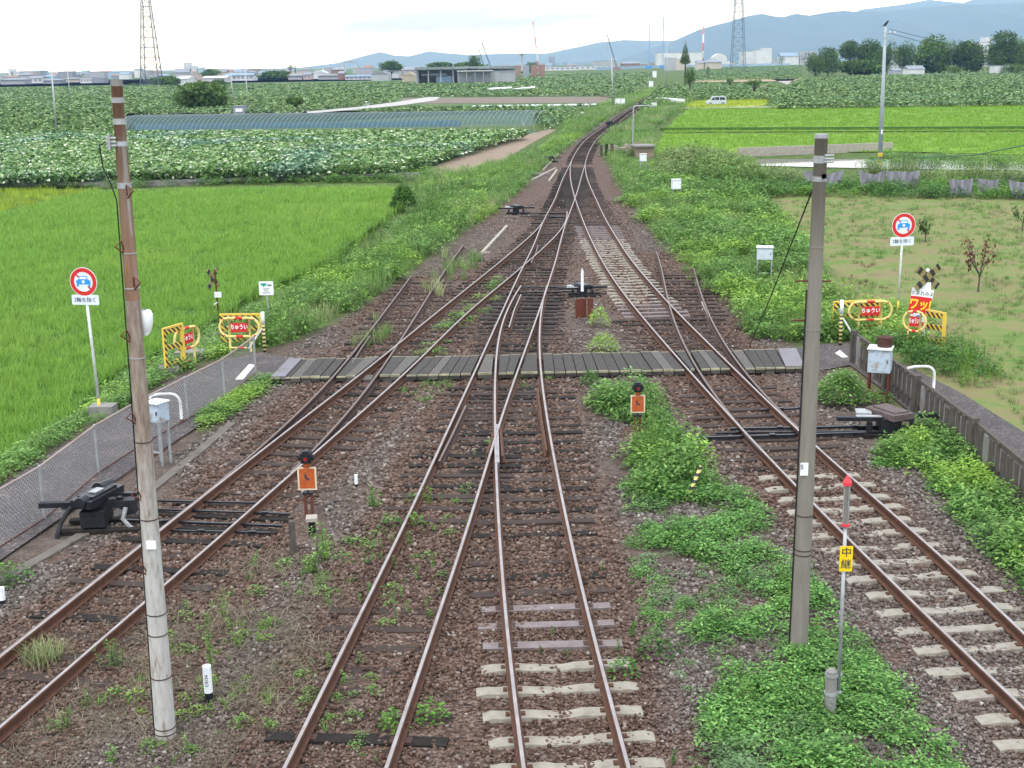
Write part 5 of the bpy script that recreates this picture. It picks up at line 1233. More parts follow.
# --- lotus
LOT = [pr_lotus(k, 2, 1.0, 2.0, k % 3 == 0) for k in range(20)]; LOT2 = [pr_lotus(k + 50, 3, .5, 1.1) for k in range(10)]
lotA = [(-120, 181), (0, 178), (120, 173), (256, 170), (395, 166), (425, 160), (500, 138), (528, 132), (128, 133), (-120, 138)]
und('lotus_field', lotA, -.6, (.05, .10, .03), (.035, .075, .025), .3, .2)
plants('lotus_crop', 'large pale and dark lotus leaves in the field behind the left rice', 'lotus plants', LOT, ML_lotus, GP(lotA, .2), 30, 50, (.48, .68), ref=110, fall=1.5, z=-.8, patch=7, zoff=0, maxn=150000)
lotB = [(-200, 132), (-120, 138), (122, 131), (124, 112), (530, 110), (534, 132), (558, 118), (600, 106), (470, 106), (320, 110), (400, 97), (612, 97), (640, 88), (655, 70), (560, 71), (400, 80), (0, 87), (-300, 92)]
def keepB(X, Y, r): return fnoise(X, Y, 30, 6) < 1.2
und('lotus_field', [(-400, 140), (-120, 138), (124, 131), (124, 112), (530, 110), (545, 126), (600, 105), (640, 88), (655, 70), (560, 71), (400, 80), (0, 87), (-500, 92)], -.62, (.085, .14, .05), (.06, .11, .04), .05, -.62)
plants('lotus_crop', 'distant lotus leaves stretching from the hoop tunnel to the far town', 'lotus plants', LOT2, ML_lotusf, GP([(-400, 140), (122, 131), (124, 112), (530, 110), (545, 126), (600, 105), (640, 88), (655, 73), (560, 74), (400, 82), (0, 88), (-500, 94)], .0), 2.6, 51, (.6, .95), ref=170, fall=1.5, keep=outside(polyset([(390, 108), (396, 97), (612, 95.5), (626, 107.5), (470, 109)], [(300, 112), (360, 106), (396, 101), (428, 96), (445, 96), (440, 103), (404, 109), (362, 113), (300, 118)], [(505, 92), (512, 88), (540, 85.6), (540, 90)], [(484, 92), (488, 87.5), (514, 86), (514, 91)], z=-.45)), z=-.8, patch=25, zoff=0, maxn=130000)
lotC = [(770, 106), (778, 92), (800, 80), (860, 76), (1100, 70), (1200, 100)]
und('lotus_field', lotC, -.38, (.08, .14, .05), (.06, .11, .04), .1, -.2)
plants('lotus_crop', 'lotus leaves with pale undersides and painted glints in front of the dark tree row at right', 'lotus plants', LOT2, ML_lotusf, GP(lotC, .3), 4.5, 52, (.6, .95), ref=200, fall=1.4, z=-.4, patch=14, zoff=0, maxn=50000)
lotD = [(640, 108), (664, 84), (690, 83), (775, 83), (775, 97), (675, 98.5)]
und('lotus_field', lotD, -.38, (.08, .14, .05), (.06, .11, .04), .1, -.2)
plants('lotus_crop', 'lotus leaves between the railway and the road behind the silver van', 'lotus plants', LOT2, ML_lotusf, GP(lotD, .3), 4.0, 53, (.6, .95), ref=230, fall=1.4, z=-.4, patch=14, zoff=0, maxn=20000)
lotE = [(690, 80), (700, 68.5), (800, 65), (806, 78)]
und('lotus_field', lotE, -.38, (.08, .14, .05), (.06, .11, .04), .05, -.2)
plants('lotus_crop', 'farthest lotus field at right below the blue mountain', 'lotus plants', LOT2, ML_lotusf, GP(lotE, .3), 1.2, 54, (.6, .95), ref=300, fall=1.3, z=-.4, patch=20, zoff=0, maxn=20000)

# --- bare strips, water, roads in the fields
def flat(name, pts, z, c1, c2, rough=.9, sc=.2, **k):
    return sheet(name, pts, z, weathered(name + '_surface', c1, c2, rough, scale=sc, amt=.8, bmp=0), **k)
flat('dirt_field', [(424, 170), (500, 141), (549, 129), (566, 131), (549, 146), (520, 162), (440, 178)], -.58, (.27, .205, .15), (.19, .14, .105), sc=.9)
flat('mud_field', [(398, 103.5), (404, 98), (608, 96.5), (614, 103)], -.57, (.18, .14, .11), (.14, .11, .09))
flat('dirt_strip', [(690, 82.5), (700, 79.5), (800, 77), (806, 80.5)], -.33, (.42, .33, .22), (.30, .24, .16))
flat('farm_road', [(306, 111.5), (360, 106.5), (396, 102), (428, 97), (440, 97), (436, 100), (404, 105), (362, 109), (308, 113.5)], -.56, (.42, .40, .38), (.33, .31, .30))
flat('farm_road', [(768, 110), (800, 92), (786, 84), (770, 78.5), (800, 77), (790, 82), (806, 92), (790, 106)], -.33, (.36, .33, .31), (.28, .25, .23))
flat('farm_road', [(1300, 104), (740, 108), (668, 109), (668, 107.5), (740, 106.3), (1300, 101.5)], -.29, (.20, .24, .10), (.27, .26, .18))
def water(pts, z): 
    m, b = newmat('water'); b.inputs['Base Color'].default_value = (.10, .12, .11, 1); b.inputs['Roughness'].default_value = .05; b.inputs['Specular IOR Level'].default_value = 1.0
    n = noise(m, 3, 3); bump(m, b, n.outputs[0], .04, .02); return sheet('water', pts, z, m)
water([(735, 165), (760, 159), (900, 159), (1060, 163), (1060, 171), (900, 169)], -.36)
for pts, z in (([(472, 105.5), (620, 103.2), (620, 104.7), (472, 107)], -.5), ([(512, 88.6), (535, 86.2), (535, 87.6), (512, 90)], -.5), ([(488, 88), (512, 86.6), (512, 88), (488, 89.5)], -.5)):
    flat('plastic_strip', pts, z, (.75, .77, .80), (.6, .62, .65), .4)
def wallbeam(name, label, pts, z, w_, h_, mat, cat='wall'):
    m = MB(); P = [G(*p, z) for p in pts]
    for a, b in zip(P[:-1], P[1:]): m.beam(a + np.array([0, 0, h_ / 2]), b + np.array([0, 0, h_ / 2]), w_, h_)
    return tag(m.build(name, mat), label, cat)
wallbeam('channel_wall', 'pale concrete channel wall between the lime rice and the water', [(738, 157), (892, 151)], -.4, .3, .75, M_conc)
wallbeam('channel_wall', 'low grey concrete bund behind the left rice field', [(-80, 190), (100, 187.5), (186, 185), (300, 181), (420, 178)], -.8, .4, .42, M_concg)
wallbeam('field_bund', 'thin dark bund line dividing the two lime rice strips', [(660, 131.5), (1200, 129.6)], -.4, .5, .44, weathered('bund_grass', (.05, .12, .02), (.08, .13, .03), .9), 'bund')

# --- weeds
BU = [pr_bush(k, 80, .30, .42, .085, .045) for k in range(5)]; BUs = [pr_bush(k + 9, 70, .22, .22, .06, .035, 2) for k in range(5)]
TU = [pr_tuft(k + 70, 22, .75, .45, .016, 3, .08) for k in range(5)]; TUs = [pr_tuft(k + 80, 16, .28, .2, .011, 2, .06) for k in range(5)]
SPI = [pr_spire(k, 90, .95, .13, .022, .6, 4, .25) for k in range(4)]; CV_ = [pr_cover(k, 64, .15, .15, .042, .022) for k in range(9)]
SEED = [pr_spire(k + 30, 34, .34, .07, .03, .8, 1, 0) for k in range(5)]; RE = [pr_tuft(k + 95, 26, 2.1, .9, .05, 3, .25) for k in range(4)]
def W(name, label, protos, mat, pts, dens, seed, z=-.2, **k): return plants(name, label, 'weeds', protos, mat, GP(pts, z), dens, seed, **k)
nearL = [(-160, 660), (0, 492), (86, 434), (135, 408), (165, 383), (215, 362), (262, 351), (268, 322), (258, 296), (232, 310), (212, 322), (165, 347), (128, 361), (102, 378), (74, 411), (37, 440), (0, 462), (-160, 545)]
W('weeds', 'low bright weeds on the slope between the left path and the rice', BUs, ML_weed, nearL, 16, 60, -.35, size=(.9, 1.6), patch=1.6)
W('weeds', 'thin grass on the slope beside the left rice', TUs, ML_grass, nearL, 8, 61, -.35, size=(1, 1.7))
W('weeds', 'rank grass at the foot of the left rice field', TU, ML_weedd, [(-160, 560), (0, 466), (40, 442), (76, 412), (104, 379), (130, 362), (167, 348), (212, 322), (262, 290), (304, 274), (342, 254), (380, 228), (405, 205), (392, 203), (366, 224), (330, 250), (292, 270), (254, 283), (206, 314), (162, 339), (124, 354), (98, 370), (70, 402), (35, 430), (0, 450), (-160, 530)], 5, 62, -.5, size=(.35, .6), ref=35)
midL = [(246, 330), (262, 354), (300, 342), (340, 322), (392, 287), (436, 252), (468, 226), (500, 200), (480, 185), (428, 187), (416, 210), (388, 232), (348, 260), (308, 281), (264, 300)]
W('weeds', 'tall leafy weeds on the bank left of the siding', BU, ML_weed, midL, 7.5, 63, -.3, size=(.8, 1.6), patch=1.6, ref=40, keep=lambda X, Y, r: fnoise(X, Y, 2.8, 105) > .36, hmul=lambda X, Y: .4 + 1.5 * fnoise(X, Y, 2.0, 5))
W('weeds', 'tall grasses among the weeds on the left bank', TU, ML_grass, midL, 9, 64, -.3, size=(.6, 1.15), ref=40, keep=lambda X, Y, r: fnoise(X, Y, 3, 12) > .40)
W('weeds', 'upright spiky weeds on the left bank', SPI, ML_weed, midL, 3.0, 65, -.3, size=(.7, 1.25), ref=40, keep=lambda X, Y, r: fnoise(X, Y, 3.5, 17) > .5)
W('weeds', 'pale grasses growing through the rusty left siding', TU, ML_grass, [(345, 348), (405, 285), (440, 245), (500, 245), (470, 275), (420, 318), (380, 350)], 3.0, 66, -.2, size=(.55, 1.0), ref=40, keep=lambda X, Y, r: fnoise(X, Y, 3, 19) > .5)
W('weeds', 'low weeds between the rails of the left track beyond the planks', BUs, ML_weed, [(420, 345), (470, 300), (500, 280), (510, 290), (470, 330), (440, 356), (400, 356)], 9, 166, -.2, size=(.5, 1.1), keep=lambda X, Y, r: fnoise(X, Y, 1.6, 119) > .5)
farL = [(412, 188), (430, 166), (470, 168), (520, 158), (548, 148), (566, 132), (560, 118), (600, 104), (640, 90), (657, 88), (652, 94), (600, 124), (578, 140), (548, 165), (522, 190), (495, 215), (470, 228)]
W('weeds', 'dense weeds on the embankment left of the distant curve', BU, ML_weed, farL, 4.5, 67, -.3, size=(.9, 1.6), ref=70, patch=8)
W('weeds', 'tall pale grass on the embankment left of the distant curve', TU, ML_grass, farL, 3.2, 68, -.3, size=(.8, 1.5), ref=70, keep=lambda X, Y, r: fnoise(X, Y, 6, 13) > .45)
W('weeds', 'rough green verge between the left rice and the lotus', BU, ML_weed, [(-120, 190), (60, 186), (250, 181), (420, 178), (432, 168), (-120, 180)], 2.2, 69, -.5, size=(1.1, 2.0), ref=90, patch=10, keep=lambda X, Y, r: fnoise(X, Y, 8, 23) > .35)
# right side
midR = [(735, 312), (752, 342), (800, 348), (852, 340), (845, 312), (812, 262), (778, 215), (745, 185), (690, 176), (640, 182), (625, 202), (655, 236), (700, 278)]
W('weeds', 'lush bright weeds between the right siding and the mown field', BU, ML_weed, midR, 8.5, 70, -.3, size=(.8, 1.75), patch=1.6, ref=40, keep=lambda X, Y, r: fnoise(X, Y, 2.8, 115) > .33, hmul=lambda X, Y: .4 + 1.5 * fnoise(X, Y, 2.0, 15))
W('weeds', 'grassy tufts in the lush right hand weeds', TU, ML_grass, midR, 8, 71, -.3, size=(.55, 1.1), ref=40, keep=lambda X, Y, r: fnoise(X, Y, 3.5, 14) > .42)
W('weeds', 'sparse pale grass where the right siding ends', TU, ML_grass, [(640, 215), (690, 285), (735, 310), (700, 240), (655, 200)], 3.5, 72, -.2, size=(.5, .8), ref=40)
farR = [(606, 160), (624, 192), (645, 190), (720, 184), (760, 180), (752, 160), (700, 152), (655, 158), (652, 130), (700, 96), (664, 93), (640, 116), (618, 130), (602, 142)]
W('weeds', 'green slope right of the distant curve', BU, ML_weed, farR, 4, 73, -.3, size=(.9, 1.5), ref=70, patch=7)
W('weeds', 'pale long grass right of the distant curve', TU, ML_grass, farR, 3.0, 74, -.3, size=(.8, 1.5), ref=70, keep=lambda X, Y, r: fnoise(X, Y, 6, 16) > .42)
moundc = G(712, 178, -.3)
W('reeds', 'mound of yellowish green bushy reeds to the right of the brown hut', BU, ML_reed, [(655, 180), (662, 165), (700, 161), (744, 168), (768, 188), (745, 194), (700, 186)], 5.5, 75, -.3, size=(1.3, 2.2), ref=60, patch=5, hmul=lambda X, Y: .5 + 1.5 * np.exp(-((X - moundc[0]) / 4.2) ** 2))
W('weeds', 'deep green creeper leaves over the near side of the reed mound', BU, ML_weed, [(655, 186), (662, 176), (700, 172), (740, 180), (768, 196), (745, 204), (690, 194)], 5, 175, -.3, size=(1.2, 2.0), ref=60, patch=3, hmul=lambda X, Y: .4 + 1.0 * np.exp(-((X - moundc[0]) / 4.2) ** 2))
W('weeds', 'dark bushy weeds along the foot of the reed mound and ditch', BU, ML_weedd, [(735, 200), (770, 196), (1060, 200), (1060, 188), (900, 184), (760, 184), (745, 186)], 4.5, 76, -.35, size=(.9, 1.9), ref=55, patch=5)
W('reeds', 'upright reeds and shrubs growing along the ditch at right', [pr_tuft(195, 26, .8, .5, .02, 3, .2)] + BU + BU, ML_reed, [(760, 184), (1060, 186), (1060, 177), (900, 174), (760, 177)], 4.5, 77, -.35, size=(1.0, 2.3), ref=60, patch=6, keep=lambda X, Y, r: fnoise(X, Y, 4, 26) > .52)
W('weeds', 'green verge between the water and the lime rice at right', BU, ML_weed, [(860, 166), (880, 155), (1100, 159), (1100, 168), (960, 167)], 2.5, 78, -.35, size=(1.0, 1.7), ref=70, patch=8)
W('grass', 'short mown grass of the right hand field', TUs, ML_grass, [(760, 188), (1024, 194), (1300, 200), (1500, 640), (1240, 640), (1100, 500), (1024, 425), (985, 385), (940, 340), (880, 325), (850, 300), (815, 262), (780, 215)], 15, 79, -.25, size=(.45, .9), ref=30, patch=2.4, keep=lambda X, Y, r: fnoise(X, Y, 2.6, 33) < .56)
W('dry_leaves', 'brown heaps of cut stalks on the mown field', TUs, ML_redtw, [(760, 200), (1100, 205), (1200, 420), (1024, 380), (850, 280)], 15, 80, -.25, size=(.35, .7), ref=30, patch=2.4, keep=lambda X, Y, r: fnoise(X, Y * .6, 3.3, 44) > .73)
W('weeds', 'bushy weeds behind the plank fence below the yellow barriers', BU, ML_weedd, [(868, 345), (905, 345), (975, 352), (1000, 384), (960, 385), (915, 366)], 11, 81, -.2, size=(.8, 1.3), ref=30, patch=2)
W('weeds', 'feathery weeds at the right edge of the barriers', SPI, ML_weed, [(905, 352), (965, 345), (1000, 384), (960, 388)], 5, 82, -.2, size=(.5, .8), ref=30)
W('weeds', 'leafy weeds around the right barriers and sign poles', BU, ML_weed, [(835, 345), (860, 352), (915, 352), (935, 325), (890, 305), (845, 312)], 9, 83, -.2, size=(.8, 1.35), ref=30)
fenceR = [(872, 470), (905, 432), (930, 430), (985, 480), (1040, 548), (1130, 650), (1130, 700), (1024, 585), (955, 515), (915, 468)]
W('weeds', 'thick bright greenery against the near side of the plank fence', BU, ML_weed, fenceR, 17, 84, -.2, size=(.7, 1.25), ref=25, patch=1.4)
W('weeds', 'dense low leaves at the foot of the plank fence', CV_, ML_cover, fenceR, 45, 85, -.2, size=(1.0, 1.6), ref=25)
cen = [(598, 408), (606, 392), (632, 390), (652, 400), (664, 430), (698, 462), (690, 492), (652, 506), (628, 470), (620, 425)]
W('weeds', 'leafy green weeds growing around the central orange plate', BU, ML_weed, cen, 19, 86, -.2, size=(.7, 1.5), ref=25, patch=1.0, hmul=lambda X, Y: .5 + 1.5 * fnoise(X, Y, 1.0, 25))
W('weeds', 'upright bright shoots in the middle of the central weeds', SPI, ML_weed, [(618, 430), (650, 400), (665, 430), (680, 465), (650, 490)], 7, 87, -.2, size=(.7, 1.15), ref=25)
cov = [(624, 490), (690, 474), (752, 505), (790, 565), (832, 610), (868, 655), (925, 730), (985, 800), (1000, 860), (740, 860), (725, 790), (704, 728), (708, 700), (735, 675), (712, 664), (690, 645), (705, 622), (750, 625), (774, 610), (752, 588), (715, 562), (650, 545)]
W('ground_cover', 'thin straggling cover over dark soil left of the dense ground cover', CV_, ML_cover, [(624, 535), (715, 556), (770, 590), (790, 620), (720, 660), (680, 660), (640, 620)], 26, 288, -.2, size=(.5, 1.1), ref=18, patch=.8, keep=lambda X, Y, r: fnoise(X, Y, .7, 357) + r.normal(0, .05, len(X)) > .50)
W('ground_cover', 'bright green low ground cover spreading around the grey pole and relay post', CV_, ML_cover, cov, 62, 88, -.2, size=(.75, 1.7), ref=18, patch=.9, keep=lambda X, Y, r: (fnoise(X, Y, 1.1, 51) + r.normal(0, .06, len(X)) > .38 + .09 * (Y > 16.5)), hmul=lambda X, Y: .5 + 1.3 * fnoise(X, Y, .45, 55))
W('ground_cover', 'straggling pale leaves at the edges of the ground cover', CV_, ML_cover, [(620, 480), (700, 470), (765, 500), (830, 590), (930, 720), (1010, 860), (700, 860), (665, 720), (640, 640)], 34, 89, -.2, size=(.35, .8), ref=18, patch=.8, keep=lambda X, Y, r: fnoise(X, Y, .8, 57) + r.normal(0, .06, len(X)) > .55)
W('weeds', 'taller mixed stems poking out of the ground cover', SEED + BUs + SPI[:1], ML_weed, cov, 5, 188, -.2, size=(.45, .9), ref=18, keep=lambda X, Y, r: fnoise(X, Y, 1.1, 51) > .42)
W('dry_grass', 'dry stalks and straw among the ground cover', TUs, ML_dry, cov, 8, 189, -.2, size=(.5, .9), ref=18, keep=lambda X, Y, r: fnoise(X, Y, .9, 58) > .45)
W('weeds', 'bright low weeds mixed into the central clump', CV_, ML_cover, cen, 30, 190, -.2, size=(.8, 1.6), ref=22)
W('ground_cover', 'strip of bright low weeds between the left path and the gravel', CV_, ML_weed, [(198, 436), (222, 422), (275, 384), (284, 378), (262, 380), (232, 400), (205, 418)], 60, 90, -.2, size=(1.0, 1.9), ref=25)
W('weeds', 'seedlings and small weeds between the rails left of centre', SEED + BUs, ML_weed, [(380, 768), (450, 576), (500, 440), (470, 440), (395, 576), (300, 768)], 10, 91, -.2, size=(.25, .7), ref=20, keep=lambda X, Y, r: fnoise(X, Y, 1.0, 61) > .44)
W('weeds', 'weeds in the gravel strip left of the second track', SEED + BUs + TUs, ML_weed, [(60, 700), (250, 560), (330, 545), (400, 500), (440, 470), (420, 530), (300, 790), (20, 790)], 12, 92, -.2, size=(.25, .8), ref=20, keep=lambda X, Y, r: fnoise(X, Y, 1.3, 62) > .5)
W('weeds', 'small weeds dotted between the middle rails and the ground cover', SEED, ML_weedd, [(512, 640), (600, 560), (625, 560), (690, 660), (690, 768), (640, 768), (520, 700)], 3.2, 93, -.2, size=(.35, .8), ref=20, keep=lambda X, Y, r: fnoise(X, Y, .9, 63) > .5)
W('weeds', 'scattered weeds between the rails beyond the frog', BUs, ML_weed, [(505, 430), (535, 430), (535, 330), (520, 325), (500, 380)], 4, 94, -.2, size=(.35, .7), ref=25, keep=lambda X, Y, r: fnoise(X, Y, .9, 64) > .5)
W('weeds', 'green sprigs along the planks of the crossing', BUs, ML_weed, [(300, 384), (420, 384), (520, 382), (620, 378), (620, 370), (300, 377)], 9, 95, -.2, size=(.5, .9), ref=25, keep=lambda X, Y, r: fnoise(X, Y, 1.0, 65) > .52)
W('weeds', 'yellow green patch in the gravel left of the second track near the planks', TUs, ML_weed, [(400, 392), (452, 380), (452, 392), (420, 405)], 20, 96, -.2, size=(.5, 1.0), ref=25)
W('dry_grass', 'matted dry grass on the earth around the left pole', [pr_tuft(k + 300, 24, .12, .34, .010, 2, .10) for k in range(6)], ML_dry, [(-100, 800), (60, 690), (160, 600), (270, 545), (335, 560), (345, 620), (300, 700), (260, 800)], 20, 97, -.2, size=(.6, 1.2), ref=14, keep=lambda X, Y, r: fnoise(X, Y, 1.2, 66) > .42, patch=1.2)
W('dry_grass', 'fine dry grass creeping between the left rails', [pr_tuft(k + 320, 20, .10, .26, .009, 2, .08) for k in range(4)], ML_dry, [(-60, 760), (0, 690), (90, 610), (160, 580), (130, 620), (0, 740)], 14, 98, -.2, size=(.6, 1.2), ref=14, keep=lambda X, Y, r: fnoise(X, Y, .9, 67) > .5)
W('dry_grass', 'dead yellow weeds beside the left path and fence', TUs, ML_dry, [(-60, 600), (60, 535), (200, 440), (262, 385), (262, 362), (200, 400), (60, 500), (-60, 570)], 3, 99, -.2, size=(.4, .8), ref=22, keep=lambda X, Y, r: fnoise(X, Y, 1.0, 68) > .55)

# --- single plants one can point at
def plant(label, px, proto, mat, sc, seed=0, name='weed_plant', cat='plant', z=None, n=1, spread=0.0, sz=1.0, group=None):
    B = GH(*px); r = rng_(seed + 700); P = np.c_[r.normal(0, spread, n) if n > 1 else np.zeros(1), r.normal(0, spread, n) if n > 1 else np.zeros(1), np.full(n, -.02)]
    V, Fc, C = scatter_cloud(proto, P, r.uniform(0, 6.28, n), r.uniform(.8, 1.15, n) * sc, r.random(n), r.random(n), seed, None, np.full(n, sz))
    o = np_mesh(name, V, Fc, C, mat); o.location = tuple(B); return tag(o, label, cat, group)
plant('small rounded bush in gravel right of the rusty plates', (599, 327), [pr_bush(441, 260, .26, .62, .085, .045, 5)], ML_weed, 1.0, 1, 'bush', 'bush')
plant('green bush touching the far edge of the planks right of centre', (604, 353), [pr_bush(442, 620, .50, .70, .09, .045, 7)], ML_weed, 1.0, 2, 'bush', 'bush')
plant('leafy clump growing at the near edge of the planks', (591, 386), [pr_bush(443, 260, .24, .42, .08, .045, 6)], ML_weedd, 1.0, 3, 'bush', 'bush')
plant('large rounded bush between the grey pole and the rust streaked cabinet', (846, 405), [pr_bush(401, 1100, .56, .86, .095, .055, 6)], ML_weed, 1.15, 4, 'bush', 'bush', n=2, spread=.12)
plant('green bush in front of the legs of the rust streaked cabinet', (876, 404), [pr_bush(402, 200, .4, .45, .08, .045, 5)], ML_weedd, .9, 5, 'bush', 'bush', n=2, spread=.15)
plant('dark conical shrub standing at the far corner of the left rice', (404, 212), [pr_bush(403, 1200, .62, 1.55, .22, .075, 10)], ML_weedd, 1.2, 6, 'shrub', 'shrub')
plant('low dark bush on the verge at the far left behind the rice', (40, 185), [pr_bush(430, 500, 1.6, 1.2, .2, .1, 6)], ML_olive, 1.0, 45, 'bush', 'bush')
plant('tall pale feathery weed just right of the left pole', (212, 672), [pr_spire(404, 130, .95, .11, .02, .55, 1, 0)], ML_grass, .95, 7)
for i, (lab, px, pr, mt, sc, n) in enumerate([
    ('short feathery weed behind the tall pale one', (226, 620), [pr_spire(405, 80, .5, .1, .02, .6, 1, 0)], ML_grass, .8, 2),
    ('leafy stem rising beside the stakes below the orange plate', (320, 562), [pr_spire(406, 80, .7, .12, .04, .7, 3, .12)], ML_weed, .85, 2),
    ('second leafy stem nearer the viewer below the orange plate', (312, 574), [pr_spire(407, 80, .5, .12, .04, .7, 3, .12)], ML_weed, .8, 2),
    ('bright upright weed in gravel right of the orange plate', (374, 508), [pr_spire(408, 80, .5, .1, .03, .7, 4, .12)], ML_weed, .85, 2),
    ('small round weed on the left side of the second track', (391, 529), [pr_bush(409, 80, .18, .3, .06, .04)], ML_weedd, 1, 1),
    ('small round weed between the rails beside the second track', (415, 529), [pr_bush(410, 80, .18, .3, .06, .04)], ML_weedd, 1, 1),
    ('bright weed beside the rail above the two small round weeds', (429, 502), [pr_spire(411, 60, .4, .09, .03, .7, 4, .1)], ML_weed, .8, 1),
    ('larger seedling bush in gravel right of the concrete sleepers', (655, 658), [pr_bush(412, 130, .22, .42, .07, .045)], ML_weedd, .95, 1),
    ('smaller seedling bush touching the sleeper ends', (624, 676), [pr_bush(413, 100, .18, .3, .06, .04)], ML_weedd, .9, 1),
    ('grass tuft between the left rails near the bottom left corner', (42, 662), [pr_tuft(414, 60, .34, .3, .012, 3, .12)], ML_grass, 1.1, 3),
    ('leafy weed against the rail left of the rusty pole', (112, 668), [pr_spire(415, 70, .45, .09, .025, .7, 4, .12)], ML_grass, .9, 2),
    ('yellowish weed in earth left of the rusty pole foot', (64, 728), [pr_spire(416, 70, .4, .09, .025, .7, 3, .1)], ML_grass, .8, 2),
    ('green weed at the bottom edge left of the rusty pole', (112, 764), [pr_spire(417, 70, .4, .09, .03, .7, 3, .06)], ML_weed, .8, 1),
    ('dark weed touching the rail at the bottom of the second track', (394, 728), [pr_bush(418, 80, .16, .26, .06, .04)], ML_weedd, 1, 1),
    ('weed clump right of that rail near the bottom', (432, 720), [pr_bush(419, 90, .17, .26, .06, .04)], ML_weedd, 1, 1),
    ('bushy weed at the left edge of the picture below the fence', (4, 585), [pr_bush(420, 160, .4, .35, .07, .045)], ML_weedd, .9, 2),
    ]): plant(lab, px, pr, mt, sc, 20 + i, n=n, spread=.035)
def twig_shrub(label, px, toppx, mat, w, seed, leafn=120, name='shrub'):
    B = GH(*px); h = atY(*toppx, B[1])[2] - B[2]; T = thing(name, label, 'shrub', B); r = rng_(seed)
    m = MB(); m.tube([(0, 0, -.1), (.02, 0, h * .35)], [.035, .028], 8); tips = []
    for k in range(7):
        t = r.uniform(0, 6.28); e = (w * .5 * math.cos(t), w * .4 * math.sin(t), h * r.uniform(.75, 1)); m.tube([(.02, 0, h * .3), (e[0] * .5, e[1] * .5, h * .55), e], [.018, .012, .005], 5); tips.append(e)
    m.build('trunk', M_weathwood, T)
    v, f, a = [], [], []
    for k in range(leafn):
        e = np.array(tips[k % 7]) * r.uniform(.55, 1.05) + r.normal(0, .06, 3); add_leaf(v, f, a, e, r.normal(0, 1, 3), .14, .07, r.random())
    V, Fc, A = P_done(v, f, a); np_mesh('foliage', V, Fc, np.c_[A, A, A], mat, parent=T); return T
twig_shrub('bare looking sapling with reddish leaves on the mown field', (978, 292), (990, 238), ML_redtw, 1.1, 1, 260)
twig_shrub('small olive shrub on the mown field right of the no cars sign', (925, 242), (926, 218), ML_olive, .6, 2, 260)
twig_shrub('olive shrub cut off by the right edge of the mown field', (1022, 231), (1022, 204), ML_olive, .8, 3, 260)
0 and twig_shrub('thin leafless sapling behind the right crossbuck', (952, 282), (955, 258), ML_redtw, .7, 4, 40)

# ================================================================== hoop tunnel, sheets, nets
M_hoop = weathered('hoop_tube', (.26, .30, .31), (.18, .21, .22), .6, scale=2, bmp=0)
def hoop_tunnel():
    z0 = -.75; a, b = G(118, 131.5, .1), G(534, 127, .1); a[2] = b[2] = z0; u = (b - a) / np.linalg.norm(b - a); L = np.linalg.norm(b - a); dp = 13.0; v = np.array([-u[1], u[0], 0])
    T = thing('hoop_tunnel', 'long row of pale netting hoops with a blue strip standing in the lotus field', 'hoop tunnel')
    n = 90; Ws = 7.0; hh = 2.7
    def arc(s, k): t = math.pi * k / 12; return a + u * s + v * (Ws / 2 - Ws / 2 * math.cos(t)) + np.array([0, 0, 1.0 + (hh - 1.0) * math.sin(t)]) if 0 < k < 12 else a + u * s + v * (0 if k == 0 else Ws) + np.array([0, 0, 1.0])
    for i in range(n):
        s = L * i / (n - 1); m = MB(); pts = [tuple(a + u * s)] + [tuple(arc(s + k * .16, k)) for k in range(13)]
        m.tube(pts, .034, 5); m.build('hoop', M_hoop, T)
    V, Fc = [], []
    for i in range(n):
        s = L * i / (n - 1)
        for k in range(13): V.append(arc(s, k) - np.array([0, 0, .07]))
    for i in range(n - 1):
        for k in range(12):
            p = i * 13 + k; Fc += [(p, p + 1, p + 14), (p, p + 14, p + 13)]
    m_, b_ = newmat('thin_net'); b_.inputs['Base Color'].default_value = (.12, .20, .19, 1); b_.inputs['Roughness'].default_value = .8
    tr = nd(m_, 'ShaderNodeBsdfTransparent'); mx = nd(m_, 'ShaderNodeMixShader'); mx.inputs[0].default_value = .42
    lk(m_, tr.outputs[0], mx.inputs[1]); lk(m_, b_.outputs[0], mx.inputs[2]); lk(m_, mx.outputs[0], [q for q in m_.node_tree.nodes if q.type == 'OUTPUT_MATERIAL'][0].inputs[0])
    np_mesh('net', np.array(V), np.array(Fc), None, m_, parent=T)
    blue = weathered('blue_sheet', (.05, .17, .34), (.10, .22, .34), .5, scale=.3, bmp=0)
    m = MB(); m.beam(a + u * 2 + v * .5 + np.array([0, 0, 1.35]), b - u * 9 + v * .5 + np.array([0, 0, 1.35]), .04, .75); m.build('blue_strip', blue, T)
    m = MB(); m.beam(a - u * 3 - v * .4 + np.array([0, 0, .35]), a + u * 9 - v * .4 + np.array([0, 0, .4]), .3, .3); m.build('white_edging', M_whitec, T)
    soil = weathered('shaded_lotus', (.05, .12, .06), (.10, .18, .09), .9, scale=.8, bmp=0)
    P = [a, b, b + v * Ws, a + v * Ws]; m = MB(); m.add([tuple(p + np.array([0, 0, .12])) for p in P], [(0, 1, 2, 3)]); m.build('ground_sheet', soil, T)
hoop_tunnel()
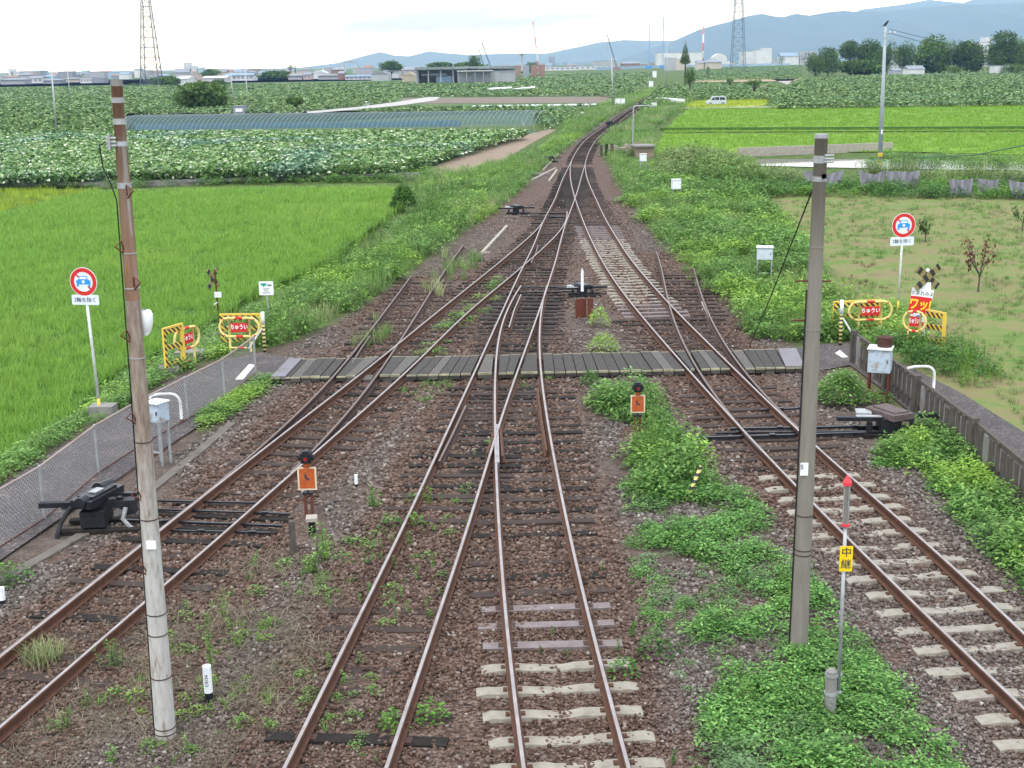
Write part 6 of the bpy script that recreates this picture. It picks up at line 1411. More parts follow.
def ground_sheet_thing(label, x0, x1, ytop, ybot, seed):
    B = G((x0 + x1) / 2, ybot, -.38); sc = B[1] * 1.01 / F_PX; w = (x1 - x0) * sc; h = (ybot - ytop) * sc; r = rng_(seed); n = 14; k = 6; V, Fc = [], []
    ph = r.uniform(0, 6, 4)
    for j in range(k + 1):
        for i in range(n + 1):
            u, v = i / n, j / k; sag = .16 * h * math.sin(math.pi * u) * (v ** 2); fold = .10 * math.sin(u * 17 + ph[0] + v * 3) * (1 - .3 * v) + .06 * math.sin(u * 33 + ph[1] - v * 5)
            V.append((w * (u - .5) * (1 - .15 * (1 - v)), fold - .25 * (1 - v), h * v - sag + .05 * math.sin(u * 6.3 + ph[2])))
    for j in range(k):
        for i in range(n): p = j * (n + 1) + i; Fc += [(p, p + 1, p + n + 2), (p, p + n + 2, p + n + 1)]
    o = np_mesh('grey_sheet', np.array(V), np.array(Fc), None, M_sheet, smooth=True); o.location = tuple(B); tag(o, label, 'plastic sheet', 'grey sheets hung along the ditch')
M_sheet = weathered('grey_plastic_sheet', (.20, .195, .22), (.12, .115, .13), .5, scale=1.2, bmp=.1)
for i, (x0, x1, yt, yb, lab) in enumerate([(803, 842, 171, 188, 'sagging grey sheet behind the top of the grey pole'), (858, 884, 171, 190, 'grey sheet just left of the foot of the pole with the crow'), (885, 919, 170, 188, 'pale grey sheet just right of the foot of the pole with the crow'),
        (948, 972, 178, 196, 'crumpled grey sheet below the bushy reeds'), (976, 998, 178, 195, 'grey sheet second from the right edge'), (1008, 1040, 179, 198, 'grey sheet cut off by the right picture edge')]):
    ground_sheet_thing(lab, x0, x1, yt, yb, i)
def net_fence():
    P = [G(*p, -.6) for p in ((398, 169), (452, 155), (508, 139.5))]; T = thing('net_fence', 'low teal netting fence between the lotus and the ploughed dirt', 'fence'); V, Fc = [], []
    for a, b in zip(P[:-1], P[1:]):
        m = MB(); m.beam(a + np.array([0, 0, .55]), b + np.array([0, 0, .55]), .02, .9); m.build('net', M_tealnet, T)
        for k in range(4): p = a + (b - a) * k / 4; m = MB(); m.cyl(tuple(p), tuple(p + np.array([0, 0, 1.15])), .035, n=6); m.build('stake', M_weathwood, T)
M_tealnet = weathered('teal_net', (.06, .20, .15), (.09, .24, .13), .8, scale=2.5, amt=.9, bmp=0); net_fence()
# greenhouse-like shed and small field things
def far_box(name, label, cat, x0, x1, ytop, ybase, depth, wall, roof, kind='flat', z=-.6, group=None, windows=0, Y=None, rz=0.0, wmat=None):
    if Y is None: Bp = G((x0 + x1) / 2, ybase, z); Y = Bp[1]
    c = atY((x0 + x1) / 2, ytop, Y); l, r_ = atY(x0, ytop, Y)[0], atY(x1, ytop, Y)[0]; w = r_ - l; h = c[2] - z
    T = thing(name, label, cat, (c[0], Y + depth / 2, z), rz, group); rf = h * .28 if kind != 'flat' else 0
    m = MB(); m.box((0, 0, (h - rf) / 2 - .5), (w, depth, h - rf + 1)); m.build('wall', wall, T)
    if kind == 'flat':
        m = MB(); m.box((0, 0, h + .1), (w * 1.02, depth * 1.02, .3)); m.build('roof', roof, T)
    elif kind == 'hip':
        e = h - rf; m = MB(); W_, D_ = w / 2 * 1.08, depth / 2 * 1.1; q = w * .22
        m.add([(-W_, -D_, e), (W_, -D_, e), (W_, D_, e), (-W_, D_, e), (-q, 0, h), (q, 0, h)], [(0, 1, 5, 4), (1, 2, 5), (2, 3, 4, 5), (3, 0, 4), (0, 3, 2, 1)]); m.build('roof', roof, T)
    elif kind == 'gable':
        e = h - rf; m = MB(); W_, D_ = w / 2 * 1.04, depth / 2 * 1.08
        m.add([(-W_, -D_, e), (W_, -D_, e), (W_, D_, e), (-W_, D_, e), (-W_, 0, h), (W_, 0, h)], [(0, 1, 5, 4), (2, 3, 4, 5), (0, 4, 3), (1, 2, 5), (0, 3, 2, 1)]); m.build('roof', roof, T)
    elif kind == 'arch':
        m = MB(); e = h - rf; pts = [(-w / 2 + w * k / 10, e + rf * math.sin(math.pi * k / 10)) for k in range(11)]
        m.plate(pts, -depth / 2 - .2, depth + .4); m.build('roof', roof, T)
    if windows:
        rows, cols = windows
        for i in range(rows):
            for j in range(cols):
                m = MB(); ww, wh = w / cols * .62, (h - rf) / rows * .42
                m.box((-w / 2 + w * (j + .5) / cols, -depth / 2 - .02, (h - rf) * (i + .6) / rows), (ww, .1, wh)); m.build('window', wmat or M_glassd, T)
    return T
WL = {k: weathered('far_' + k, c, tuple(v * .8 for v in c), .8, scale=.15, bmp=0) for k, c in dict(white=(.60, .61, .63), grey=(.38, .39, .41), dark=(.27, .29, .33), blue=(.30, .42, .55), teal=(.35, .50, .52), beige=(.50, .45, .38), brown=(.28, .20, .16), pink=(.55, .42, .40), roofdk=(.23, .25, .29), roofgrey=(.22, .23, .25), roofblue=(.22, .30, .40), rust=(.28, .17, .14), tan=(.42, .36, .28)).items()}  # dark walls and roofs lightened: part of the distance haze is in the colour
far_box('shed', 'small grey shed with white door among the lotus behind the hoop tunnel', 'shed', 233, 244.5, 107, 115, 2.5, WL['dark'], WL['roofgrey'], windows=(1, 1), wmat=M_whitec)
# big open barn in the middle distance
def barn():
    B = G(540, 79.0, -.6); Y = B[1] if B[1] < 900 else 700; Y = 560.0
    X0, X1 = atY(416, 70, Y)[0], atY(515, 70, Y)[0]; zt = atY(460, 67.5, Y)[2]; zb = -.8
    T = thing('barn', 'long low open fronted barn with dark flat roof in the middle distance', 'barn', ((X0 + X1) / 2, Y, zb)); w = X1 - X0; h = zt - zb
    m = MB(); m.box((0, 12, h * .45), (w, .4, h * .9)); m.box((-w / 2 + .5, 6, h * .45), (1, 12, h * .9)); m.build('back_wall', WL['grey'], T)
    m = MB(); m.box((0, 5, h), (w * 1.01, 17, .7)); m.build('roof', WL['roofgrey'], T)
    for k in range(9): m = MB(); m.box((-w / 2 + w * k / 8, -1.5, h / 2), (.5, .5, h)); m.build('pillar', WL['grey'], T)
    m = MB(); m.box((-w * .22, 3, h * .28), (w * .16, 3, h * .5)); m.build('blue_load', WL['blue'], T)
    m = MB(); m.box((w * .14, -2.4, h * .40), (w * .42, .4, h * .78)); m.box((w * .42, -2, h * .4), (w * .16, .4, h * .78)); m.build('front_wall', WL['grey'], T)
    m = MB(); m.box((w * .10, -5, h * .80), (w * .36, 6, .35)); m.build('white_awning', WL['white'], T)
    for k in range(5): m = MB(); m.box((-w * .07 + w * .34 * k / 4, -7.6, h * .4), (.35, .35, h * .8)); m.build('awning_post', WL['dark'], T)
    m = MB(); m.box((-w * .32, 1, h * .62), (w * .26, 1, h * .12)); m.build('dark_beam', WL['dark'], T)
barn()

# ================================================================== the town along the horizon
town = [  # x0, x1, ytop, distance, wall, roof, kind, depth, windows, label
 (8, 12.5, 69, 2600, 'white', 'grey', 'flat', 20, 0, 'narrow white tower of the far apartment block at upper left'),
 (11, 26, 71.5, 2600, 'white', 'grey', 'flat', 20, (3, 6), 'broad white apartment block at far upper left'),
 (30.5, 45, 71, 2500, 'blue', 'blue', 'flat', 20, (3, 6), 'bluish apartment block behind the white field pole'),
 (57, 71.5, 73, 2500, 'teal', 'blue', 'flat', 20, (3, 5), 'teal grey block right of the white field pole'),
 (112, 124, 72, 2700, 'white', 'grey', 'flat', 20, (2, 5), 'pale block just left of the left pylon'),
 (183.5, 190, 63, 3200, 'white', 'grey', 'flat', 22, (5, 2), 'tall white tower, left one of the pale cluster'),
 (191, 196, 66, 3200, 'white', 'grey', 'flat', 22, (4, 2), 'shorter white tower, right one of the pale cluster'),
 (198, 203, 67.5, 3200, 'teal', 'grey', 'flat', 22, (4, 2), 'bluish tower just right of the pale cluster'),
 (0, 24, 78, 900, 'grey', 'roofdk', 'hip', 14, 0, 'dark roofed house at the far left edge of the town'),
 (28, 42, 76, 950, 'white', 'roofdk', 'gable', 12, (1, 3), 'white gabled house left of the white field pole'),
 (43, 60, 79, 900, 'dark', 'roofdk', 'hip', 12, 0, 'dark low house behind the white field pole'),
 (62, 78, 77.5, 980, 'beige', 'roofgrey', 'hip', 12, 0, 'beige house with grey roof right of the second field pole'),
 (80, 92, 78, 900, 'white', 'roofdk', 'flat', 10, (1, 4), 'dark windowed building left of the rusty pole top'),
 (93, 104, 78.5, 900, 'dark', 'roofdk', 'flat', 10, 0, 'dark boxy building touching the rusty pole top'),
 (175, 188, 76, 700, 'white', 'white', 'gable', 14, 0, 'white gabled hall behind the round shrub'),
 (187, 197, 74.5, 760, 'pink', 'roofdk', 'flat', 12, (1, 3), 'pinkish building with dark flat roof beside the white hall'),
 (202, 226, 76, 800, 'white', 'white', 'gable', 16, 0, 'long white workshop with pale roof above the round shrub'),
 (224, 236, 73.5, 900, 'white', 'roofblue', 'gable', 16, (1, 3), 'white factory shed with blue grey roof right of the round shrub'),
 (236, 253, 73, 900, 'white', 'roofblue', 'gable', 16, (1, 4), 'second factory shed with blue grey roof behind the thin poles'),
 (288, 302, 74, 900, 'grey', 'roofdk', 'hip', 14, 0, 'grey hip roofed house left of the pink gabled one'),
 (303, 311, 72.5, 900, 'pink', 'roofdk', 'gable', 12, (1, 2), 'small pink house in the middle of the left town'),
 (312, 326, 70.5, 950, 'white', 'white', 'arch', 16, 0, 'white arched roof hall in the left town'),
 (318, 340, 74, 880, 'grey', 'roofgrey', 'hip', 14, 0, 'wide grey roofed house right of the arched hall'),
 (338, 344, 71, 850, 'rust', 'roofdk', 'gable', 10, 0, 'small reddish brown house beside the gantry frame'),
 (345, 371, 75, 840, 'white', 'roofblue', 'gable', 14, (1, 6), 'long low white building under the gantry frame'),
 (371, 388, 71.5, 760, 'grey', 'roofgrey', 'arch', 20, 0, 'grey arched storage hall left of the barn'),
 (384, 398, 68.5, 900, 'white', 'roofgrey', 'hip', 14, 0, 'pale house with grey hip roof left of the barn'),
 (400, 416, 66.5, 880, 'beige', 'roofdk', 'gable', 14, (1, 3), 'beige gabled house touching the left end of the barn'),
 (402, 415, 72, 620, 'tan', 'tan', 'arch', 10, 0, 'tan tarpaulin covered hall at the left end of the barn'),
 (540, 580, 67, 1500, 'white', 'roofgrey', 'flat', 20, (1, 8), 'long white shed left of the leaning crane'),
 (580, 612, 66, 1600, 'white', 'roofblue', 'flat', 20, (1, 6), 'long pale blue shed below the leaning crane'),
 (594, 616, 61, 1700, 'grey', 'roofgrey', 'flat', 20, 0, 'grey hall with flat roof behind the pale shed'),
 (549, 555, 57, 2600, 'dark', 'dark', 'flat', 14, 0, 'dark tower block on the hazy skyline'),
 (622, 640, 61.5, 1700, 'rust', 'roofdk', 'gable', 20, 0, 'reddish roofed works buildings left of the blue cranes'),
 (658, 704, 52.5, 1900, 'white', 'roofdk', 'flat', 30, 0, 'large white warehouse with dark roof edge behind the conical tree'),
 (666, 676, 58, 1200, 'grey', 'grey', 'flat', 12, 0, 'grey concrete block left of the conical tree'),
 (676, 686, 59, 1200, 'beige', 'grey', 'flat', 12, 0, 'beige block directly behind the conical tree'),
 (697, 704, 60, 1150, 'beige', 'roofgrey', 'gable', 12, 0, 'small beige house just right of the conical tree'),
 (705, 722, 59, 1150, 'beige', 'roofdk', 'hip', 14, 0, 'beige house with dark hip roof below the striped chimney'),
 (713, 727, 53.5, 2000, 'white', 'white', 'arch', 20, 0, 'white domed hall right of the striped chimney'),
 (742, 756, 51.5, 1900, 'white', 'grey', 'flat', 24, 0, 'white warehouse, left one beside the right pylon'),
 (756, 770, 50, 1850, 'white', 'grey', 'flat', 24, 0, 'taller white warehouse right of the right pylon'),
 (781, 799, 52.5, 2000, 'white', 'roofblue', 'gable', 24, 0, 'white factory below the mountain left of the tree row'),
 (800, 818, 51.5, 2000, 'grey', 'white', 'flat', 24, (1, 5), 'stepped white factory touching the tree row'),
 (762, 772, 48, 2100, 'white', 'grey', 'flat', 20, 0, 'white block farthest back beside the pylon'),
 (896, 904, 49, 1100, 'white', 'grey', 'flat', 14, (2, 3), 'white building in the gap of the tree row'),
 (976, 992, 42.5, 1100, 'white', 'roofgrey', 'flat', 20, (2, 4), 'white building peeping over the trees, lower part'),
 (986, 993, 37.5, 1105, 'white', 'white', 'flat', 14, 0, 'white penthouse block rising above the trees at right'),
 (908.5, 925, 65.5, 560, 'white', 'roofdk', 'gable', 8, 0, 'white shed with dark gabled roof below the round trees'),
 (995, 1012, 66, 560, 'white', 'roofdk', 'flat', 6, 0, 'low white shed below the rightmost trees'),
 (893, 902, 68, 600, 'grey', 'roofdk', 'gable', 8, 0, 'small grey house left of the white shed under the trees'),
]
for (x0, x1, yt, D_, wl, rf, kd, dep, win, lab) in town:
    far_box('building' if kd == 'flat' else 'house', lab, 'building' if kd == 'flat' else 'house', x0, x1, yt, 0, dep, WL[wl], WL[rf], kd, -.8, None, win, Y=D_, wmat=WL['dark'])
r = rng_(2024); cols = ['white', 'grey', 'dark', 'beige', 'blue', 'brown', 'grey']; rc = ['roofdk', 'roofgrey', 'roofblue', 'roofgrey', 'roofdk', 'rust']
for i in range(150):
    x = r.uniform(-20, 400) if i % 3 else r.uniform(500, 835); D_ = r.uniform(1000, 1900) if x < 410 else r.uniform(1900, 3000)
    hz = 64 + (512 - x) * .016; hgt = r.uniform(4.0, 8.2) if r.random() < .9 else r.uniform(8, 10); yt = hz - (hgt - 8.3) * F_PX / D_ * .97; w = r.uniform(7, 15) * F_PX / D_
    far_box('house', 'tiny hazy house in the far town along the left horizon' if x < 410 else 'tiny hazy house in the far industrial town left of the tree row', 'house', x - w / 2, x + w / 2, yt, 0, 10, WL[cols[int(r.integers(0, 7))]], WL[rc[int(r.integers(0, 6))]], ['hip', 'gable', 'flat'][int(r.integers(0, 3))], -.8, 'tiny houses of the far left town' if x < 410 else 'tiny houses of the far right town', 0, Y=D_)
# long pale wall at the far edge on the right
wallbeam('site_fence', 'long pale grey hoarding running along the far edge of the fields at right', [(596, 70.5), (664, 67.5), (790, 65.6)], -.5, .5, 3.2, WL['blue'], 'fence')
# gantry frame
B = np.array(atY(357, 78, 1100)); T = thing('gantry_frame', 'pale rectangular steel frame standing above the roofs of the left town', 'frame', (B[0], 1100, -.8)); p0, p1, tz = atY(344, 62, 1100)[0] - B[0], atY(357.5, 62, 1100)[0] - B[0], atY(350, 61.8, 1100)[2] + .8
for x in (p0, p1): m = MB(); m.box((x, 0, tz / 2), (.7, .7, tz)); m.build('leg', WL['grey'], T)
m = MB(); m.box(((p0 + p1) / 2, 0, tz), (p1 - p0 + .7, .72, .8)); m.build('beam', WL['grey'], T)
# water tower like mast
B = atY(522, 60, 1500); T = thing('water_tower', 'pale mushroom shaped water tower on the skyline left of the cranes', 'tower', (B[0], 1500, -.8)); tz = atY(522, 53.5, 1500)[2] + .8
m = MB(); m.cyl((0, 0, 0), (0, 0, tz - 2), 1.3, n=12); m.build('shaft', WL['grey'], T); m = MB(); m.cyl((0, 0, tz - 2), (0, 0, tz - .8), 1.4, 3.2, 14); m.cyl((0, 0, tz - .8), (0, 0, tz), 3.2, 3.2, 14); m.build('bowl', WL['grey'], T)

# ================================================================== lattice towers, cranes, chimney
def pylon(label, bx0, bx1, tx0, tx1, yb, yt, D_, mat, rr=.16, n=9, extra=None):
    Bx = (atY(bx0, yb, D_)[0], atY(bx1, yb, D_)[0]); Tx = (atY(tx0, yt, D_)[0], atY(tx1, yt, D_)[0]); zt = atY(tx0, yt, D_)[2]; c = sum(Bx) / 2; h = zt + .8; T = thing('pylon', label, 'pylon', (c, D_, -.8))
    hb, ht = (Bx[1] - Bx[0]) / 2, (Tx[1] - Tx[0]) / 2; ct = sum(Tx) / 2 - c
    def P(sx, sy, u): w = hb + (ht - hb) * u; return (ct * u + sx * w, sy * w, h * u)
    for sx in (-1, 1):
        for sy in (-1, 1): m = MB(); m.cyl(P(sx, sy, 0), P(sx, sy, 1), rr, rr * .7, 6); m.build('leg', mat, T)
    m = MB(); us = [1 - (1 - i / n) ** 1.0 for i in range(n + 1)]; S4 = [(-1, -1), (1, -1), (1, 1), (-1, 1)]
    for u0, u1 in zip(us[:-1], us[1:]):
        for k in range(4):
            a, b = S4[k], S4[(k + 1) % 4]; m.cyl(P(*a, u0), P(*b, u1), rr * .45, n=4); m.cyl(P(*b, u0), P(*a, u1), rr * .45, n=4); m.cyl(P(*a, u1), P(*b, u1), rr * .45, n=4)
    m.build('bracing', mat, T); return T
M_lat = weathered('lattice_steel', (.13, .16, .20), (.09, .115, .15), .6, scale=1, bmp=0)
pylon('tall lattice pylon rising out of the picture in the left distance', 143, 161.5, 141.5, 147.5, 88, -14, 640, M_lat, .25, 10)
Tp = pylon('pale lattice pylon with wide waist in front of the blue mountain', 731, 745, 736, 742, 66, -14, 1050, M_lat, .22, 10)
def crane(label, base, top, D_, mat, w=1.1, body=None):
    a = atY(base[0], base[1], D_); b = atY(top[0], top[1], D_); T = thing('crane', label, 'crane', (a[0], D_, -.8)); d = Vector((b[0] - a[0], 0, b[2] + .8)); a0 = Vector((0, 0, 2)); L = d.length; d.normalize(); s = Vector((d.z, 0, -d.x))
    m = MB()
    for q in (-1, 1):
        for y in (-.5, .5): m.cyl(a0 + s * w * .5 * q + Vector((0, y, 0)), a0 + d * L + s * w * .15 * q + Vector((0, y * .3, 0)), .24, n=5)
    n = 26
    for k in range(n):
        u0, u1 = k / n, (k + 1) / n; q = 1 if k % 2 else -1; wa, wb = w * (.5 - .35 * u0), w * (.5 - .35 * u1); m.cyl(a0 + d * L * u0 + s * wa * q, a0 + d * L * u1 - s * wb * q, .15, n=4)
    m.build('boom', mat, T); m = MB(); m.box((0, 0, 1.9), (7, 4, 3)); m.box((0, 0, .3), (8, 5, 1.2)); m.build('body', body or WL['rust'], T)
    tip = a0 + d * L; m = MB(); m.cyl(tip, tip - Vector((-.6, 0, L * .5)), .05, n=4); m.build('hoist_rope', M_cable, T)
crane('red and white lattice crane left of centre on the skyline', (539, 66), (533, 23.5), 1300, M_rwz)
crane('pale lattice crane leaning left on the hazy skyline', (617, 60), (607, 36), 1400, M_lat)
crane('yellowish crane boom leaning left above the barn', (492, 63), (482, 45), 1300, M_lat)
crane('short second crane boom left of the one above the barn', (485, 58), (479, 51), 1500, M_lat)
crane('left one of the two upright blue based cranes', (648.5, 62), (650, 23), 1600, weathered('crane_blue', (.16, .34, .60), (.40, .44, .5), .6, scale=.1), 1.6, weathered('crane_body_blue', (.05, .25, .60), (.05, .2, .5), .6))
crane('right, taller one of the two upright blue based cranes', (663, 62), (663.5, 19), 1600, MATS['crane_blue'], 1.6, MATS['crane_body_blue'])
B = atY(703, 55, 1900); tz = atY(703, 25, 1900)[2] + .8; T = thing('chimney', 'red and white banded chimney in front of the blue mountain', 'chimney', (B[0], 1900, -.8)); m = MB(); m.cyl((0, 0, 0), (0, 0, tz), 1.5, .9, 16); m.build('shaft', M_rwz, T, smooth=True)
for x0, y0, x1, y1, D_, lab in ((-40, 66, 118, 60, 2200, ''),): pass

# ================================================================== cars
def car(label, px, wpx, rz, paint, van=True, cat='car', name='parked_car'):
    B = GH(*px); T = thing(name, label, cat, B, rz); L, Wd, Hh = 3.6, 1.55, (1.65 if van else 1.4)
    prof = [(-1.8, .28), (-1.8, .75), (-1.55, .88), (-1.15, 1.0), (-.75, Hh * .93), (-.45, Hh), (1.45, Hh), (1.68, Hh * .93), (1.78, .95), (1.8, .28)]
    m = MB(); m.plate([(x, z) for x, z in prof][::-1], -Wd / 2, Wd); m.build('body', paint, T)
    for s in (-1, 1):
        for pts in ([(-1.0, 1.0), (-.72, Hh * .88), (-.42, Hh * .92), (-.35, 1.0)], [(-.28, 1.0), (-.32, Hh * .92), (.45, Hh * .92), (.45, 1.0)], [(.55, 1.0), (.55, Hh * .92), (1.4, Hh * .90), (1.6, 1.02)]):
            m = MB(); y = -Wd / 2 - .006 if s < 0 else Wd / 2 + .001; m.plate(pts[::-1], y, .005); m.build('window', M_glassd, T)
        for x in (-1.15, 1.15):
            m = MB(); m.cyl((x, s * (Wd / 2 - .12), .29), (x, s * (Wd / 2 + .02), .29), .29, n=16); w = m.build('wheel', M_black, T); m = MB(); m.cyl((x, s * (Wd / 2 + .021), .29), (x, s * (Wd / 2 + .03), .29), .17, n=12); m.build('rim', M_galv, w)
        m = MB(); m.box((-1.79, s * .55, .72), (.06, .28, .14)); m.build('headlight', M_whitec, T)
    m = MB(); m.add([(-1.17, -.62, 1.01), (-1.17, .62, 1.01), (-.78, .58, Hh * .915), (-.78, -.58, Hh * .915)], [(0, 1, 2, 3)]); m.build('windscreen', M_glassd, T)
    sc = wpx * (B[1] * 1.01 / F_PX) / 3.6; T.scale = (sc,) * 3; return T
P_sil = weathered('car_silver', (.50, .53, .60), (.46, .49, .56), .3, .3, scale=1, bmp=0); P_wh = weathered('car_white', (.78, .79, .8), (.72, .73, .74), .35, scale=1, bmp=0)
car('silver blue minivan parked on the farm road beside yellow rice', (716, 105.5), 19, 0, P_sil)
car('small white van driving on the road at the left edge of the right lotus field', (796, 91.5), 8, math.radians(80), P_wh)
car('small white kei truck on the farm road in the left lotus fields', (366, 106), 9, math.radians(75), P_wh)
# person and machines near the minivan
far_box('farm_machine', 'tiny dark farm machine with red part at the right field strip', 'farm machine', 761, 767, 86, 91, 1.5, WL['dark'], WL['rust'], 'gable', -.4)
m = MB(); a, b = G(659, 102.5, -.3), G(681, 104, -.3); m.beam(a + np.array([0, 0, .5]), b + np.array([0, 0, .4]), 1.5, .9); tag(m.build('tarpaulin_row', M_whitec), 'low white plastic cover lying left of the yellow rice strip', 'cover')

# ================================================================== trees
def crown_mesh(blobs, n, leaf, seed, parent, mat, name='crown'):
    r = rng_(seed); v, f, a = [], [], []; C = []
    vol = np.array([b[3] * b[4] * b[5] for b in blobs]); ks = r.choice(len(blobs), n, p=vol / vol.sum())
    d = r.normal(0, 1, (n, 3)); d /= np.linalg.norm(d, axis=1)[:, None]; rad = r.uniform(.55, 1.0, n) ** .6 * (1 + .12 * r.normal(0, 1, n))
    B = np.array(blobs); P = B[ks, :3] + d * rad[:, None] * B[ks, 3:6]
    ax = r.normal(0, 1, (n, 3)); ax /= np.linalg.norm(ax, axis=1)[:, None]; bx = np.cross(ax, r.normal(0, 1, (n, 3))); bx /= np.linalg.norm(bx, axis=1)[:, None]; s = leaf * r.uniform(.6, 1.3, n)[:, None]
    V = np.stack([P - ax * s, P + bx * s * .55, P + ax * s, P - bx * s * .55], 1).reshape(-1, 3); i = np.arange(n)[:, None] * 4
    Fc = np.concatenate([i + np.array([[0, 1, 2]]), i + np.array([[0, 2, 3]])]); g = vnoise(P[:, 0], P[:, 2] * 1.3 + P[:, 1], leaf * 5, seed)
    Cc = np.stack([r.random(n), g, vnoise(P[:, 0] + 31, P[:, 2], leaf * 9, seed + 3)], 1).repeat(4, 0)
    return np_mesh(name, V, Fc, Cc, mat, parent=parent)
def tree(label, px, D_, x0, x1, ytop, ybot, mat=None, n=1500, seed=0, conical=False, group=None, trunkw=.35, cat='tree', name='tree', zb=-.5, nb=9):
    c = atY(px, ytop, D_); h = c[2] - zb; w = abs(atY(x1, ytop, D_)[0] - atY(x0, ytop, D_)[0]); cb = max(.3, atY(px, ybot, D_)[2] - zb); T = thing(name, label, cat, (c[0], D_, zb), 0, group); r = rng_(seed + 900)
    m = MB(); m.tube([(0, 0, -.3), (.1, 0, h * .3), (0, .1, h * .7)], [trunkw, trunkw * .8, trunkw * .3], 8); m.build('trunk', ML_bark, T, smooth=True)
    blobs = []
    if conical:
        for k in range(9): u = k / 8; blobs.append((0, 0, cb + (h - cb) * u * .95, w / 2 * (1 - u * .85), w / 2 * (1 - u * .85), (h - cb) * .12))
    else:
        ch = h - cb
        for k in range(nb):
            t = r.uniform(0, 6.28); q = r.uniform(.3, .72); z = cb + ch * r.uniform(.25, .75); s = r.uniform(.26, .36)
            blobs.append((w / 2 * q * math.cos(t), w / 2 * q * math.sin(t), z, w * s * .9, w * s * .9, min(ch * s, (h - z))))
        blobs.append((0, 0, cb + ch * .70, w * .32, w * .32, ch * .30)); blobs.append((0, 0, cb + ch * .38, w * .46, w * .42, ch * .38))
        m = MB()
        for b in blobs[:6]: m.tube([(0, 0, h * .25), (b[0] * .5, b[1] * .5, (h * .25 + b[2]) / 2 + .3), (b[0], b[1], b[2])], [trunkw * .5, trunkw * .3, trunkw * .1], 6)
        m.build('limb', ML_bark, T)
    crown_mesh(blobs, int(n * 2.2), max(.12, w * .036), seed, T, mat or ML_tree); return T
for i, (px, D_, x0, x1, yt, yb, n, lab) in enumerate([
    (829, 640, 815, 841, 47, 73, 1800, 'rounded dark tree at the left end of the tree row behind the lotus'), (816, 630, 806, 826, 52, 75, 1300, 'low feathery tree forming the left tip of the row'),
    (850, 650, 839, 860, 40, 60, 1700, 'open crowned tree with gaps, third from the left of the row'), (870, 650, 857, 884, 38, 66, 2200, 'broad mid green tree left of the pole with the crow'),
    (889, 660, 880, 898, 41, 70, 1500, 'dark tree directly behind the pole with the crow'), (862, 620, 838, 884, 60, 74, 1800, 'low spreading trees trimmed level under the broad tree'),
    (906, 680, 896, 918, 41, 70, 1600, 'dark tree between the crow pole and the bright topped tree'), (934, 650, 917, 955, 34.5, 72, 3200, 'largest tree of the row with a lighter green top'),
    (951, 680, 945, 960, 39, 70, 1200, 'narrow dark tree behind the right side of the largest tree'), (969, 650, 954, 988, 41, 71, 2600, 'dense dark tree between the largest tree and the tallest one'),
    (1006, 640, 989, 1020, 30, 68, 3000, 'tallest dark tree near the right picture edge'), (1024, 650, 1014, 1040, 37, 70, 1800, 'tree cut off by the right picture edge')]):
    tree(lab, px, D_, x0, x1, yt, yb, ML_tree, n, i, group='dark trees in a row behind the right lotus field', nb=11)
tree('lone conical evergreen beside the railway in the distance', 685.5, 400, 680, 691, 41.5, 62, ML_tree, 1800, 40, True)
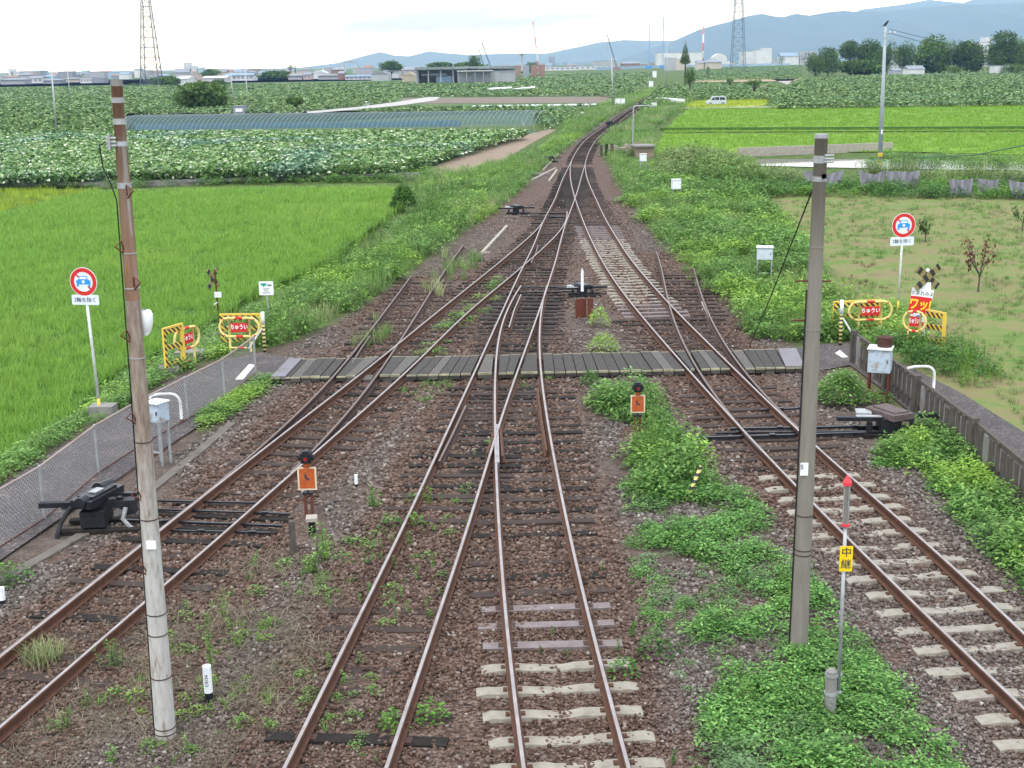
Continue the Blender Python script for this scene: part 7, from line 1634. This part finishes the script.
for i, (px, D_, x0, x1, yt, yb, mt, n, lab) in enumerate([
    (690, 330, 682, 694, 66, 84, ML_tree, 900, 'dark bushy tree at the railway bend below the conical evergreen'), (200, 270, 172, 224, 82, 107, ML_olive, 2600, 'large rounded olive green shrub tree in the left lotus fields'),
    (186, 268, 172, 200, 90, 107, ML_olive, 1200, 'lower left shoulder bush of the olive shrub tree'), (215, 272, 200, 225, 88, 106, ML_olive, 1200, 'lower right shoulder bush of the olive shrub tree'),
    (295, 250, 287, 307, 97, 104, ML_tree, 900, 'low dark shrub beside the short white post in the lotus'), (170, 640, 162, 186, 76, 87, ML_tree, 1200, 'dark tree clump right of the left pylon'), (155, 660, 148, 163, 77, 88, ML_tree, 800, 'dark trees between the legs of the left pylon'),
    (134, 660, 130, 140, 83, 88, ML_tree, 400, 'small dark bush left of the left pylon'), (218, 620, 209, 226, 79, 86, ML_tree, 800, 'dark hedge clump behind the olive shrub tree'),
    (210, 900, 202, 220, 68.5, 77, ML_tree, 800, 'hazy dark tree standing above the left workshops'), (272, 850, 256, 288, 71, 79, ML_tree, 1500, 'long dark copse right of the thin poles in the left town'),
    (290, 1100, 287, 293, 63, 71, ML_tree, 400, 'first of two slim hazy trees above the left town'), (295, 1100, 293, 297, 64, 71, ML_tree, 300, 'second of two slim hazy trees above the left town'),
    (391, 800, 380, 401, 60, 71, ML_tree, 1300, 'dark round tree above the houses left of the barn'), (382, 820, 378, 386, 62, 71, ML_tree, 500, 'smaller tree left of the round tree by the barn'),
    (440, 900, 428, 456, 62, 68, ML_tree, 1100, 'long hazy tree belt behind the left end of the barn'), (470, 900, 452, 484, 62, 68, ML_tree, 1100, 'long hazy tree belt behind the middle of the barn'), (475, 750, 468.5, 481, 55, 66, ML_tree, 900, 'round tree sticking up above the barn roof'),
    (531, 900, 525, 538, 62, 72, ML_tree, 600, 'dark tree among clutter right of the barn'), (730, 380, 726, 734, 78, 82.5, ML_tree, 300, 'small round dark bush on the tan field strip'), (708, 600, 706, 711, 66, 71, ML_tree, 200, 'tiny dark bush in the farthest right lotus'),
    (755, 300, 745, 765, 80, 85, ML_olive, 500, 'low green bush at the right end of the tan strip'), (782, 1500, 778, 786, 55, 64, ML_tree, 300, 'hazy dark tree before the white factories'),
    (1012, 560, 1006, 1030, 64, 74, ML_olive, 600, 'pale bush before the rightmost low shed'), (955, 560, 947, 964, 66, 73, ML_olive, 500, 'pale spreading bush under the dense dark tree')]):
    tree(lab, px, D_, x0, x1, yt, yb, mt, n, 60 + i, cat='tree', name='tree' if n > 450 else 'bush_tree', trunkw=.2)
# construction clutter right of the barn
r = rng_(5)
for k, lab in enumerate(['rusty stack of building material right of the barn', 'dark stack of material second right of the barn', 'reddish container among the far building works', 'orange excavator like block beside the skyline crane']):
    x = 515 + k * 8; far_box('material_stack', lab, 'stack', x, x + 6, 66 - k * .3, 0, 6, WL[['brown', 'dark', 'rust', 'rust'][k]], WL[['rust', 'dark', 'brown', 'rust'][k]], 'flat', -.8, Y=760)

# ================================================================== mountains
def hills(name, dist, prof, depth, seed, lab_z=0, amp=1.0):
    """ridge line from (photo column, height in pixels above the level line) as a real range of hills"""
    xs = np.linspace(prof[0][0], prof[-1][0], 400); hs = np.interp(xs, [p[0] for p in prof], [p[1] for p in prof]); ny = 44; V = []; nx = len(xs)
    lev = 64 + (512 - xs) * .016
    for j in range(ny):
        v = j / (ny - 1); Y = dist + (v - .5) * depth; env = np.sin(np.pi * v) ** 1.2
        X = np.array([atY(x, l, dist)[0] for x, l in zip(xs, lev)]); Zr = hs / F_PX * dist * 1.0 + CAM_H
        n = fnoise(X, np.full(nx, Y), depth * .16, seed); sp_r = np.abs(vnoise(X + 700 * v, np.full(nx, Y) * .4, depth * .16, seed + 3) - .5) * 2; sp_2 = np.abs(vnoise(X - 300 * v, np.full(nx, Y) * .5, depth * .06, seed + 7) - .5) * 2; z = Zr * env * (1 - (.55 * sp_r + .25 * sp_2) * (1 - env ** 3)) + (n - .5) * depth * .012 * env * (abs(v - .5) > .02)
        V.append(np.stack([X, np.full(nx, Y), z - 3], 1))
    V = np.concatenate(V); i = (np.arange(ny - 1)[:, None] * nx + np.arange(nx - 1)[None]).ravel(); Fc = np.concatenate([np.stack([i, i + 1, i + nx + 1], 1), np.stack([i, i + nx + 1, i + nx], 1)])
    tag(np_mesh(name, V, Fc, None, M_forest, smooth=True), kind='structure')
M_forest = weathered('forested_slopes', (.022, .038, .022), (.045, .066, .032), .95, scale=.004, amt=.9, bmp=0)
hills('mountain', 10500, [(560, 0), (615, 2), (640, 9), (668, 16), (700, 29), (730, 37), (748, 42), (760, 43.5), (770, 41), (782, 40), (793, 43), (806, 41), (826, 44), (836, 44.5), (850, 43), (880, 43), (905, 44), (940, 47), (975, 48), (1000, 49), (1040, 51), (1100, 49), (1180, 44), (1260, 40)], 4600, 1)
hills('far_hills', 13500, [(300, 0), (340, 4), (365, 10), (381, 13.5), (395, 10), (410, 9), (430, 13), (445, 11), (470, 9), (500, 10), (520, 10), (545, 9.5), (575, 14), (600, 19), (625, 21), (650, 20), (700, 19), (800, 18), (860, 46), (900, 50), (925, 54), (960, 50), (985, 58), (1020, 63), (1100, 60), (1200, 50)], 3000, 2)

# ================================================================== air
m = bpy.data.materials.new('haze_air'); m.use_nodes = True; q = m.node_tree; q.nodes.clear(); o_ = q.nodes.new('ShaderNodeOutputMaterial'); pv = q.nodes.new('ShaderNodeVolumePrincipled')
pv.inputs['Color'].default_value = (.33, .57, 1.0, 1); pv.inputs['Absorption Color'].default_value = (1, 1, 1, 1); pv.inputs['Density'].default_value = HAZE_D; pv.inputs['Anisotropy'].default_value = .0
q.links.new(pv.outputs[0], o_.inputs['Volume'])
hz = MB(); hz.box((0, 8000, 345), (29990, 18100, 710)); hz_o = hz.build('haze', m); tag(hz_o, kind='stuff')
